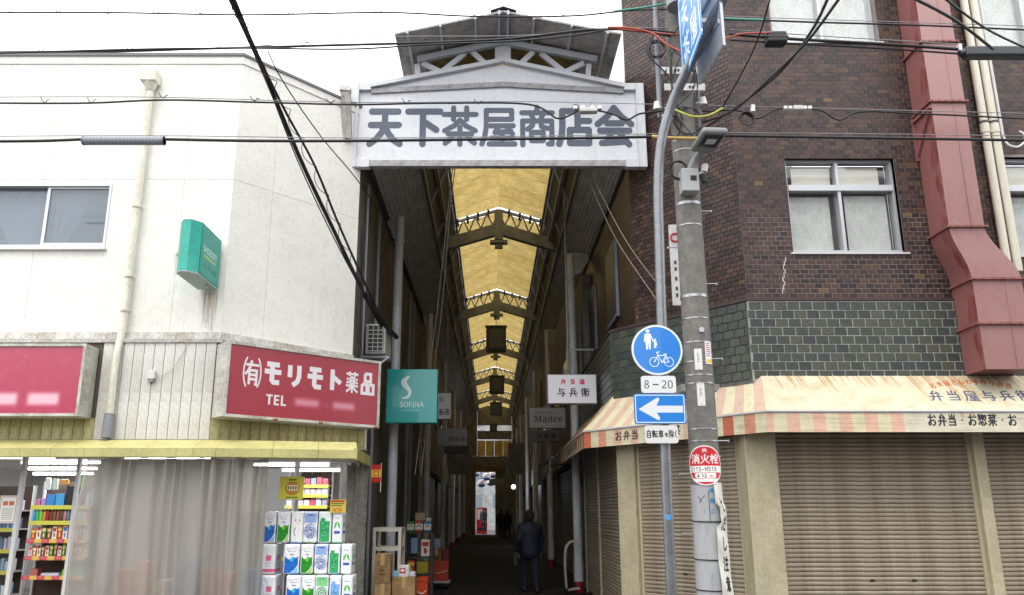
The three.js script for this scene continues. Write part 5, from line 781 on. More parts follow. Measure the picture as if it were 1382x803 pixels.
// ---------------------------------------------------------------- beyond the far end of the lane
{
  const mPale = M(0, 0.8, { lin: [0.36, 0.36, 0.35], map: texGrime });
  const b1 = thing('far_building', 'pale house closing the view at the end of the lane', 'building', V(-3, 0, -70));
  part(b1, 'wall', uvs(bx(-8, -1.9, 0, 9, -76, -66), 2), mPale); for (const y of [3.4, 6]) for (const z of [-67.5, -70.5]) { const w = part(b1, 'window', bx(-1.9, -1.86, y, y + 1.2, z - 0.8, z + 0.8), mAlu); part(w, 'pane', bx(-1.86, -1.84, y + 0.08, y + 1.12, z - 0.72, z + 0.72), M('#59626c', 0.1)); }
  const b2 = thing('far_building', 'grey house beside the red vending machine at the end of the lane', 'building', V(3, 0, -70));
  part(b2, 'wall', uvs(bx(0.6, 8, 0, 8, -76, -63), 2), M(0, 0.8, { lin: [0.28, 0.28, 0.27], map: texGrime })); for (const y of [3.2, 5.8]) { const w = part(b2, 'window', bx(1.2, 2.6, y, y + 1.2, -63, -62.96), mAlu); part(w, 'pane', bx(1.28, 2.52, y + 0.08, y + 1.12, -62.96, -62.94), M('#59626c', 0.1)); }
  const b3 = thing('far_building', 'white apartment block far behind the end of the lane', 'building', V(-1, 0, -95)); part(b3, 'wall', uvs(bx(-10, 10, 0, 14, -100, -94), 3), M(0, 0.8, { lin: [0.3, 0.31, 0.32], map: texGrime })); for (let i = 0; i < 4; i++) for (let k = 0; k < 4; k++) part(b3, 'window', bx(-5 + k * 2.6, -3.6 + k * 2.6, 2 + i * 3, 3.4 + i * 3, -94, -93.95), M('#6a737c', 0.15));
  const vm = thing('vending_machine', 'red vending machine at the end of the lane', 'vending machine', V(-0.75, 0, -63)); part(vm, 'cabinet', bx(-1.1, -0.3, 0.01, 1.85, -63.4, -62.7, 0.02), M('#b8232c', 0.4)); part(vm, 'display', bx(-1.02, -0.5, 1.0, 1.75, -62.7, -62.68), M('#e2d6d4', 0.3)); part(vm, 'slot', bx(-1.0, -0.4, 0.25, 0.45, -62.7, -62.68), mBlackPlastic);
  // paper globe lanterns strung across
  const bands = canvasTex(64, 64, (g, w, h) => { g.fillStyle = '#e8ecf2'; g.fillRect(0, 0, w, h); g.fillStyle = '#2f55a8'; g.fillRect(0, 38, w, 14); g.fillStyle = '#c8392e'; g.fillRect(18, 14, 20, 10); });
  const mL = M('#ffffff', 0.6, { map: bands });
  [[-1.15, 4.3, 61.5], [-0.35, 4.05, 61.8], [-0.7, 3.55, 61.0], [0.15, 4.25, 62.2], [-0.05, 3.7, 63]].forEach(([x, y, d]) => { const t = thing('globe_lantern', 'white and blue paper globe lantern strung at the end of the lane', 'lantern', V(x, y - 0.32, -d), 'globe lanterns at the lane end'); part(t, 'globe', new THREE.SphereGeometry(0.3, 18, 12).translate(x, y, -d), mL); part(t, 'cap', merge([rod(V(x, y + 0.28, -d), V(x, y + 0.34, -d), 0.08), rod(V(x, y + 0.34, -d), V(x, 5.6, -d), 0.008)]), mBlackPlastic); });
  cableThing('lantern_wire', [V(-2.2, 5.7, -62), V(0, 5.5, -62), V(2.2, 5.7, -62)], 0.015, mWire, 'sagging wire carrying the globe lanterns', 'wire');
  hungSign(660, 646, 679, 655, 50, null, 'small pale board hung low near the lane end', { mat: M('#8d9098', 0.5), top: 6.6 });
  // portal at the lane end: beam and sign panel
  const pt = thing('lane_portal', 'yellowish beam across the far end of the arcade', 'portal', V(0, 0, -59.5)); part(pt, 'beam', bx(-1.9, 2.0, 4.3, 4.75, -59.8, -59.5), M('#8d7448', 0.6, { map: texGrime })); { const q = (x0, x1, y0, y1, nm, mm) => part(pt, nm, uvs(bx(x0, x1, y0, y1, -59.75, -59.65), 1), mm); q(-1.9, 2, 4.75, 5.4, 'gable_board', mShopDark[3]); for (let i = 0; i < 4; i++) q(-1.0 + i * 0.62, -0.42 + i * 0.62, 5.42, 6.5, 'gable_sheet', mFibre[i % 3]); q(-1.9, -1.02, 5.41, 9, 'gable_board', mShopDark[3]); q(1.5, 2.1, 5.41, 9, 'gable_board', mShopDark[3]); q(-1.0, 1.48, 6.6, 7.2, 'gable_board', mShopDark[1]); q(-1.0, 1.48, 7.6, 9, 'gable_board', mShopDark[1]); }
  part(pt, 'side_panel', bx(-1.95, -1.1, 0, 4.3, -59.8, -59.6), mShopDark[3]); part(pt, 'side_panel', bx(0.28, 1.98, 0, 4.3, -59.8, -59.6), mShopDark[3]);
  // dark projecting shop signs that crowd the far lane
  [[605, 612, 636, 640, 30, 'sooty'], [686, 598, 708, 640, 33, 'charcoal'], [683, 628, 700, 640, 44, 'dull grey']].forEach(([a, b, c, d, e, l]) => hungSign(a, b, c, d, e, null, `${l} board crowding the depth of the lane`, { mat: mShopDark[1] }));
  const lamp = thing('shop_lamp', 'bright bare lamp glowing inside the dim lane', 'lamp', at(693, 658, 40)); const lp = at(693, 657, 40); part(lamp, 'bulb', new THREE.SphereGeometry(0.1, 14, 10).translate(lp.x, lp.y, lp.z), M('#ffffff', 0.5, { emissive: new THREE.Color(0.9, 0.95, 1), emissiveIntensity: 3 })); part(lamp, 'stem', rod(V(lp.x, lp.y + 0.11, lp.z), V(lp.x, lp.y + 2.2, lp.z), 0.012), mBlackPlastic);
  const pl = new THREE.PointLight(0xeaf2ff, 1.2); pl.castShadow = true; pl.shadow.radius = 6; pl.position.copy(lp.clone().sub(lamp.position)); lamp.add(pl);
}

// ---------------------------------------------------------------- the brick building
const FRT = frame(3.47, -10.8, 14, -10.8), CHU = frame(2.24, -12.42, 3.47, -10.8), CHL = frame(1.93, -12.83, 3.47, -10.8), LANE = frame(2.24, -20.15, 2.24, -12.42), LANL = frame(1.93, -17.88, 1.93, -12.83);
const brickB = thing('brick_building', 'purple-brown tiled brick building with green glazed band and shuttered ground floor', 'building', V(6, 0, -12));
{
  const D = 10.8, bandTop = hAt(406, D), bandBot = hAt(512, D), top = 10.6;
  const W1 = [0.69, 2.23, hAt(341, D), hAt(213, D)], W2 = [0.67, 2.26, hAt(57, D), hAt(57, D) + 1.35], W3 = [3.72, 5.3, hAt(345, D), hAt(212, D)], W4 = [3.72, 5.3, hAt(66, D), hAt(66, D) + 1.35];
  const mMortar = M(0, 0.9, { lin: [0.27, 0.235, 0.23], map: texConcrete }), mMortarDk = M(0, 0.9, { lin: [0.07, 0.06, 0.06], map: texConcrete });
  const col = (u0, u1, ws) => { const out = []; let y = bandTop; for (const w of ws) { out.push(FRT.box(u0, u1, y, w[2], -0.3, 0.001)); y = w[3]; } out.push(FRT.box(u0, u1, y, top, -0.3, 0.001)); return out; };
  part(brickB, 'wall', uvs(merge([...col(0.0, 0.69, []), ...col(0.69, 2.23, [W1, W2]), ...col(2.23, 3.72, []), ...col(3.72, 5.3, [W3, W4]), ...col(5.3, 10, [])]), 1.2), mMortar);
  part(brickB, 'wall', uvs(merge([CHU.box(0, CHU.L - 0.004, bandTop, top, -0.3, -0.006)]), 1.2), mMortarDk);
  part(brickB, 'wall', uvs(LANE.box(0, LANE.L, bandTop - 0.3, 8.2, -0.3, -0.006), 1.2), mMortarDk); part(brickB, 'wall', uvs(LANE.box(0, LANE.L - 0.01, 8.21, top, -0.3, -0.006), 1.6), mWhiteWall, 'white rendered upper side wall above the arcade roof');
  part(brickB, 'roof', slab(V(2.3, top, -12.5), V(3.5, top, -10.9), V(13.4, top, -10.9), V(13.4, top, -20), 0.1), mCoping);
  part(brickB, 'inner_floor', bx(2.6, 13, bandBot - 0.1, bandBot, -19, -11.2), mDark);
  // bricks: thin glazed face tiles in running bond
  const BP = 0.116, BH = 0.068, bg = (() => { const g = new RoundedBoxGeometry(0.109, 0.0605, 0.02, 1, 0.004); return g; })(), bg2 = new THREE.BoxGeometry(0.109, 0.0605, 0.02), half = new THREE.BoxGeometry(0.051, 0.0605, 0.02);
  const tones = [[0.05, 0.027, 0.023], [0.037, 0.022, 0.02], [0.066, 0.034, 0.026], [0.027, 0.018, 0.018], [0.08, 0.044, 0.03], [0.054, 0.031, 0.029], [0.085, 0.05, 0.027], [0.13, 0.078, 0.034]];
  const wts = [0.24, 0.44, 0.62, 0.8, 0.9, 0.985, 0.996, 1];
  const tone = () => { const r = rnd(); return wts.findIndex((w) => r <= w); };
  const mB = tones.map((c) => M(0, 0.38, { lin: c, bumpMap: bumpSoft, bumpScale: 0.002, specularIntensity: 0.8 }));
  const spots = []; let singles = 0;
  const lay = (fr, u1, y0, y1, front, lim) => { // running bond; bricks are cut at corners and window jambs
    const rows = Math.floor((y1 - y0) / BH);
    for (let r = 0; r < rows; r++) {
      const y = y0 + (r + 0.5) * BH, ws = front ? [W1, W2, W3, W4].filter((w) => y > w[2] - 0.012 && y < w[3] + 0.012).sort((a, b) => a[0] - b[0]) : [];
      const segs = []; let s0 = 0; for (const w of ws) { segs.push([s0, w[0]]); s0 = w[1]; } segs.push([s0, u1]);
      for (const [sa, sb] of segs) for (let u = Math.floor(sa / BP) * BP - (r % 2 ? BP / 2 : 0); u < sb; u += BP) {
        const a = Math.max(u, sa) + 0.0035, b = Math.min(u + BP, sb) - 0.0035, w = b - a; if (w < 0.015) continue;
        const k = tone(), p = fr.p((a + b) / 2, y, -0.005 + rr(-0.001, 0.001)), full = w > 0.1;
        if (lim && full && singles < 300 && u < 2.7) { singles++; const m = piece(brickB, 'brick', bg, mB[k], p, fr.ry + rr(-0.009, 0.009)); m.rotation.x = rr(-0.014, 0.014); } else spots.push([p, fr.ry, k, w / 0.109]);
      }
    }
  };
  lay(FRT, 6.8, bandTop + 0.04, top, true, true); lay(CHU, CHU.L, bandTop + 0.04, top, false, false); lay(LANE, LANE.L, bandTop + 0.04, 8.2, false, false);
  const im = new THREE.InstancedMesh(bg2, M('#ffffff', 0.38, { bumpMap: bumpSoft, bumpScale: 0.002, specularIntensity: 0.7 }), spots.length); im.name = 'brickwork'; im.userData.kind = 'stuff';
  const m4 = new THREE.Matrix4(), q = new THREE.Quaternion(), base = ORG.get(brickB), c3 = new THREE.Color();
  spots.forEach(([p, ry, k, sx], i) => { q.setFromEuler(new THREE.Euler(rr(-0.014, 0.014), ry + rr(-0.009, 0.009), 0, 'YXZ')); m4.compose(p.clone().sub(base), q, V(sx, 1, 1)); im.setMatrixAt(i, m4); const t = tones[k], v = rr(0.85, 1.15); c3.setRGB(t[0] * v, t[1] * v, t[2] * v); im.setColorAt(i, c3); });
  im.castShadow = im.receiveShadow = true; brickB.add(im); void half;
  // white mortar repair along a crack
  part(brickB, 'crack_filler', merge([0, 1, 2, 3, 4, 5, 6, 7, 8].map((k) => { const p = at(1060 - (k % 3) * 1.2 - k * 0.2, 350 + k * 5.4, D); return bx(p.x - 0.004 - (k % 2) * 0.003, p.x + 0.005, p.y - 0.034, p.y + 0.03 + (k % 3) * 0.004, -D + 0.001, -D + 0.0075); })), M('#c9c4bf', 0.9));
  // green glazed band
  const TP = 0.172, TH = (bandTop - bandBot - 0.02) / 9, tg = new RoundedBoxGeometry(TP - 0.011, TH - 0.011, 0.022, 1, 0.005), mG = [[0.068, 0.084, 0.068], [0.06, 0.075, 0.062], [0.08, 0.092, 0.068], [0.06, 0.073, 0.07], [0.09, 0.098, 0.078], [0.052, 0.062, 0.06]].map((c) => M(0, 0.3, { lin: c, bumpMap: bumpSoft, bumpScale: 0.004, map: texConcrete }));
  part(brickB, 'band_backing', uvs(merge([FRT.box(-0.02, 10, bandBot - 0.05, bandTop - 0.012, -0.3, 0.037)]), 0.9), M(0, 0.9, { lin: [0.4, 0.4, 0.37], map: texConcrete }));
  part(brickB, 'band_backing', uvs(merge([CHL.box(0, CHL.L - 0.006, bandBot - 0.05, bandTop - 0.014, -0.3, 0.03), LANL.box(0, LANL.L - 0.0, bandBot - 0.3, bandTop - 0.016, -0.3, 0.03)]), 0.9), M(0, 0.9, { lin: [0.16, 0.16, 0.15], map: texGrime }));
  const restT = []; let nt = 0; const cuts = {}, tgCut = (w) => cuts[w.toFixed(2)] ?? (cuts[w.toFixed(2)] = new RoundedBoxGeometry(w, TH - 0.011, 0.022, 1, 0.005));
  for (const [fr, L, o] of [[FRT, 6.0, 0.0], [CHL, CHL.L - 0.01, 0], [LANL, LANL.L - 0.01, 1]]) for (let r = 0; r < 9; r++) for (let u = r % 2 ? -TP / 2 : 0; u < L; u += TP) {
    const a = Math.max(u, -0.02) + 0.0055, b = Math.min(u + TP, L) - 0.0055, w = b - a; if (w < 0.03) continue;
    const full = w > 0.15, p = fr.p((a + b) / 2, bandBot + (r + 0.5) * TH, 0.032 + rr(-0.001, 0.001)), behind = o || (fr === FRT && u > 2.85), gg = full ? tg : tgCut(w);
    if (!behind && nt < 300) { nt++; piece(brickB, 'tile', gg, pick(mG), p, fr.ry + rr(-0.008, 0.008)); } else restT.push(gg.clone().rotateY(fr.ry).translate(p.x, p.y, p.z));
  }
  const rt = part(brickB, 'tilework', merge(restT), mG[0]); rt.userData.kind = 'stuff';
  part(brickB, 'band_ledge', merge([FRT.box(-0.03, 10, bandTop - 0.01, bandTop + 0.035, -0.1, 0.05, 0.006), CHL.box(0, CHL.L + 0.01, bandTop - 0.0115, bandTop + 0.033, -0.4, 0.05, 0.006), LANL.box(0, LANL.L, bandTop - 0.013, bandTop + 0.031, -0.4, 0.05)]), M(0, 0.5, { lin: [0.05, 0.03, 0.03] }));
  // windows
  const mRev = M(0, 0.8, { lin: [0.05, 0.04, 0.045] });
  const mFilm = M(0, 0.35, { lin: [0.6, 0.64, 0.62], bumpMap: bumpFine, bumpScale: 0.012, map: texMetal }), mFilmW = M(0, 0.6, { lin: [0.8, 0.8, 0.7], bumpMap: bumpFine, bumpScale: 0.012 }), mPane = mGlass;
  const window_ = (w, transom, plain) => {
    const [u0, u1, y0, y1] = w, um = (u0 + u1) / 2 - 0.02, o = -0.07;
    const win = part(brickB, 'window', merge([FRT.box(u0, u1, y1 - 0.04, y1, -0.2, o), FRT.box(u0, u1, y0, y0 + 0.05, -0.2, o + 0.02), FRT.box(u0, u0 + 0.035, y0 + 0.05, y1 - 0.04, -0.2, o), FRT.box(u1 - 0.035, u1, y0 + 0.05, y1 - 0.04, -0.2, o)]), mAlu);
    part(win, 'sill', FRT.box(u0 - 0.04, u1 + 0.05, y0 - 0.025, y0 - 0.002, -0.2, 0.03), mAluWhite);
    part(win, 'room_backing', FRT.box(u0 + 0.04, u1 - 0.04, y0 + 0.05, y1 - 0.04, -0.24, -0.225), M(0, 0.9, { lin: [0.09, 0.075, 0.085] }));
    const yt = transom ? y0 + (y1 - y0) * 0.66 : y1 - 0.04;
    if (transom) part(win, 'transom', FRT.box(u0 + 0.035, u1 - 0.035, yt, yt + 0.085, -0.2, o + 0.03), mAlu);
    part(win, 'mullion', FRT.box(um - 0.022, um + 0.022, y0 + 0.05, transom ? yt : y1 - 0.04, -0.19, o + 0.012), mAlu);
    const cell = (a, b, c, d, film, z, m) => { part(win, 'pane', FRT.box(a, b, c, d, z, z + 0.004), mPane); if (film) part(win, 'film', FRT.box(a + film[0], b - film[1], c + film[2], d - film[3], z - 0.03, z - 0.027), m); };
    cell(u0 + 0.036, um - 0.023, y0 + 0.051, yt - 0.001, plain ? [0, 0, 0, 0] : [0.03, 0.09, 0.02, 0.05], -0.15, mFilm); cell(um + 0.023, u1 - 0.036, y0 + 0.051, yt - 0.001, plain ? [0, 0, 0, 0] : [0.07, 0.07, 0.02, 0.04], -0.13, mFilm);
    if (transom) { part(win, 'mullion', FRT.box(um - 0.022, um + 0.022, yt + 0.086, y1 - 0.041, -0.19, o), mAlu); cell(u0 + 0.036, um - 0.023, yt + 0.086, y1 - 0.041, [0.1, 0.04, 0.04, 0.05], -0.15, mFilmW); cell(um + 0.023, u1 - 0.036, yt + 0.086, y1 - 0.041, [0.03, 0.13, 0.04, 0.05], -0.13, mFilmW); }
    part(win, 'reveal', merge([FRT.box(u0 - 0.002, u0, y0, y1, -0.2, -0.004), FRT.box(u1, u1 + 0.002, y0, y1, -0.2, -0.004), FRT.box(u0, u1, y1, y1 + 0.003, -0.2, -0.004)]), mRev);
  };
  window_(W1, true); window_(W2, false, true); window_(W3, true); window_(W4, false, true);
  { // windows on the side facing the lane
    for (const [a, b] of [[5.0, 6.2], [1.2, 3.2]]) { const w = part(brickB, 'window', LANE.box(a, b, 4.9, 6.3, -0.01, 0.05), mSteel); part(w, 'pane', LANE.box(a + 0.08, b - 0.08, 4.98, 6.22, 0.051, 0.06), M('#23272c', 0.35)); }
  }
  // ground floor: pillars, posts, roller shutters
  const mPil = M(0, 0.6, { lin: [0.52, 0.465, 0.315], map: texMetal }), gTop = bandBot - 0.05;
  part(brickB, 'pillar', uvs(bx(3.26, 3.665, 0, 2.8, -11.15, -10.72, 0.012), 0.9), mPil); part(brickB, 'pillar', uvs(CHL.box(0.0, 0.36, 0, gTop, -0.3, 0.02, 0.012), 0.9), mPil); part(brickB, 'pillar', uvs(bx(6.22, 6.37, 0, gTop, -10.95, -10.76, 0.008), 0.9), mPil);
  const mSlat = [0, 1, 2].map((i) => M(0, 0.45, { lin: [0.36 - i * 0.022, 0.303 - i * 0.022, 0.228 - i * 0.02], map: texGrime })), SP = 0.0556;
  const slatG = (L) => { const prof = [[0, 0], [0.006, 0.004], [0.011, 0.016], [0.012, 0.03], [0.009, 0.042], [0.002, 0.0505], [-0.01, 0.052], [-0.01, 0]].map(([o, y]) => [-o, y]); const g = extr(prof, 0, L).applyMatrix4(new THREE.Matrix4().makeBasis(V(0, 0, -1), V(0, 1, 0), V(1, 0, 0))); return g; }; // o, y -> along u
  const shutter = (fr, u0, u1, o, name) => {
    const sh = part(brickB, 'roller_shutter', fr.box(u0, u1, 0.02, gTop, o - 0.05, o - 0.022), mSteelDk, name), g = slatG(u1 - u0 - 0.02);
    for (let y = 0.03, k = 0; y < gTop - 0.06; y += SP, k++) { const m = new THREE.Mesh(g, mSlat[(k * 5 + 1) % 3]); m.name = 'slat'; const p = fr.p(u0 + 0.01, y, o - 0.008), b = ORG.get(brickB); m.position.set(p.x - b.x, p.y - b.y, p.z - b.z); m.rotation.set(rr(-0.02, 0.02), fr.ry, rr(-0.0006, 0.0006), 'YXZ'); m.castShadow = m.receiveShadow = true; sh.add(m); }
    for (const f of [0.42, 0.63]) part(sh, 'slot', fr.box(u0 + (u1 - u0) * f, u0 + (u1 - u0) * f + 0.06, 0.75, 0.775, o, o + 0.006), mBlackPlastic);
    part(sh, 'guide_rail', fr.box(u0 - 0.03, u0 + 0.01, 0, gTop, o - 0.05, o + 0.02), mPil); part(sh, 'guide_rail', fr.box(u1 - 0.01, u1 + 0.03, 0, gTop, o - 0.05, o + 0.02), mPil);
  };
  shutter(FRT, 0.225, 2.72, -0.06, 'wide beige roller shutter between the corner pillar and the thin post'); shutter(FRT, 2.93, 5.6, -0.06); shutter(CHL, 0.4, 2.15, -0.06); shutter(LANL, 0.15, 2.35, -0.04); shutter(LANL, 2.45, 4.95, -0.04);
  part(brickB, 'inner_wall', merge([bx(3.7, 13, 0, gTop, -11.4, -11.3), bx(2.3, 3.4, 0, gTop, -17.8, -17.7)]), mDark);
}
// ---------------------------------------------------------------- striped awning
{
  const yT = hAt(507, 10.8), yO = hAt(553, 10.3), yV = hAt(583, 10.3), t = thing('striped_awning', 'faded pink and cream striped awning with Japanese lettering over the shutters', 'awning', V(3, yV, -11));
  const cream = '#cdc6a6', pink = '#c4a996', red = '#b8634a';
  const rust = (g, x, y, l, w) => { const n = 14; for (let i = 0; i < n; i++) { g.strokeStyle = `rgba(${150 + rr(-25, 20)},${95 + rr(-20, 20)},${30 + rr(0, 25)},${rr(0.06, 0.3)})`; g.lineWidth = rr(1, w); const o = rr(-w * 2, w * 2), k = rr(0.3, 1); g.beginPath(); g.moveTo(x + o, y); g.lineTo(x + o + l * 0.35 * k, y + l * k); g.stroke(); } };
  const X0 = 3.5, X1 = 9, PX = 2048 / (X1 - X0), xp = (x) => (x - X0) * PX;
  const texTop = canvasTex(2048, 280, (g, w, h) => {
    g.fillStyle = '#c4bca4'; g.fillRect(0, 0, w, h); wear(g, w, h, 900, 0.09, '130,110,70'); for (let i = 0; i < 70; i++) rust(g, rr(0, w), rr(-20, 10), rr(30, 150), 2);
    for (const [x, l, k] of [[4.0, 120, 5], [4.35, 170, 4], [4.75, 150, 5], [5.1, 110, 4], [5.45, 230, 5], [5.66, 130, 6], [5.85, 270, 7], [6.05, 280, 10], [6.12, 260, 6], [6.6, 120, 6]]) rust(g, xp(x), 0, l, k);
    [...'お米屋さんの手作り弁当'].forEach((c, i) => { const a = (i - 5) / 5, x = xp(5.68) + i * 37, y = 62 - 34 * (1 - a * a); g.save(); g.translate(x + 15, y + 20); g.rotate(a * 0.25); glyph(g, c, -15, -20, 31, 44, 5, '#b0592e'); g.restore(); });
    kanji(g, '弁当屋与兵衛', xp(5.6), 120, 88, 84, 8.5, '#454a63', { sx: 0.8 });
  });
  const texVal = canvasTex(2048, 110, (g, w, h) => {
    g.fillStyle = '#cdc8b4'; g.fillRect(0, 0, w, h); for (let i = 0; i < 11; i++) { g.fillStyle = i % 2 ? cream : '#d3aa96'; g.fillRect(xp(3.43 + i * 0.16), 0, 0.16 * PX, h); }
    wear(g, w, h, 400, 0.07, '120,100,70'); kanji(g, 'お弁当・お惣菜・お', xp(5.48), 20, 62, 46, 7, '#26262e', { sx: 0.68 });
    for (const x of [5.9, 6.02]) rust(g, xp(x), 0, 40, 6);
  });
  const stripes = (cols, n, w, h, draw) => canvasTex(w, h, (g) => { for (let i = 0; i < n; i++) { g.fillStyle = cols[i % cols.length]; g.fillRect(i * w / n, 0, w / n + 1, h); } wear(g, w, h, 500, 0.07, '120,100,70'); draw?.(g, w, h); });
  const texCh = stripes([cream, pink], 20, 1024, 200), texChV = stripes([red, cream, '#c98a70', cream, '#cfa793', cream, '#cbac9a', cream, '#cbac9a', cream, '#c9aa98', cream, '#cbac9a', cream, '#cbac9a', cream, red, cream, '#c98a70', cream], 20, 1400, 120, (g) => { kanji(g, 'お弁当', 290, 28, 66, 70, 9, '#4d3530', { sx: 0.9 }); glyph(g, '・', 520, 28, 40, 66, 12, '#4d3530'); kanji(g, 'お惣菜', 620, 28, 66, 70, 8, '#4d3530', { sx: 0.9 }); });
  const texSd = stripes(['#c9b79c', '#b08a74'], 14, 700, 160), texSdV = canvasTex(900, 120, (g, w, h) => { g.fillStyle = '#b5a88c'; g.fillRect(0, 0, w, h); for (let i = 0; i < 6; i++) { g.fillStyle = i % 2 ? '#c2b597' : '#a5583c'; g.fillRect(w - (i + 1) * 34, 0, 34, h); g.fillRect(i * 34, 0, 34, h); } wear(g, w, h, 300, 0.15, '70,60,50'); kanji(g, '弁当屋与兵衛', 260, 26, 68, 72, 8, '#4a3a30'); });  // lane side cloth tinted browner, the shade of the lane put into its colour
  const cl_ = (tex) => M('#ffffff', 0.75, { map: tex, bumpMap: bumpSoft, bumpScale: 0.006 });
  // subdivided cloth with a slight sag between its stays
  const cloth = (a, b, c, d, nu, sag) => { const g = new THREE.PlaneGeometry(1, 1, nu, 4), p = g.attributes.position; const n = b.clone().sub(a).cross(d.clone().sub(a)).normalize(); for (let i = 0; i < p.count; i++) { const u = p.getX(i) + 0.5, v = p.getY(i) + 0.5; const q = a.clone().lerp(b, u).lerp(d.clone().lerp(c, u), v).addScaledVector(n, -sag * Math.sin(v * 3.1416) * (0.7 + 0.3 * Math.cos(u * nu * 1.5)) + 0.0); p.setXYZ(i, q.x, q.y, q.z); } g.computeVertexNormals(); return g; };
  const A = V(3.43, yO, -10.3), A2 = V(9, yO, -10.3), B = V(1.447, yO, -13.05), B2 = V(1.447, yO, -17.5), tA = V(3.56, yT, -10.765), tA2 = V(9, yT, -10.765), tB = V(1.9, yT, -12.83), tB2 = V(1.9, yT, -17.5);
  const dn = (p) => p.clone().setY(yV), e = V(0, 0, 0); void e;
  part(t, 'front_cloth', cloth(A, A2, tA2, tA, 24, 0.02), cl_(texTop), 'white cloth with navy lettering and rust streaks'); part(t, 'front_valance', cloth(dn(A), dn(A2), A2, A, 24, 0.004), cl_(texVal));
  part(t, 'corner_cloth', cloth(B, A, tA, tB, 20, 0.02), cl_(texCh)); part(t, 'corner_valance', cloth(dn(B), dn(A), A, B, 20, 0.004), cl_(texChV));
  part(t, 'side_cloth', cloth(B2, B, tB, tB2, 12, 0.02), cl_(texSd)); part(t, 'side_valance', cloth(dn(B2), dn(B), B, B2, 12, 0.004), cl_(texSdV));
  part(t, 'frame', merge([rod(A.clone().setY(yO - 0.02), A2.clone().setY(yO - 0.02), 0.014), rod(A.clone().setY(yO - 0.02), B.clone().setY(yO - 0.02), 0.014), rod(B.clone().setY(yO - 0.02), B2.clone().setY(yO - 0.02), 0.014), rod(A.clone().setY(yO - 0.02), tA.clone().setY(yO - 0.02), 0.012), rod(B.clone().setY(yO - 0.02), tB.clone().setY(yO - 0.02), 0.012), ...[5, 6.6, 8].map((x) => rod(V(x, yO - 0.02, -10.31), V(x, yO - 0.02, -10.75), 0.012))]), mSteelLt);
}
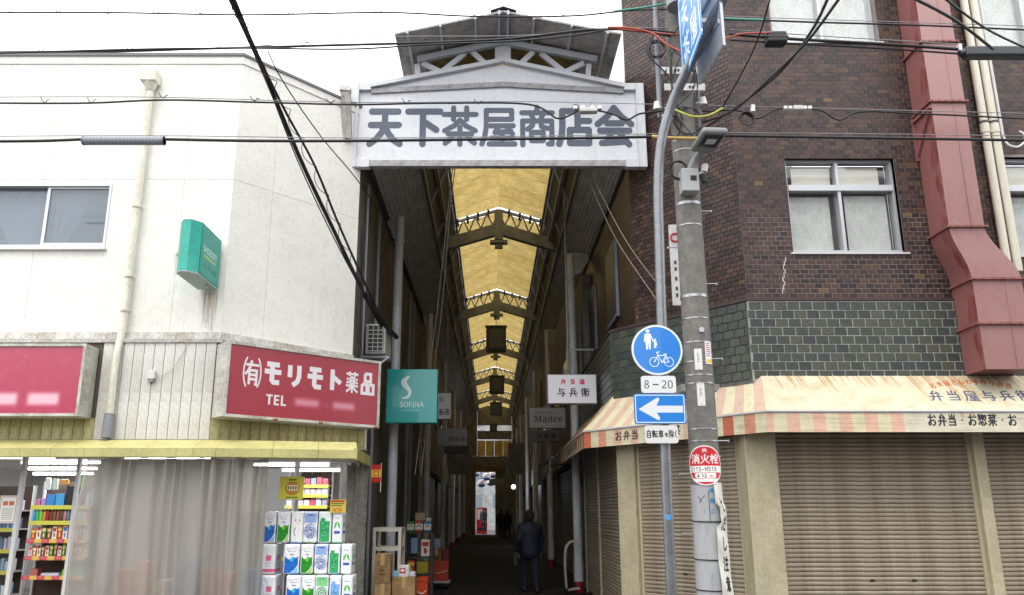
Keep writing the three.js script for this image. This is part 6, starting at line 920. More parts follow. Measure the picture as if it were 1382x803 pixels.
// ---------------------------------------------------------------- the red ventilation duct
{
  const t = thing('ventilation_duct', 'faded red sheet-metal ventilation duct with an offset bend on the brick front', 'duct', V(6.4, hAt(498, 10.3), -10.5));
  const texD = canvasTex(512, 512, (g, w, h) => { g.fillStyle = '#987270'; g.fillRect(0, 0, w, h); wear(g, w, h, 700, 0.08, '190,150,150'); for (let i = 0; i < 900; i++) { g.fillStyle = `rgba(150,80,78,${rr(0.04, 0.2)})`; g.fillRect(rr(0, w), rr(0, h), rr(1, 4), rr(2, 16)); } });
  const texS = canvasTex(512, 512, (g, w, h) => { g.fillStyle = '#8a5856'; g.fillRect(0, 0, w, h); for (let i = 0; i < 44; i++) { g.fillStyle = `rgba(112,44,44,${rr(0.25, 0.6)})`; const x = rr(w * 0.45, w), y = rr(0, h), r = rr(10, 46); g.beginPath(); for (let k = 0; k < 14; k++) { const a = k / 14 * 6.283, q = r * rr(0.45, 1.2); k ? g.lineTo(x + Math.cos(a) * q * 0.7, y + Math.sin(a) * q * 1.5) : g.moveTo(x + q * 0.7, y); } g.fill(); } for (let i = 0; i < 500; i++) { g.fillStyle = `rgba(112,44,44,${rr(0.1, 0.5)})`; g.fillRect(rr(0, w), rr(0, h), rr(1, 5), rr(1, 9)); } wear(g, w, h, 500, 0.1, '185,130,130'); });
  texD.wrapS = texD.wrapT = texS.wrapS = texS.wrapT = THREE.RepeatWrapping;
  const mF = M('#ffffff', 0.42, { map: texD, roughnessMap: roughMap }), mS = M('#ffffff', 0.5, { map: texS });
  const ring = [[10.6, 6.06, 6.53, 0.49], [hAt(62, 10.4), 6.06, 6.53, 0.49], [hAt(142, 10.4), 6.06, 6.53, 0.49], [hAt(309, 10.4), 6.06, 6.53, 0.48]];
  const y2 = hAt(378, 10.35), y1 = ring[3][0], bend = []; for (let i = 0; i <= 10; i++) { const k = i / 10, s = k * k * (3 - 2 * k); bend.push([y1 + (y2 - y1) * k, 6.06 + 0.19 * s, 6.53 + 0.36 * s, 0.48 + 0.02 * s]); }
  const low = [[y2, 6.25, 6.89, 0.5], [hAt(438, 10.35), 6.25, 6.89, 0.5], [hAt(499, 10.35), 6.26, 6.88, 0.49]];
  const Z = -10.785;
  const face = (list, kind) => { const P = [], U = []; for (let i = 0; i < list.length - 1; i++) { const [ya, a0, a1, ap] = list[i], [yb, b0, b1, bp] = list[i + 1]; const q = kind === 'f' ? [V(b0, yb, Z + bp), V(b1, yb, Z + bp), V(a1, ya, Z + ap), V(a0, ya, Z + ap)] : kind === 'l' ? [V(b0, yb, Z), V(b0, yb, Z + bp), V(a0, ya, Z + ap), V(a0, ya, Z)] : [V(b1, yb, Z + bp), V(b1, yb, Z), V(a1, ya, Z), V(a1, ya, Z + ap)]; const uu = kind === 'f' ? [0, 0.7] : [0, 0.7]; const tri = [0, 1, 2, 0, 2, 3]; for (const k of tri) { P.push(q[k].x, q[k].y, q[k].z); U.push((k === 1 || k === 2 ? uu[1] : uu[0]) * 1, (k < 2 ? yb : ya) / 1.1); } } const g = new THREE.BufferGeometry(); g.setAttribute('position', new THREE.Float32BufferAttribute(P, 3)); g.setAttribute('uv', new THREE.Float32BufferAttribute(U, 2)); g.computeVertexNormals(); return g; };
  for (let i = 0; i < 3; i++) { const s = ring.slice(i, i + 2); part(t, 'duct_front', face(s, 'f'), mF); part(t, 'duct_side', face(s, 'l'), mS); part(t, 'duct_side', face(s, 'r'), mS); }
  part(t, 'bend_front', toCreasedNormals(face(bend, 'f'), 0.6), mF); part(t, 'bend_side', face(bend, 'l'), mS); part(t, 'bend_side', face(bend, 'r'), mS);
  for (let i = 0; i < 2; i++) { const s = low.slice(i, i + 2); part(t, 'duct_front', face(s, 'f'), mF); part(t, 'duct_side', face(s, 'l'), mS); part(t, 'duct_side', face(s, 'r'), mS); }
  const end = low[2]; part(t, 'duct_bottom', bx(end[1], end[2], end[0], end[0] + 0.004, Z, Z + end[3]), M(0, 0.6, { lin: [0.14, 0.045, 0.045] }));
  const fl = ([y, a, b, p]) => part(t, 'flange', merge([bx(a - 0.035, b + 0.035, y - 0.014, y + 0.014, Z + p, Z + p + 0.035), bx(a - 0.035, a, y - 0.014, y + 0.014, Z, Z + p), bx(b, b + 0.035, y - 0.014, y + 0.014, Z, Z + p)]), mS);
  part(t, 'seam', merge([[ring[0], ring[1]], [ring[1], ring[2]], [ring[2], ring[3]], [low[0], low[1]], [low[1], low[2]]].map(([p, q]) => bx((p[1] * 0.35 + p[2] * 0.65) - 0.006, (p[1] * 0.35 + p[2] * 0.65) + 0.006, q[0] + 0.02, p[0] - 0.02, Z + p[3] - 0.004, Z + p[3] + 0.005))), mF);
  part(t, 'rivet', merge([ring[1], ring[2], ring[3], low[0], low[1]].flatMap(([y, a, b, p]) => [0, 1, 2, 3, 4, 5].map((k) => rod(V(a + (b - a) * k / 5, y, Z + p + 0.034), V(a + (b - a) * k / 5, y, Z + p + 0.042), 0.011, 0.009, 6)))), mRust);
  fl(ring[1]); fl(ring[2]); fl(ring[3]); fl(low[0]); fl(low[1]);
  const yb = hAt(158, 10.6); part(t, 'wall_bracket', merge([bar(V(6.04, yb, Z), V(6.04, yb, Z + 0.5), 0.04, 0.04), bar(V(6.04, yb - 0.55, Z), V(6.04, yb, Z + 0.48), 0.035, 0.035), bar(V(6.04, yb - 0.6, Z + 0.01), V(6.04, yb + 0.05, Z + 0.01), 0.04, 0.03)]), mS);
}
// cream pipes and conduit beside the duct
[[7.02, 0.055, 'first'], [7.16, 0.055, 'second']].forEach(([x, r, n]) => { const t = thing('wall_pipe', `tall cream pipe on the brick front, ${n} away from the red duct`, 'pipe', V(x, 4.7, -10.72)); part(t, 'pipe', rod(V(x, 4.75, -10.72), V(x, 10.5, -10.72), r, r, 14), mCream); const y = hAt(172, 10.7); part(t, 'joint', rod(V(x, y - 0.08, -10.72), V(x, y + 0.06, -10.72), r * 1.15, r * 1.15, 14), mCream); part(t, 'strap', rod(V(x, y + 0.07, -10.72), V(x, y + 0.1, -10.72), r * 1.2, r * 1.2, 14), mSteelDk); });
{ const t = thing('wall_conduit', 'thin white conduit with a curled cable end beside the cream pipes', 'conduit', V(7.28, 5.3, -10.75)); part(t, 'tube', rod(V(7.28, hAt(185, 10.75), -10.75), V(7.28, 10.5, -10.75), 0.022, 0.022, 10), mAluWhite); const y = hAt(190, 10.75); part(t, 'cable_end', tube([V(7.28, y + 0.05, -10.74), V(7.3, y - 0.08, -10.7), V(7.4, y - 0.13, -10.68), V(7.52, y - 0.05, -10.68), V(7.55, y + 0.08, -10.7), V(7.5, y + 0.13, -10.72)], 0.016, 30, 8), mAluWhite); }
// ---------------------------------------------------------------- white building behind the brick corner
{ const t = thing('white_building', 'white wall of a taller building behind the brick corner', 'building', V(4, 0, -24)); part(t, 'wall', uvs(bx(2.75, 8, 0, 14, -30, -20.3), 2), M(0, 0.8, { lin: [0.76, 0.77, 0.78], map: texWall })); }

// ---------------------------------------------------------------- utility pole
const PX = 2.37, PD = 9.3, mPole = M(0, 0.8, { lin: [0.21, 0.2, 0.185], map: texConcrete, bumpMap: bumpFine, bumpScale: 0.003 });
const poleR = (y) => 0.172 - 0.0042 * y;
// geometry laid on the pole: x is arc length from the camera-facing line, turned by phi
function wrapOn(geo, phi, off) { const p = geo.attributes.position; for (let i = 0; i < p.count; i++) { const y = p.getY(i), r = poleR(y) + off + p.getZ(i), a = p.getX(i) / (poleR(y) + off) + phi - 0.25; p.setXYZ(i, PX + r * Math.sin(a), y, -PD + r * Math.cos(a)); } geo.computeVertexNormals(); return geo; }
{
  const t = thing('utility_pole', 'grey concrete utility pole with steel bands and step bolts before the striped awning', 'utility pole', V(PX, 0, -PD));
  part(t, 'shaft', uvs(rod(V(PX, 0, -PD), V(PX, 12, -PD), poleR(0), poleR(12), 32), 0.8), mPole);
  const mBand = M('#a9aaac', 0.35, { metalness: 0.7 }), band = (y, h = 0.018) => part(t, 'band', rod(V(PX, y - h / 2, -PD), V(PX, y + h / 2, -PD), poleR(y) + 0.004, poleR(y) + 0.004, 32), mBand);
  for (const py of [278, 307, 402, 432, 464, 490, 508, 519, 580, 596, 207, 193]) band(hAt(py, PD), py === 278 || py === 402 ? 0.035 : 0.014);
  for (const [py, s] of [[285, 1], [383, 1], [334, -1], [484, 1], [595, 1], [540, -1], [640, -1], [720, -1]]) { const y = hAt(py, PD); part(t, 'step_bolt', merge([rod(V(PX + s * poleR(y) * 0.9, y, -PD), V(PX + s * (poleR(y) + 0.12), y, -PD), 0.008, 0.008, 6), rod(V(PX + s * (poleR(y) + 0.12), y - 0.014, -PD), V(PX + s * (poleR(y) + 0.12), y + 0.014, -PD), 0.008, 0.008, 6)]), mBand); }
  const label = (y0, y1, w, phi, tex, nm) => { const g = new THREE.PlaneGeometry(w, y1 - y0, 6, 2); g.translate(0, (y0 + y1) / 2, 0); part(t, nm, wrapOn(g, phi, 0.004), M('#ffffff', 0.5, { map: tex })); };
  const plate = (n) => canvasTex(64, 180, (g, w, h) => { g.fillStyle = '#d8d8d6'; g.fillRect(0, 0, w, h); g.fillStyle = '#3a3a40'; for (let i = 0; i < n; i++) { g.fillRect(22, 40 + i * 17, rr(12, 24), 4); g.fillRect(24, 46 + i * 17, rr(8, 20), 3); } g.beginPath(); g.arc(32, 12, 3, 0, 7); g.arc(32, h - 12, 3, 0, 7); g.fill(); });
  label(hAt(502, PD), hAt(474, PD), 0.085, 0.02, plate(5), 'name_plate'); label(hAt(550, PD), hAt(520, PD), 0.085, 0.05, plate(4), 'name_plate');
  label(hAt(494, PD), hAt(464, PD), 0.1, 0.85, canvasTex(64, 180, (g, w, h) => { g.fillStyle = '#e3dfe2'; g.fillRect(0, 0, w, h); g.fillStyle = '#8a3a55'; for (let i = 0; i < 7; i++) g.fillRect(8, 10 + i * 17, rr(30, 48), 8); g.fillStyle = '#d9b838'; g.fillRect(6, 142, 52, 30); }), 'sticker');
  part(t, 'stud', rod(V(PX + 0.02, hAt(449, PD), -PD + poleR(4) - 0.01), V(PX + 0.02, hAt(449, PD), -PD + poleR(4) + 0.02), 0.03, 0.03, 14), mAlu);
  { // smooth poster-proof sheet round the lower shaft
    const y1 = hAt(655, PD), g = new THREE.CylinderGeometry(poleR(y1) + 0.006, poleR(0) + 0.006, y1 - 0.3, 40, 1, true).translate(PX, (y1 + 0.3) / 2, -PD);
    const tex = canvasTex(1024, 512, (c, w, h) => { c.fillStyle = '#a9aaad'; c.fillRect(0, 0, w, h); wear(c, w, h, 900, 0.08, '70,70,70'); });
    const sh = part(t, 'wrap_sheet', g, M('#ffffff', 0.5, { map: tex }));
    const q = new THREE.PlaneGeometry(0.06, 0.4, 4, 2); q.translate(0.055, hAt(677, PD), 0); part(sh, 'notice_print', wrapOn(q, 0.0, 0.008), M('#ffffff', 0.5, { transparent: true, map: canvasTex(64, 420, (c) => { c.clearRect(0, 0, 64, 420); kanji(c, '紙禁止', 4, 60, 58, 112, 8, '#3f8ac4', { down: true }); }) }));
    for (const py of [703, 754, 795]) part(sh, 'tie_wire', new THREE.TorusGeometry(poleR(1) + 0.012, 0.006, 6, 40).rotateX(Math.PI / 2 + 0.03).translate(PX, hAt(py, PD), -PD), mBlackPlastic);
    part(sh, 'scribble', wrapOn(merge([[[-0.1, 0.04], [-0.06, -0.02]], [[-0.09, -0.03], [-0.02, 0.05]], [[0.02, 0.1], [0.02, -0.22]]].map(([a, b]) => bar(V(a[0], hAt(675, PD) + a[1], 0), V(b[0], hAt(675, PD) + b[1], 0), 0.006, 0.002, V(0, 0, 1)))), 0, 0.009), mBlackPlastic);
  }
  // cross-arms, brackets, small insulators and white terminal plates near the top
  for (const [py, w] of [[128, 0.5], [106, 0.55]]) { const y = hAt(py, PD); const cpl = part(t, 'terminal_plate', bx(PX - w / 2, PX + w / 2, y - 0.045, y + 0.045, -PD + 0.19, -PD + 0.2), mAluWhite); part(cpl, 'bolt', merge([-0.2, -0.12, 0.12, 0.2].map((o) => rod(V(PX + o * w, y, -PD + 0.2), V(PX + o * w, y, -PD + 0.215), 0.014, 0.014, 8))), mBlackPlastic); }
  part(t, 'riser_pipe', rod(V(PX + 0.2, hAt(200, PD), -PD + 0.05), V(PX + 0.2, hAt(60, PD), -PD + 0.05), 0.025, 0.025, 10), mGreyPipe);
  part(t, 'riser_pipe', rod(V(PX - 0.28, hAt(160, PD), -PD + 0.02), V(PX - 0.22, 11, -PD + 0.02), 0.035, 0.035, 10), mGreyPipe);
  part(t, 'transformer_can', merge([rod(V(PX - 0.03, hAt(30, PD), -PD + 0.33), V(PX - 0.03, hAt(-30, PD), -PD + 0.33), 0.16, 0.16, 18)]), M('#8f9296', 0.5, { map: texMetal }));
  for (const [dx, py] of [[-0.33, 148], [0.24, 142], [-0.24, 165]]) { const y = hAt(py, PD); part(t, 'insulator', merge([rod(V(PX + dx, y - 0.05, -PD + 0.1), V(PX + dx, y + 0.05, -PD + 0.1), 0.05, 0.035, 12), rod(V(PX + dx * 0.5, y, -PD), V(PX + dx, y, -PD + 0.1), 0.015, 0.015, 8)]), M('#d5d4d2', 0.3)); }
  // bundled slack cable round the shaft
  const hank = (cx, cy, cz, r, n) => { const pts = []; for (let i = 0; i <= n * 12; i++) { const a = i / 12 * 6.283; pts.push(V(cx + (r + rr(-0.015, 0.015)) * Math.cos(a), cy + (r * 1.15 + rr(-0.02, 0.02)) * Math.sin(a), cz + rr(-0.02, 0.02))); } return tube(pts, 0.008, n * 24, 5); };
  part(t, 'cable_hank', hank(PX - 0.14, hAt(238, PD), -PD + 0.2, 0.1, 4), mBlackPlastic); part(t, 'cable_hank', hank(PX - 0.2, hAt(180, PD), -PD + 0.2, 0.13, 3), mBlackPlastic); part(t, 'cable_hank', hank(PX - 0.3, hAt(75, PD), -PD + 0.15, 0.1, 4), mBlackPlastic); part(t, 'cable_hank', hank(PX + 0.02, hAt(172, PD), -PD + 0.18, 0.16, 2), mBlackPlastic);
  for (let i = 0; i < 9; i++) { const a = rr(-0.4, 0.1), y = hAt(rr(60, 150), PD); part(t, 'drop_lead', tube([V(PX + a, y + 0.5, -PD + 0.18), V(PX + a + rr(-0.15, 0.1), y + 0.2, -PD + 0.24), V(PX + a + rr(-0.1, 0.2), y - 0.15, -PD + 0.2), V(PX + rr(-0.2, 0.1), y - 0.5, -PD + 0.18)], rr(0.006, 0.011), 24, 5), mWire); }
}
{ // hydrant disc bent round the pole
  const y = hAt(629, PD), t = thing('hydrant_sign', 'red and white round fire hydrant plate strapped on the utility pole', 'sign', V(PX, y - 0.22, -PD + 0.18));
  const tex = canvasTex(512, 512, (g, w, h) => { g.fillStyle = '#e3e0e0'; g.beginPath(); g.arc(256, 256, 256, 0, 7); g.fill(); g.fillStyle = '#c4202c'; g.beginPath(); g.arc(256, 256, 240, 0, 7); g.fill(); g.strokeStyle = '#e8d9d9'; g.lineWidth = 8; g.beginPath(); g.moveTo(228, 40); g.lineTo(284, 92); g.moveTo(284, 40); g.lineTo(228, 92); g.moveTo(222, 66); g.lineTo(290, 66); g.moveTo(256, 34); g.lineTo(256, 60); g.stroke(); kanji(g, '消火栓', 66, 110, 126, 128, 14, '#f0e9e9'); g.fillStyle = '#ece9e8'; g.fillRect(22, 262, 468, 84); g.beginPath(); g.roundRect(110, 352, 290, 66, 30); g.fill(); g.beginPath(); g.roundRect(60, 424, 392, 42, 20); g.fill(); g.font = 'bold 74px monospace'; g.fillStyle = '#35303a'; g.save(); g.scale(0.92, 1); g.fillText('Q115-H518', 46, 330); g.restore(); latin(g, '12', 200, 410, 64, '#35303a'); latin(g, 'm', 300, 408, 50, '#c4202c'); g.strokeStyle = '#35303a'; g.lineWidth = 9; g.beginPath(); g.moveTo(160, 362); g.lineTo(160, 404); g.moveTo(144, 388); g.lineTo(160, 406); g.lineTo(176, 388); g.stroke(); });
  const g = new THREE.RingGeometry(0.001, 0.215, 48, 12); g.translate(0, y, 0); part(t, 'plate', wrapOn(g, 0.02, 0.016), M('#ffffff', 0.45, { map: tex }));
  part(t, 'strap', new THREE.TorusGeometry(poleR(2) + 0.008, 0.008, 6, 40).rotateX(Math.PI / 2).translate(PX, y + 0.1, -PD), mAlu);
}
{ // warning banner hanging beside the pole
  const t = thing('warning_banner', 'torn white vertical warning banner tied beside the utility pole', 'banner', V(PX + 0.2, 0.4, -PD + 0.1));
  const yT = hAt(652, PD), yB = 0.35, tex = canvasTex(160, 900, (g, w, h) => { g.fillStyle = '#cfcdc4'; g.fillRect(0, 0, w, h); wear(g, w, h, 300, 0.1, '90,80,60'); kanji(g, 'とだし注意！', 60, 90, 88, 118, 13, '#24242a', { down: true, sx: 0.8 }); kanji(g, '大阪市', 24, 830, 40, 44, 6, '#2a2a30'); });
  const g = new THREE.PlaneGeometry(1, 1, 8, 30), p = g.attributes.position; for (let i = 0; i < p.count; i++) { const a = p.getX(i) + 0.5, b = p.getY(i) + 0.5; const nar = b > 0.72 ? (b > 0.86 ? 0.8 : 0.55 + (b - 0.72) * 0.6) : 1; const l = b > 0.72 ? (1 - nar) * (b > 0.86 ? 0.3 : 1) : 0.04 * Math.sin(b * 9); p.setXYZ(i, PX + 0.02 + (l + a * nar) * 0.14 + (1 - b) * 0.03, yB + (yT - yB) * b, -PD + 0.205 - 0.09 * a * a + 0.015 * Math.sin(b * 22 + a * 3)); } g.computeVertexNormals();
  part(t, 'cloth', g, M('#ffffff', 0.8, { map: tex })); part(t, 'tie', merge([bar(V(PX + 0.17, yT - 0.03, -PD), V(PX + 0.05, yT - 0.02, -PD + 0.2), 0.008, 0.008), bar(V(PX + 0.18, 0.9, -PD), V(PX + 0.06, 0.9, -PD + 0.2), 0.008, 0.008)]), mBlackPlastic);
}
{ // street lamp arm on the pole
  const d = 9.05, t = thing('street_lamp', 'grey street lamp with square head mounted on the utility pole', 'street lamp', at(930, 262, d)), grey_ = M('#8d8f92', 0.45, { map: texMetal });
  const c0 = at(920, 260, d), c1 = at(941, 229, d); part(t, 'control_box', bx(c0.x, c1.x, c0.y, c1.y, -d - 0.12, -d + 0.06, 0.015), M('#a9abad', 0.45)); part(t, 'box_window', bx(c0.x + 0.1, c1.x - 0.03, c1.y - 0.16, c1.y - 0.1, -d + 0.061, -d + 0.066), mBlackPlastic);
  const pA = at(931, 230, d), pB = at(938, 216, d - 0.02), pC = at(946, 205, 8.95), pD = at(966, 175, 8.4); part(t, 'arm', tube([pA, pB, pC, pC.clone().lerp(pD, 0.2)], 0.045, 24, 12), grey_);
  const hd = new RoundedBoxGeometry(0.29, 0.08, 0.5, 3, 0.035); const dir = pD.clone().sub(pC).normalize(), xx = V(0, 1, 0).cross(dir).normalize(), yy = dir.clone().cross(xx); const mm = new THREE.Matrix4().makeBasis(xx, yy, dir).setPosition(pC.clone().lerp(pD, 0.55)); hd.applyMatrix4(mm); part(t, 'head', hd, grey_);
  const ln = new RoundedBoxGeometry(0.21, 0.012, 0.3, 1, 0.005).translate(0, -0.042, 0.05).applyMatrix4(mm); part(t, 'lens', ln, M('#3c3f43', 0.15)); part(t, 'lens_patch', new THREE.BoxGeometry(0.11, 0.004, 0.12).translate(0, -0.052, 0.06).applyMatrix4(mm), M('#d8d8d8', 0.2));  // small pale patch on the outer face of the lens
  const ph = at(950, 232, d); part(t, 'photocell', merge([rod(ph, ph.clone().add(V(0.02, 0.09, 0)), 0.04, 0.04, 14), rod(V(c1.x, ph.y - 0.03, -d), ph, 0.015, 0.015, 8)]), M('#d5d5d3', 0.4)); part(t, 'sensor', rod(at(951, 246, d), at(949, 236, d), 0.035, 0.04, 12), mBlackPlastic);
}
// ---------------------------------------------------------------- traffic sign post
{
  const d = 8.8, X = 1.86, base = V(1.81, 0, -d), t = thing('traffic_sign_post', 'bent galvanised post with blue round and one-way traffic signs', 'traffic sign', base), mGal = M('#85888d', 0.4, { metalness: 0.4, map: texMetal, roughnessMap: roughMap });
  part(t, 'post', uvs(tube([V(1.81, 0, -d), V(1.82, 0.5, -d), at(899, 640, d), at(893.5, 450, d), at(890, 330, d), at(888.5, 250, d), at(893, 190, d - 0.02), at(907, 140, d - 0.1), at(927, 95, d - 0.3), at(950, 48, d - 0.6), at(978, -5, d - 0.9)], 0.057, 120, 16), 0.6), mGal);
  const c = at(887, 472, d - 0.1), z = -d + 0.08, R = 34.5 * c.clone().sub(V(0, EYE, 0)).length() / F / 1.02;
  const rt = canvasTex(512, 512, (g, w, h) => {
    g.fillStyle = '#d5dbe3'; g.beginPath(); g.arc(256, 256, 256, 0, 7); g.fill(); g.fillStyle = '#1a75c8'; g.beginPath(); g.arc(256, 256, 238, 0, 7); g.fill(); const wh = '#d7dde4'; g.fillStyle = g.strokeStyle = wh; g.lineCap = 'round'; g.lineJoin = 'round';
    // adult with hat leading a child
    g.beginPath(); g.arc(168, 62, 17, 0, 7); g.fill(); g.fillRect(146, 52, 44, 7); g.beginPath(); g.moveTo(140, 88); g.lineTo(192, 84); g.lineTo(198, 170); g.lineTo(192, 250); g.lineTo(176, 252); g.lineTo(170, 180); g.lineTo(164, 254); g.lineTo(146, 252); g.lineTo(142, 168); g.fill(); g.lineWidth = 13; g.beginPath(); g.moveTo(142, 96); g.lineTo(132, 170); g.moveTo(192, 92); g.lineTo(210, 140); g.lineTo(222, 166); g.stroke();
    g.beginPath(); g.arc(240, 152, 12, 0, 7); g.fill(); g.beginPath(); g.moveTo(226, 168); g.lineTo(252, 168); g.lineTo(262, 208); g.lineTo(248, 210); g.lineTo(250, 238); g.lineTo(240, 238); g.lineTo(238, 212); g.lineTo(234, 238); g.lineTo(224, 238); g.lineTo(228, 208); g.fill();
    // bicycle
    g.lineWidth = 7; for (const x of [222, 370]) { g.beginPath(); g.arc(x, 380, 46, 0, 7); g.stroke(); } g.lineWidth = 9; g.beginPath(); g.moveTo(222, 380); g.lineTo(262, 312); g.lineTo(342, 312); g.lineTo(300, 384); g.lineTo(262, 312); g.moveTo(300, 384); g.lineTo(370, 380); g.lineTo(334, 300); g.moveTo(322, 298); g.lineTo(350, 298); g.moveTo(262, 312); g.lineTo(250, 282); g.lineTo(276, 276); g.stroke();
  });
  const bent = (g) => g; const dsc = part(t, 'round_sign', bent(new THREE.CylinderGeometry(R, R, 0.02, 56).rotateX(Math.PI / 2).translate(c.x, c.y, z)), mAlu); { const f = new THREE.CircleGeometry(R - 0.003, 56).translate(c.x, c.y, z + 0.0125); part(dsc, 'sign_face', f, M('#ffffff', 0.3, { map: rt, clearcoat: 0.3 })); }
  const plate = (p0, p1, q0, q1, name, tex, r = 0.03) => { const a = at(p0, q1, d - 0.1), b = at(p1, q0, d - 0.1), s = new THREE.Shape(), w = b.x - a.x, h = b.y - a.y; s.moveTo(r, 0); s.lineTo(w - r, 0); s.absarc(w - r, r, r, -Math.PI / 2, 0); s.lineTo(w, h - r); s.absarc(w - r, h - r, r, 0, Math.PI / 2); s.lineTo(r, h); s.absarc(r, h - r, r, Math.PI / 2, Math.PI); s.lineTo(0, r); s.absarc(r, r, r, Math.PI, Math.PI * 1.5); const g = new THREE.ExtrudeGeometry(s, { depth: 0.015, bevelEnabled: false }); g.translate(a.x, a.y, z - 0.01); const m = part(t, name, g, mAlu); const f = new THREE.ShapeGeometry(s), uv = f.attributes.uv, pp = f.attributes.position; for (let i = 0; i < uv.count; i++) uv.setXY(i, pp.getX(i) / w, pp.getY(i) / h); f.translate(a.x, a.y, z + 0.0075); part(m, 'sign_face', f, M('#ffffff', 0.35, { map: tex, clearcoat: 0.2 })); };
  plate(866, 912, 507, 530, 'time_plate', canvasTex(320, 160, (g, w, h) => { g.fillStyle = '#d3d4d6'; g.fillRect(0, 0, w, h); latin(g, '8', 24, 118, 104, '#222226', 'sans-serif', 'normal', 0.95); g.fillStyle = '#222226'; g.fillRect(106, 76, 54, 11); latin(g, '20', 186, 118, 104, '#222226', 'sans-serif', 'normal', 0.95); }));
  plate(857, 925, 531, 572, 'one_way_sign', canvasTex(512, 310, (g, w, h) => { g.fillStyle = '#1669b8'; g.fillRect(0, 0, w, h); g.strokeStyle = '#d9dfe6'; g.lineWidth = 9; g.beginPath(); g.roundRect(16, 16, w - 32, h - 32, 16); g.stroke(); g.fillStyle = '#1a75c8'; g.beginPath(); g.roundRect(21, 21, w - 42, h - 42, 12); g.fill(); g.fillStyle = '#d0d5db'; g.beginPath(); g.moveTo(44, 160); g.lineTo(224, 46); g.quadraticCurveTo(258, 34, 250, 68); g.lineTo(222, 124); g.lineTo(482, 124); g.lineTo(482, 194); g.lineTo(222, 194); g.lineTo(250, 246); g.quadraticCurveTo(258, 278, 226, 268); g.closePath(); g.fill(); }), 0.025);
  plate(871, 915, 574, 598, 'exception_plate', canvasTex(440, 230, (g, w, h) => { g.fillStyle = '#cfcfce'; g.fillRect(0, 0, w, h); kanji(g, '自転車', 16, 56, 108, 80, 12, '#1f1f24', { sx: 0.7 }); kanji(g, 'を', 258, 92, 58, 60, 9, '#1f1f24'); kanji(g, '除', 314, 56, 108, 70, 10, '#1f1f24', { sx: 0.66 }); glyph(g, 'く', 388, 62, 44, 100, 11, '#1f1f24'); }));
  part(t, 'clamp', merge([[484, 0], [519, 0], [552, 0], [586, 0]].map(([py]) => { const p = at(893, py, d); return bx(p.x - 0.075, p.x + 0.075, p.y - 0.02, p.y + 0.02, -d - 0.06, -d + 0.068); })), mAlu);
  part(t, 'tape_mark', new THREE.CylinderGeometry(0.0585, 0.0585, 0.05, 20, 1, true, -0.7, 0.9).translate(at(902, 698, d).x, at(902, 698, d).y, -d), M('#3f95d8', 0.6));
  // street name panels at the bent tip, set edge-on to the road
  const hB = hAt(117, d), panel = (xa, da, xb, db, top, name, mat, th, rise = 0) => part(t, name, slab(V(xa, hB, -da), V(xb, hB + rise, -db), V(xb, top, -db), V(xa, top, -da), th), mat);
  const bt = canvasTex(512, 512, (g, w, h) => { g.fillStyle = '#2f86d0'; g.fillRect(0, 0, w, h); g.strokeStyle = '#e6eef6'; g.lineWidth = 16; g.strokeRect(26, 26, w - 52, h - 52); g.lineWidth = 26; kanji(g, '天下', 70, 90, 170, 190, 20, '#e6eef6'); kanji(g, '茶屋', 70, 280, 170, 190, 17, '#e6eef6'); });
  panel(2.27, 8.8, 2.22, 7.7, hB + 1.15, 'name_panel', M('#ffffff', 0.35, { map: bt }), 0.012);
  panel(2.44, 8.75, 2.5, 7.9, hB + 1.2, 'back_panel', M('#d8dadd', 0.4, { map: texMetal }), 0.03, 0.0);
  part(t, 'panel_rib', merge([0.3, 0.75].map((k) => slab(V(2.425, hB + k, -8.7), V(2.48, hB + k, -7.95), V(2.48, hB + k + 0.05, -7.95), V(2.425, hB + k + 0.05, -8.7), 0.03))), mAlu);
  part(t, 'panel_bracket', merge([bar(V(2.25, hB + 0.55, -8.3), V(2.51, hB + 0.55, -8.3), 0.05, 0.05), bar(V(2.25, hB + 0.9, -7.95), V(2.51, hB + 0.9, -7.95), 0.05, 0.05)]), mAlu);
}
{ // narrow vertical board on the far side of the pole
  const d = 10.2, a = at(911, 412, d), b = at(918, 303, d), t = thing('vertical_signboard', 'narrow white vertical signboard half hidden behind the utility pole', 'sign', V(a.x, a.y, -d)); part(t, 'board', bx(a.x - 0.02, a.x + 0.28, a.y, b.y, -d - 0.05, -d, 0.006), mAluWhite); part(t, 'print', merge([0.1, 0.18, 0.3, 0.42, 0.5].map((k) => bx(a.x + 0.02, a.x + 0.05, a.y + (b.y - a.y) * k, a.y + (b.y - a.y) * k + 0.05, -d + 0.001, -d + 0.003))), M('#3a3236', 0.6)); part(t, 'emblem', new THREE.TorusGeometry(0.055, 0.014, 8, 20).translate(a.x + 0.05, b.y - 0.18, -d + 0.003), M('#b03038', 0.6)); part(t, 'bracket', merge([0.3, 0.8].map((k) => bar(V(a.x + 0.2, a.y + (b.y - a.y) * k, -d - 0.05), V(a.x + 0.45, a.y + (b.y - a.y) * k, -11.2), 0.025, 0.025))), mSteelDk);
}
// ---------------------------------------------------------------- overhead cables
const WG = 'overhead street cables';
const wire = (pts, r, label, mat = mWire, name = 'overhead_cable') => { const o = cableThing(name, pts.map(([x, y, d]) => at(x, y, d)), r, mat, label, 'cable', WG); return o; };
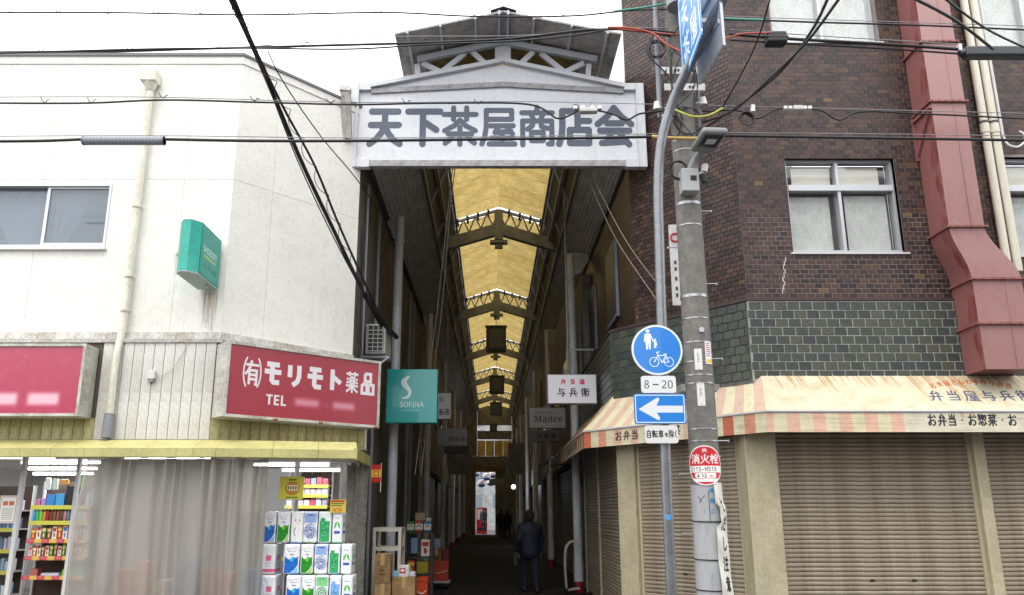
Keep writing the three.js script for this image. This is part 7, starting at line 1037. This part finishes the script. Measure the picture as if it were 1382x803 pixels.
// a small wire tie standing up from a cable
function ties(pts, label) { for (const [x, y, d] of pts) { const p = at(x, y, d); solo('cable_tie', tube([p.clone().add(V(-0.05, 0.055, 0)), p.clone().add(V(-0.02, 0.0, 0.01)), p.clone().add(V(0.012, -0.012, 0)), p.clone().add(V(0.035, 0.03, -0.01)), p.clone().add(V(0.06, 0.02, 0))], 0.005, 16, 5), mWire, label, 'cable tie', 'wire ties on ' + label.split(' on ')[1]); } }
wire([[-40, 17, 9.4], [150, 17, 9.4], [330, 20, 9.4], [530, 17, 9.4], [640, 22, 9.4], [780, 21, 9.35], [850, 14, 9.3], [915, 12, 9.25]], 0.011, 'thin topmost cable crossing above the gabled hood');
wire([[-40, 71, 9.3], [180, 68, 9.3], [340, 64, 9.3], [450, 61, 9.3], [560, 58, 9.3], [690, 52, 9.25], [800, 40, 9.2], [862, 41, 9.2], [912, 50, 9.2]], 0.016, 'thick black cable crossing over the roof edge of the white shop');
wire([[-40, 73, 9.25], [200, 66, 9.25], [330, 65, 9.25], [480, 66, 9.25], [580, 60, 9.25], [700, 55, 9.2], [780, 47, 9.15], [840, 38, 9.15], [912, 44, 9.15]], 0.011, 'thinner cable twisted along the thick black cable');
wire([[-40, 69, 9.32], [180, 70, 9.32], [345, 62, 9.32], [520, 50, 9.3], [700, 48, 9.3], [850, 38, 9.25], [912, 38, 9.25]], 0.006, 'fine support wire above the thick black cable', mWireGrey);
wire([[-40, 139, 9.2], [120, 139, 9.2], [220, 135, 9.2], [350, 138, 9.2], [480, 141, 9.2], [600, 139, 9.2], [720, 142, 9.2], [738, 150, 9.2], [752, 160, 9.2], [768, 156, 9.2], [785, 147, 9.2], [806, 149, 9.2], [830, 155, 9.2], [846, 162, 9.2], [862, 154, 9.2], [895, 150, 9.2]], 0.012, 'cable looping below a white splice across the big lettering');
wire([[-40, 131, 9.22], [200, 131, 9.22], [480, 138, 9.22], [700, 137, 9.22], [900, 141, 9.22]], 0.005, 'fine wire just above the looping cable', mWireGrey);
wire([[-40, 191, 9.1], [60, 190, 9.1], [112, 188, 9.1]], 0.018, 'black cable entering the grey cable sleeve'); wire([[222, 188, 9.1], [340, 190, 9.1], [480, 190, 9.1], [640, 188, 9.1], [800, 186, 9.1], [905, 184, 9.05]], 0.018, 'black cable leaving the grey cable sleeve along the name sign');
wire([[-40, 184, 9.15], [200, 183, 9.15], [480, 186, 9.15], [700, 184, 9.15], [900, 180, 9.15]], 0.005, 'fine wire above the cable with the grey sleeve', mWireGrey);
ties([[14, 15, 9.4], [78, 15, 9.4], [145, 18, 9.4], [210, 18, 9.4], [270, 17, 9.4], [392, 18, 9.4], [510, 17, 9.4], [640, 20, 9.4], [760, 20, 9.35]], 'small wire tie on the thin topmost cable'); ties([[55, 68, 9.3], [175, 66, 9.3], [295, 63, 9.3], [410, 60, 9.3], [570, 55, 9.3]], 'small wire tie on the thick black cable'); ties([[60, 137, 9.2], [123, 137, 9.2], [220, 131, 9.2], [343, 135, 9.2], [446, 138, 9.2], [548, 138, 9.2], [645, 139, 9.2]], 'small wire tie on the looping cable');
{ const a = at(112, 190, 9.1), b = at(222, 190, 9.1), t = thing('cable_sleeve', 'grey ribbed cable sleeve hung before the white siding', 'cable sleeve', a.clone().lerp(b, 0.5)); part(t, 'tube', rod(a, b, 0.052, 0.052, 16), M('#7c8088', 0.5)); part(t, 'end_cap', rod(a, a.clone().add(V(0.02, 0, 0)), 0.056, 0.056, 16), M('#696c74', 0.5)); part(t, 'end_cap', rod(b.clone().add(V(-0.02, 0, 0)), b, 0.056, 0.056, 16), M('#696c74', 0.5)); const rb = []; for (let i = 1; i < 22; i++) { const p = a.clone().lerp(b, i / 22); rb.push(rod(p.clone().add(V(-0.004, 0, 0)), p.clone().add(V(0.004, 0, 0)), 0.055, 0.055, 14)); } part(t, 'rib', merge(rb), M('#8a8e96', 0.5)); }
{ const c = at(794, 149, 9.2), t = thing('cable_splice', 'white cable splice fitting before the last character of the name sign', 'cable splice', c); part(t, 'body', bx(c.x - 0.11, c.x + 0.11, c.y - 0.035, c.y + 0.02, -9.24, -9.15, 0.012), M('#b9b9b6', 0.5)); part(t, 'clip', merge([-0.16, -0.07, 0.05, 0.14].map((o) => bx(c.x + o - 0.025, c.x + o + 0.025, c.y + 0.01, c.y + 0.055, -9.22, -9.17, 0.006))), M('#d8d8d4', 0.4)); part(t, 'stem', rod(V(c.x + 0.03, c.y + 0.05, -9.2), V(c.x + 0.03, c.y + 0.12, -9.2), 0.008), mWireGrey); }
// steep bundle dropping from the street to the arcade mouth
wire([[300, -25, 8.0], [345, 72, 8.8], [378, 150, 9.7], [410, 225, 10.4], [450, 310, 11.1], [492, 398, 11.8], [515, 440, 12.5]], 0.03, 'thick twisted cable bundle dropping to the arcade mouth'); wire([[304, -25, 8.02], [350, 78, 8.82], [384, 148, 9.7], [424, 222, 10.4], [456, 300, 11.0], [496, 390, 11.75], [520, 440, 12.5]], 0.018, 'second cable beside the twisted bundle dropping to the arcade mouth'); wire([[308, -25, 8.0], [346, 70, 8.75], [376, 152, 9.65], [404, 222, 10.35], [446, 312, 11.05], [490, 396, 11.75]], 0.009, 'thin lead spiralling on the twisted bundle'); wire([[362, 70, 9.2], [375, 98, 9.5], [430, 180, 10.6], [480, 240, 11.6], [533, 320, 15.1]], 0.009, 'thin cable slanting from the roof edge to the arcade column');
{ const pts = []; for (let i = 0; i <= 60; i++) { const k = i / 60, b = at(310 + (492 - 310) * k + 8 * Math.sin(k * 3), -5 + 403 * k, 8.1 + 3.65 * k); pts.push(b.add(V(0.05 * Math.cos(i * 1.1), 0.05 * Math.sin(i * 1.1), 0.02))); } solo('lashing_wire', tube(pts, 0.005, 240, 5), mWire, 'fine lashing wire wound round the steep cable bundle', 'wire'); }
wire([[492, 398, 11.8], [515, 432, 12.4], [535, 455, 14]], 0.045, 'black sleeve end of the cable bundle by the air conditioner', mBlackPlastic, 'cable_sleeve_end');
wire([[480, 228, 12.3], [488, 330, 12.4], [487, 460, 12.4], [500, 560, 12.0], [497, 640, 11.9]], 0.01, 'thin lead running down over the red light box');
// cables on the brick side
wire([[985, 46, 9.2], [1060, 52, 9.2], [1200, 60, 9.2], [1300, 67, 9.2]], 0.02, 'upper cable running along the brick front into the black closure'); wire([[985, 54, 9.22], [1090, 60, 9.22], [1200, 66, 9.22], [1300, 73, 9.22]], 0.012, 'lower cable running along the brick front into the black closure'); wire([[985, 40, 9.2], [1100, 48, 9.2], [1300, 60, 9.2]], 0.006, 'fine support wire over the cables at the black closure', mWireGrey);
wire([[930, 26, 9.2], [1010, 27, 9.2], [1100, 30, 9.2], [1240, 34, 9.2], [1420, 42, 9.2]], 0.012, 'cable crossing the upper window of the brick front'); wire([[930, 20, 9.22], [1100, 26, 9.22], [1420, 36, 9.22]], 0.005, 'fine wire above the cable crossing the upper window', mWireGrey);
wire([[948, 150, 9.2], [1000, 150, 9.2], [1020, 160, 9.2], [1050, 147, 9.2], [1080, 146, 9.2], [1110, 150, 9.2], [1132, 162, 9.2], [1155, 152, 9.2], [1250, 154, 9.2], [1420, 162, 9.2]], 0.011, 'looping cable across the brick front with a white splice'); wire([[948, 142, 9.2], [1100, 146, 9.2], [1420, 154, 9.2]], 0.005, 'fine wire above the looping brick front cable', mWireGrey);
wire([[978, 183, 9.1], [1100, 185, 9.1], [1240, 187, 9.1], [1420, 190, 9.1]], 0.017, 'thick black cable above the lower brick front window'); wire([[978, 179, 9.12], [1200, 181, 9.12], [1420, 184, 9.12]], 0.005, 'fine wire above the thick brick front cable', mWireGrey);
wire([[948, 165, 9.2], [985, 152, 8.6], [1040, 105, 7.4], [1090, 55, 6.2], [1140, -12, 5.0]], 0.012, 'first of two cables rising steeply away from the utility pole'); wire([[948, 175, 9.2], [1000, 140, 8.4], [1050, 100, 7.4], [1095, 42, 6.2], [1122, -12, 5.2]], 0.012, 'second of two cables rising steeply away from the utility pole'); wire([[975, 145, 9.2], [995, 110, 8.8], [1020, 60, 8.2], [1042, -10, 7.4]], 0.009, 'thin drop wire rising before the brick corner'); wire([[1215, -12, 6.6], [1290, 28, 7.4], [1340, 66, 8.2]], 0.016, 'slanting cable over the red duct to the dark closure'); wire([[1262, -12, 6.8], [1330, 38, 7.6], [1400, 72, 8.4]], 0.012, 'slanting cable over the cream pipes');
wire([[680, -10, 12.2], [680, 16, 11.4]], 0.01, 'short mast wire over the hood ridge', mWireGrey); wire([[716, 16, 11.5], [726, -10, 12]], 0.006, 'thin stay wire over the hood', mWireGrey);
wire([[820, 37, 9.1], [850, 38, 9.1], [880, 45, 9.1], [900, 60, 9.05], [920, 70, 9.0]], 0.013, 'red sheathed cable bending into the utility pole', M('#a8432f', 0.5)); wire([[820, 38, 9.15], [870, 43, 9.15], [920, 48, 9.1]], 0.013, 'brown red cable straight into the utility pole', M('#8c4634', 0.5)); wire([[975, 53, 9.1], [1000, 46, 9.1], [1040, 44, 9.1]], 0.01, 'red sheathed cable leaving the utility pole along the brick front', M('#a8432f', 0.5)); wire([[830, 15, 9.2], [870, 10, 9.2], [915, 2, 9.2]], 0.012, 'green cable over the thin topmost cable', M('#3f8a78', 0.5)); wire([[978, 25, 9.15], [1000, 26, 9.15], [1030, 27, 9.15]], 0.014, 'green cable beginning beside the utility pole', M('#3f8a78', 0.5)); wire([[910, 148, 9.0], [935, 157, 8.95], [955, 156, 8.95], [975, 146, 9.0]], 0.012, 'yellow green earth wire sagging before the utility pole', M('#b9bf4a', 0.5)); wire([[880, 184, 9.05], [900, 186, 9.0], [945, 187, 9.0]], 0.022, 'tan cable sleeve round the utility pole', M('#b99a5c', 0.6));
{ const a = at(1031, 58, 9.2), t = thing('cable_closure', 'small black cable closure beside the upper brick window', 'cable closure', a); const p = at(1046, 55, 9.2); part(t, 'body', bx(p.x - 0.13, p.x + 0.13, p.y - 0.07, p.y + 0.09, -9.27, -9.1, 0.03), mBlackPlastic); part(t, 'seam', bx(p.x - 0.135, p.x + 0.135, p.y + 0.0, p.y + 0.012, -9.275, -9.095), M('#3c3c40', 0.5)); }
{ const a = at(1300, 72, 9.2), b = at(1450, 78, 9.2), t = thing('cable_closure', 'long dark cable closure before the cream pipes', 'cable closure', a); part(t, 'body', bx(a.x, b.x, a.y - 0.07, a.y + 0.07, -9.27, -9.12, 0.03), M('#33353a', 0.45)); part(t, 'end_cap', rod(V(a.x - 0.05, a.y, -9.2), V(a.x, a.y, -9.2), 0.04, 0.06, 12), mBlackPlastic); part(t, 'hanger', bx(a.x - 0.06, a.x - 0.02, a.y + 0.03, a.y + 0.12, -9.22, -9.17), M('#cfc6cf', 0.4)); }
{ const c = at(1076, 147, 9.2), t = thing('cable_splice', 'white cable splice fitting on the looping cable before the brick front', 'cable splice', c); part(t, 'body', bx(c.x - 0.06, c.x + 0.06, c.y - 0.03, c.y + 0.03, -9.24, -9.15, 0.012), M('#b9b9b6', 0.5)); part(t, 'clip', merge([-0.15, -0.09, 0.09, 0.15].map((o) => bx(c.x + o - 0.022, c.x + o + 0.022, c.y - 0.012, c.y + 0.03, -9.22, -9.17, 0.006))), M('#d8d8d4', 0.4)); }
{ const c = at(1007, 158, 9.15), t = thing('cable_coil', 'small coil of black cable hanging before the brick corner', 'cable coil', c); part(t, 'coil', merge([0, 1, 2].map((i) => new THREE.TorusGeometry(0.075 + i * 0.007, 0.008, 6, 24).translate(c.x, c.y - 0.03, c.z + i * 0.012))), mWire); part(t, 'insulator', merge([rod(at(1016, 142, 9.15), at(1016, 151, 9.15), 0.025, 0.03, 10)]), M('#d5d4d2', 0.3)); }

// ---------------------------------------------------------------- people in the lane
function bodyGeo(bones, cell, pad = 0.1) { // bones: [a, b, ra, rb]; one smooth surface through all
  const lo = V(1e9, 1e9, 1e9), hi = V(-1e9, -1e9, -1e9); for (const [a, b, ra, rb] of bones) for (const [p, r] of [[a, ra], [b, rb]]) { lo.min(p.clone().subScalar(r + pad)); hi.max(p.clone().addScalar(r + pad)); }
  const size = hi.clone().sub(lo), S = Math.max(size.x, size.y, size.z), n = Math.min(150, Math.ceil(S / cell)), mc = new MarchingCubes(n, new THREE.MeshStandardMaterial(), false, false, 160000);
  mc.isolation = 0; const c = lo.clone().add(hi).multiplyScalar(0.5), h = S / 2, k = 0.035, p = V(0, 0, 0), ab = V(0, 0, 0), ap = V(0, 0, 0);
  for (let z = 0; z < n; z++) for (let y = 0; y < n; y++) for (let x = 0; x < n; x++) {
    p.set((x - n / 2) / (n / 2) * h + c.x, (y - n / 2) / (n / 2) * h + c.y, (z - n / 2) / (n / 2) * h + c.z); let d = 1e3;
    for (const [a, b, ra, rb] of bones) { ab.subVectors(b, a); ap.subVectors(p, a); const t = Math.max(0, Math.min(1, ap.dot(ab) / ab.dot(ab))); const q = ap.addScaledVector(ab, -t).length() - (ra + (rb - ra) * t); const e = Math.max(k - Math.abs(d - q), 0) / k; d = Math.min(d, q) - e * e * k * 0.25; }
    mc.field[x + y * n + z * n * n] = -d;
  }
  mc.update(); const cnt = mc.count, g = new THREE.BufferGeometry(), P = new Float32Array(cnt * 3); for (let i = 0; i < cnt; i++) { P[i * 3] = mc.positionArray[i * 3] * h + c.x; P[i * 3 + 1] = mc.positionArray[i * 3 + 1] * h + c.y; P[i * 3 + 2] = mc.positionArray[i * 3 + 2] * h + c.z; }
  g.setAttribute('position', new THREE.BufferAttribute(P, 3)); g.setAttribute('normal', new THREE.BufferAttribute(mc.normalArray.slice(0, cnt * 3), 3)); g.setAttribute('uv', new THREE.BufferAttribute(new Float32Array(cnt * 2), 2)); return g;
}
// standing or walking figure seen from behind; s = stride, height 1.62
function person(pos, turn, s, coat, legs, label, o = {}) {
  const H = o.h ?? 1.62, k = H / 1.7, v = (x, y, z) => V(x * k, y * k, z * k), t = thing('person', label, 'person', pos);
  const hip = 0.9, sh = 1.4;
  const L = (sx, st) => [[v(sx * 0.09, hip, 0), v(sx * 0.1, 0.48, -st * 0.13 - 0.02), 0.085, 0.06], [v(sx * 0.1, 0.48, -st * 0.13 - 0.02), v(sx * 0.1, 0.09, -st * 0.2 + 0.06), 0.058, 0.042], [v(sx * 0.1, 0.05, -st * 0.2 + 0.07), v(sx * 0.11, 0.04, -st * 0.2 - 0.12), 0.045, 0.035]];
  const arm = (sx, st) => [[v(sx * 0.2, sh - 0.02, 0), v(sx * 0.25, 1.12, st * 0.06), 0.058, 0.048], [v(sx * 0.25, 1.12, st * 0.06), v(sx * 0.25, 0.87, -st * 0.02 - 0.08), 0.046, 0.034]];
  const hand = (sx, st) => { const w = v(sx * 0.25, 0.87, -st * 0.02 - 0.08), out = [[w, w.clone().add(v(0, -0.08, -0.01)), 0.03, 0.034]]; [-0.024, -0.008, 0.008, 0.022].forEach((z, i) => { const a = w.clone().add(v(0, -0.08, z)), b = a.clone().add(v(-sx * 0.008, -0.045 + Math.abs(i - 1.4) * 0.006, 0)); out.push([a, b, 0.0095, 0.009], [b, b.clone().add(v(-sx * 0.014, -0.03, 0)), 0.009, 0.008]); }); out.push([w.clone().add(v(0, -0.03, -0.02)), w.clone().add(v(-sx * 0.02, -0.075, -0.05)), 0.011, 0.009]); return out; };
  const all = [...L(-1, s), ...L(1, -s), [v(0, 0.92, 0), v(0, 1.1, 0.01), 0.145, 0.13], [v(-0.09, 1.28, 0), v(0.09, 1.28, 0), 0.13, 0.13], [v(0, 1.08, 0), v(0, 1.3, 0), 0.13, 0.14], [v(-0.15, sh - 0.03, 0), v(0.15, sh - 0.03, 0), 0.075, 0.075], [v(0, 1.4, 0), v(0, 1.52, -0.015), 0.055, 0.05], ...arm(-1, s), ...arm(1, -s), ...hand(-1, s), ...hand(1, -s), [v(0, 1.57, -0.02), v(0, 1.61, -0.01), 0.085, 0.09], [v(0, 1.53, -0.06), v(0, 1.56, -0.07), 0.05, 0.06], [v(0, 1.56, -0.115), v(0, 1.585, -0.12), 0.016, 0.012], [v(-0.09, 1.58, 0), v(-0.092, 1.61, 0.005), 0.018, 0.02], [v(0.09, 1.58, 0), v(0.092, 1.61, 0.005), 0.018, 0.02]];
  const put = (g) => { g.rotateY(turn); g.translate(pos.x, pos.y, pos.z); return g; };
  part(t, 'body', put(bodyGeo(all, o.cell ?? 0.013)), M('#6f5648', 0.7));
  const grow = (b, e) => b.map(([a, c, r1, r2]) => [a, c, r1 + e, r2 + e]);
  part(t, 'coat', put(bodyGeo(grow([[v(-0.04, 0.84, 0.01), v(-0.05, 1.2, 0.01), 0.15, 0.13], [v(0.04, 0.84, 0.01), v(0.05, 1.2, 0.01), 0.15, 0.13], [v(0, 1.1, 0), v(0, 1.36, 0), 0.15, 0.13], [v(-0.09, 1.28, 0), v(0.09, 1.28, 0), 0.135, 0.135], [v(-0.15, sh - 0.03, 0), v(0.15, sh - 0.03, 0), 0.078, 0.078], [v(0, 1.42, 0), v(0, 1.47, -0.01), 0.06, 0.062], ...arm(-1, s), ...arm(1, -s)], 0.018), o.cell ?? 0.014)), coat);
  part(t, 'trousers', put(bodyGeo(grow([...L(-1, s).slice(0, 2), ...L(1, -s).slice(0, 2), [v(-0.05, 0.9, 0), v(0.05, 0.9, 0), 0.125, 0.125]], 0.012), o.cell ?? 0.014)), legs);
  part(t, 'hair', put(bodyGeo([[v(0, 1.6, 0.005), v(0, 1.65, 0), 0.098, 0.095], [v(0, 1.57, 0.05), v(0, 1.5, 0.05), 0.07, 0.05]], 0.012)), M('#191614', 0.8));
  for (const sx of [-1, 1]) part(t, 'shoe', put(bodyGeo([[v(sx * 0.1, 0.05, (sx < 0 ? -s : s) * 0.2 + 0.07), v(sx * 0.11, 0.045, (sx < 0 ? -s : s) * 0.2 - 0.14), 0.05, 0.042]], 0.012)), mBlackPlastic);
  for (const sx of [-1, 1]) part(t, 'eye', put(new THREE.SphereGeometry(0.011, 8, 6).translate(sx * 0.032 * k, 1.59 * k, -0.103 * k)), M('#222', 0.3));
  return t;
}
const mNavy = M(0, 0.7, { lin: [0.009, 0.012, 0.028], bumpMap: bumpSoft, bumpScale: 0.02 }), mDkCloth = M(0, 0.8, { lin: [0.015, 0.015, 0.018] });
{
  const p = at(716, 799, 17.6); person(V(p.x, 0.006, -17.7), 0.15, 0.9, mNavy, M(0, 0.8, { lin: [0.012, 0.014, 0.03] }), 'person in dark navy quilted jacket walking into the dim lane with a bag', { h: 1.58 });
  const t = thing('shoulder_bag', 'dark bag carried by the person in the navy jacket', 'bag', V(p.x - 0.3, 0.6, -17.75)); part(t, 'body', bx(p.x - 0.36, p.x - 0.24, 0.5, 0.78, -17.95, -17.65, 0.04), M(0, 0.7, { lin: [0.03, 0.025, 0.03] })); part(t, 'strap', tube([V(p.x - 0.3, 0.77, -17.9), V(p.x - 0.27, 0.84, -17.85), V(p.x - 0.26, 0.84, -17.75), V(p.x - 0.3, 0.77, -17.7)], 0.012, 20), mDkCloth);
  person(V(0.62, 0.006, -54), 0, 0.35, mDkCloth, mDkCloth, 'person in black clothes standing at the bright end of the lane', { h: 1.7, cell: 0.03 });
  person(V(1.0, 0.006, -53), 0.4, 0.5, mDkCloth, mDkCloth, 'person in dark coat beside the black clad figure at the lane end', { h: 1.65, cell: 0.03 });
  // cyclist out in the daylight
  const cx = -0.55, cz = -61.2; person(V(cx, 0.32, cz), Math.PI - 0.3, 0.6, M('#5a5560', 0.8), M('#2c2c33', 0.8), 'person riding a bicycle towards the lane', { h: 1.5, cell: 0.03 });
  const b = thing('bicycle', 'small bicycle ridden at the far end of the lane', 'bicycle', V(cx, 0, cz)), mk = M('#2a2a2e', 0.4); for (const z of [cz - 0.5, cz + 0.5]) { const w = part(b, 'wheel', new THREE.TorusGeometry(0.29, 0.025, 8, 28).rotateY(Math.PI / 2).translate(cx, 0.325, z), mk); part(w, 'spoke', merge([0, 1, 2, 3].map((i) => rod(V(cx, 0.325 - 0.28 * Math.cos(i * 0.785), z - 0.28 * Math.sin(i * 0.785)), V(cx, 0.325 + 0.28 * Math.cos(i * 0.785), z + 0.28 * Math.sin(i * 0.785)), 0.004, 0.004, 4))), mAlu); }
  part(b, 'frame', merge([rod(V(cx, 0.32, cz - 0.5), V(cx, 0.75, cz - 0.2), 0.016), rod(V(cx, 0.32, cz + 0.5), V(cx, 0.9, cz + 0.35), 0.016), rod(V(cx, 0.75, cz - 0.2), V(cx, 0.35, cz), 0.016), rod(V(cx, 0.35, cz), V(cx, 0.75, cz + 0.38), 0.016), rod(V(cx, 0.32, cz - 0.5), V(cx, 0.35, cz), 0.012)]), mk); part(b, 'handlebar', rod(V(cx - 0.26, 0.98, cz + 0.32), V(cx + 0.26, 0.98, cz + 0.32), 0.014), mk); part(b, 'saddle', bx(cx - 0.07, cx + 0.07, 0.74, 0.8, cz - 0.32, cz - 0.08, 0.03), mk); part(b, 'basket', bx(cx - 0.16, cx + 0.16, 0.72, 0.94, cz + 0.42, cz + 0.66, 0.02), M('#8a8a8c', 0.5));
}
// ---------------------------------------------------------------- unseen houses behind the viewpoint, added to shade the lane and darken reflections
[[-26, -9, 5.2, [0.5, 0.47, 0.42], 'cream'], [-8.8, 6, 4.8, [0.42, 0.42, 0.43], 'grey'], [6.2, 22, 12.5, [0.22, 0.18, 0.16], 'tall brown'], [22.2, 34, 5.8, [0.5, 0.5, 0.5], 'pale']].forEach(([a, b, h, c, n]) => {
  const t = thing('added_house', `${n} unseen house across the street, added to block sky light`, 'building', V((a + b) / 2, 0, 8), 'added unseen houses across the street'); part(t, 'wall', uvs(bx(a, b, 0, h, 4.5, 12), 2), M(0, 0.85, { lin: c, map: texGrime })); part(t, 'roof', bx(a - 0.2, b + 0.2, h, h + 0.15, 4.3, 12.2), mCoping);
  for (let x = a + 1; x < b - 1.6; x += 2.6) { const w = part(t, 'window', bx(x, x + 1.5, h - 2, h - 0.8, 4.44, 4.5), mAlu); part(w, 'pane', bx(x + 0.06, x + 1.44, h - 1.94, h - 0.86, 4.42, 4.438), M('#4a525a', 0.1)); const s = part(t, 'shopfront', bx(x - 0.3, x + 1.9, 0.02, 2.3, 4.46, 4.5), M('#6d6a66', 0.4)); void s; }
});
renderer.render(scene, camera);
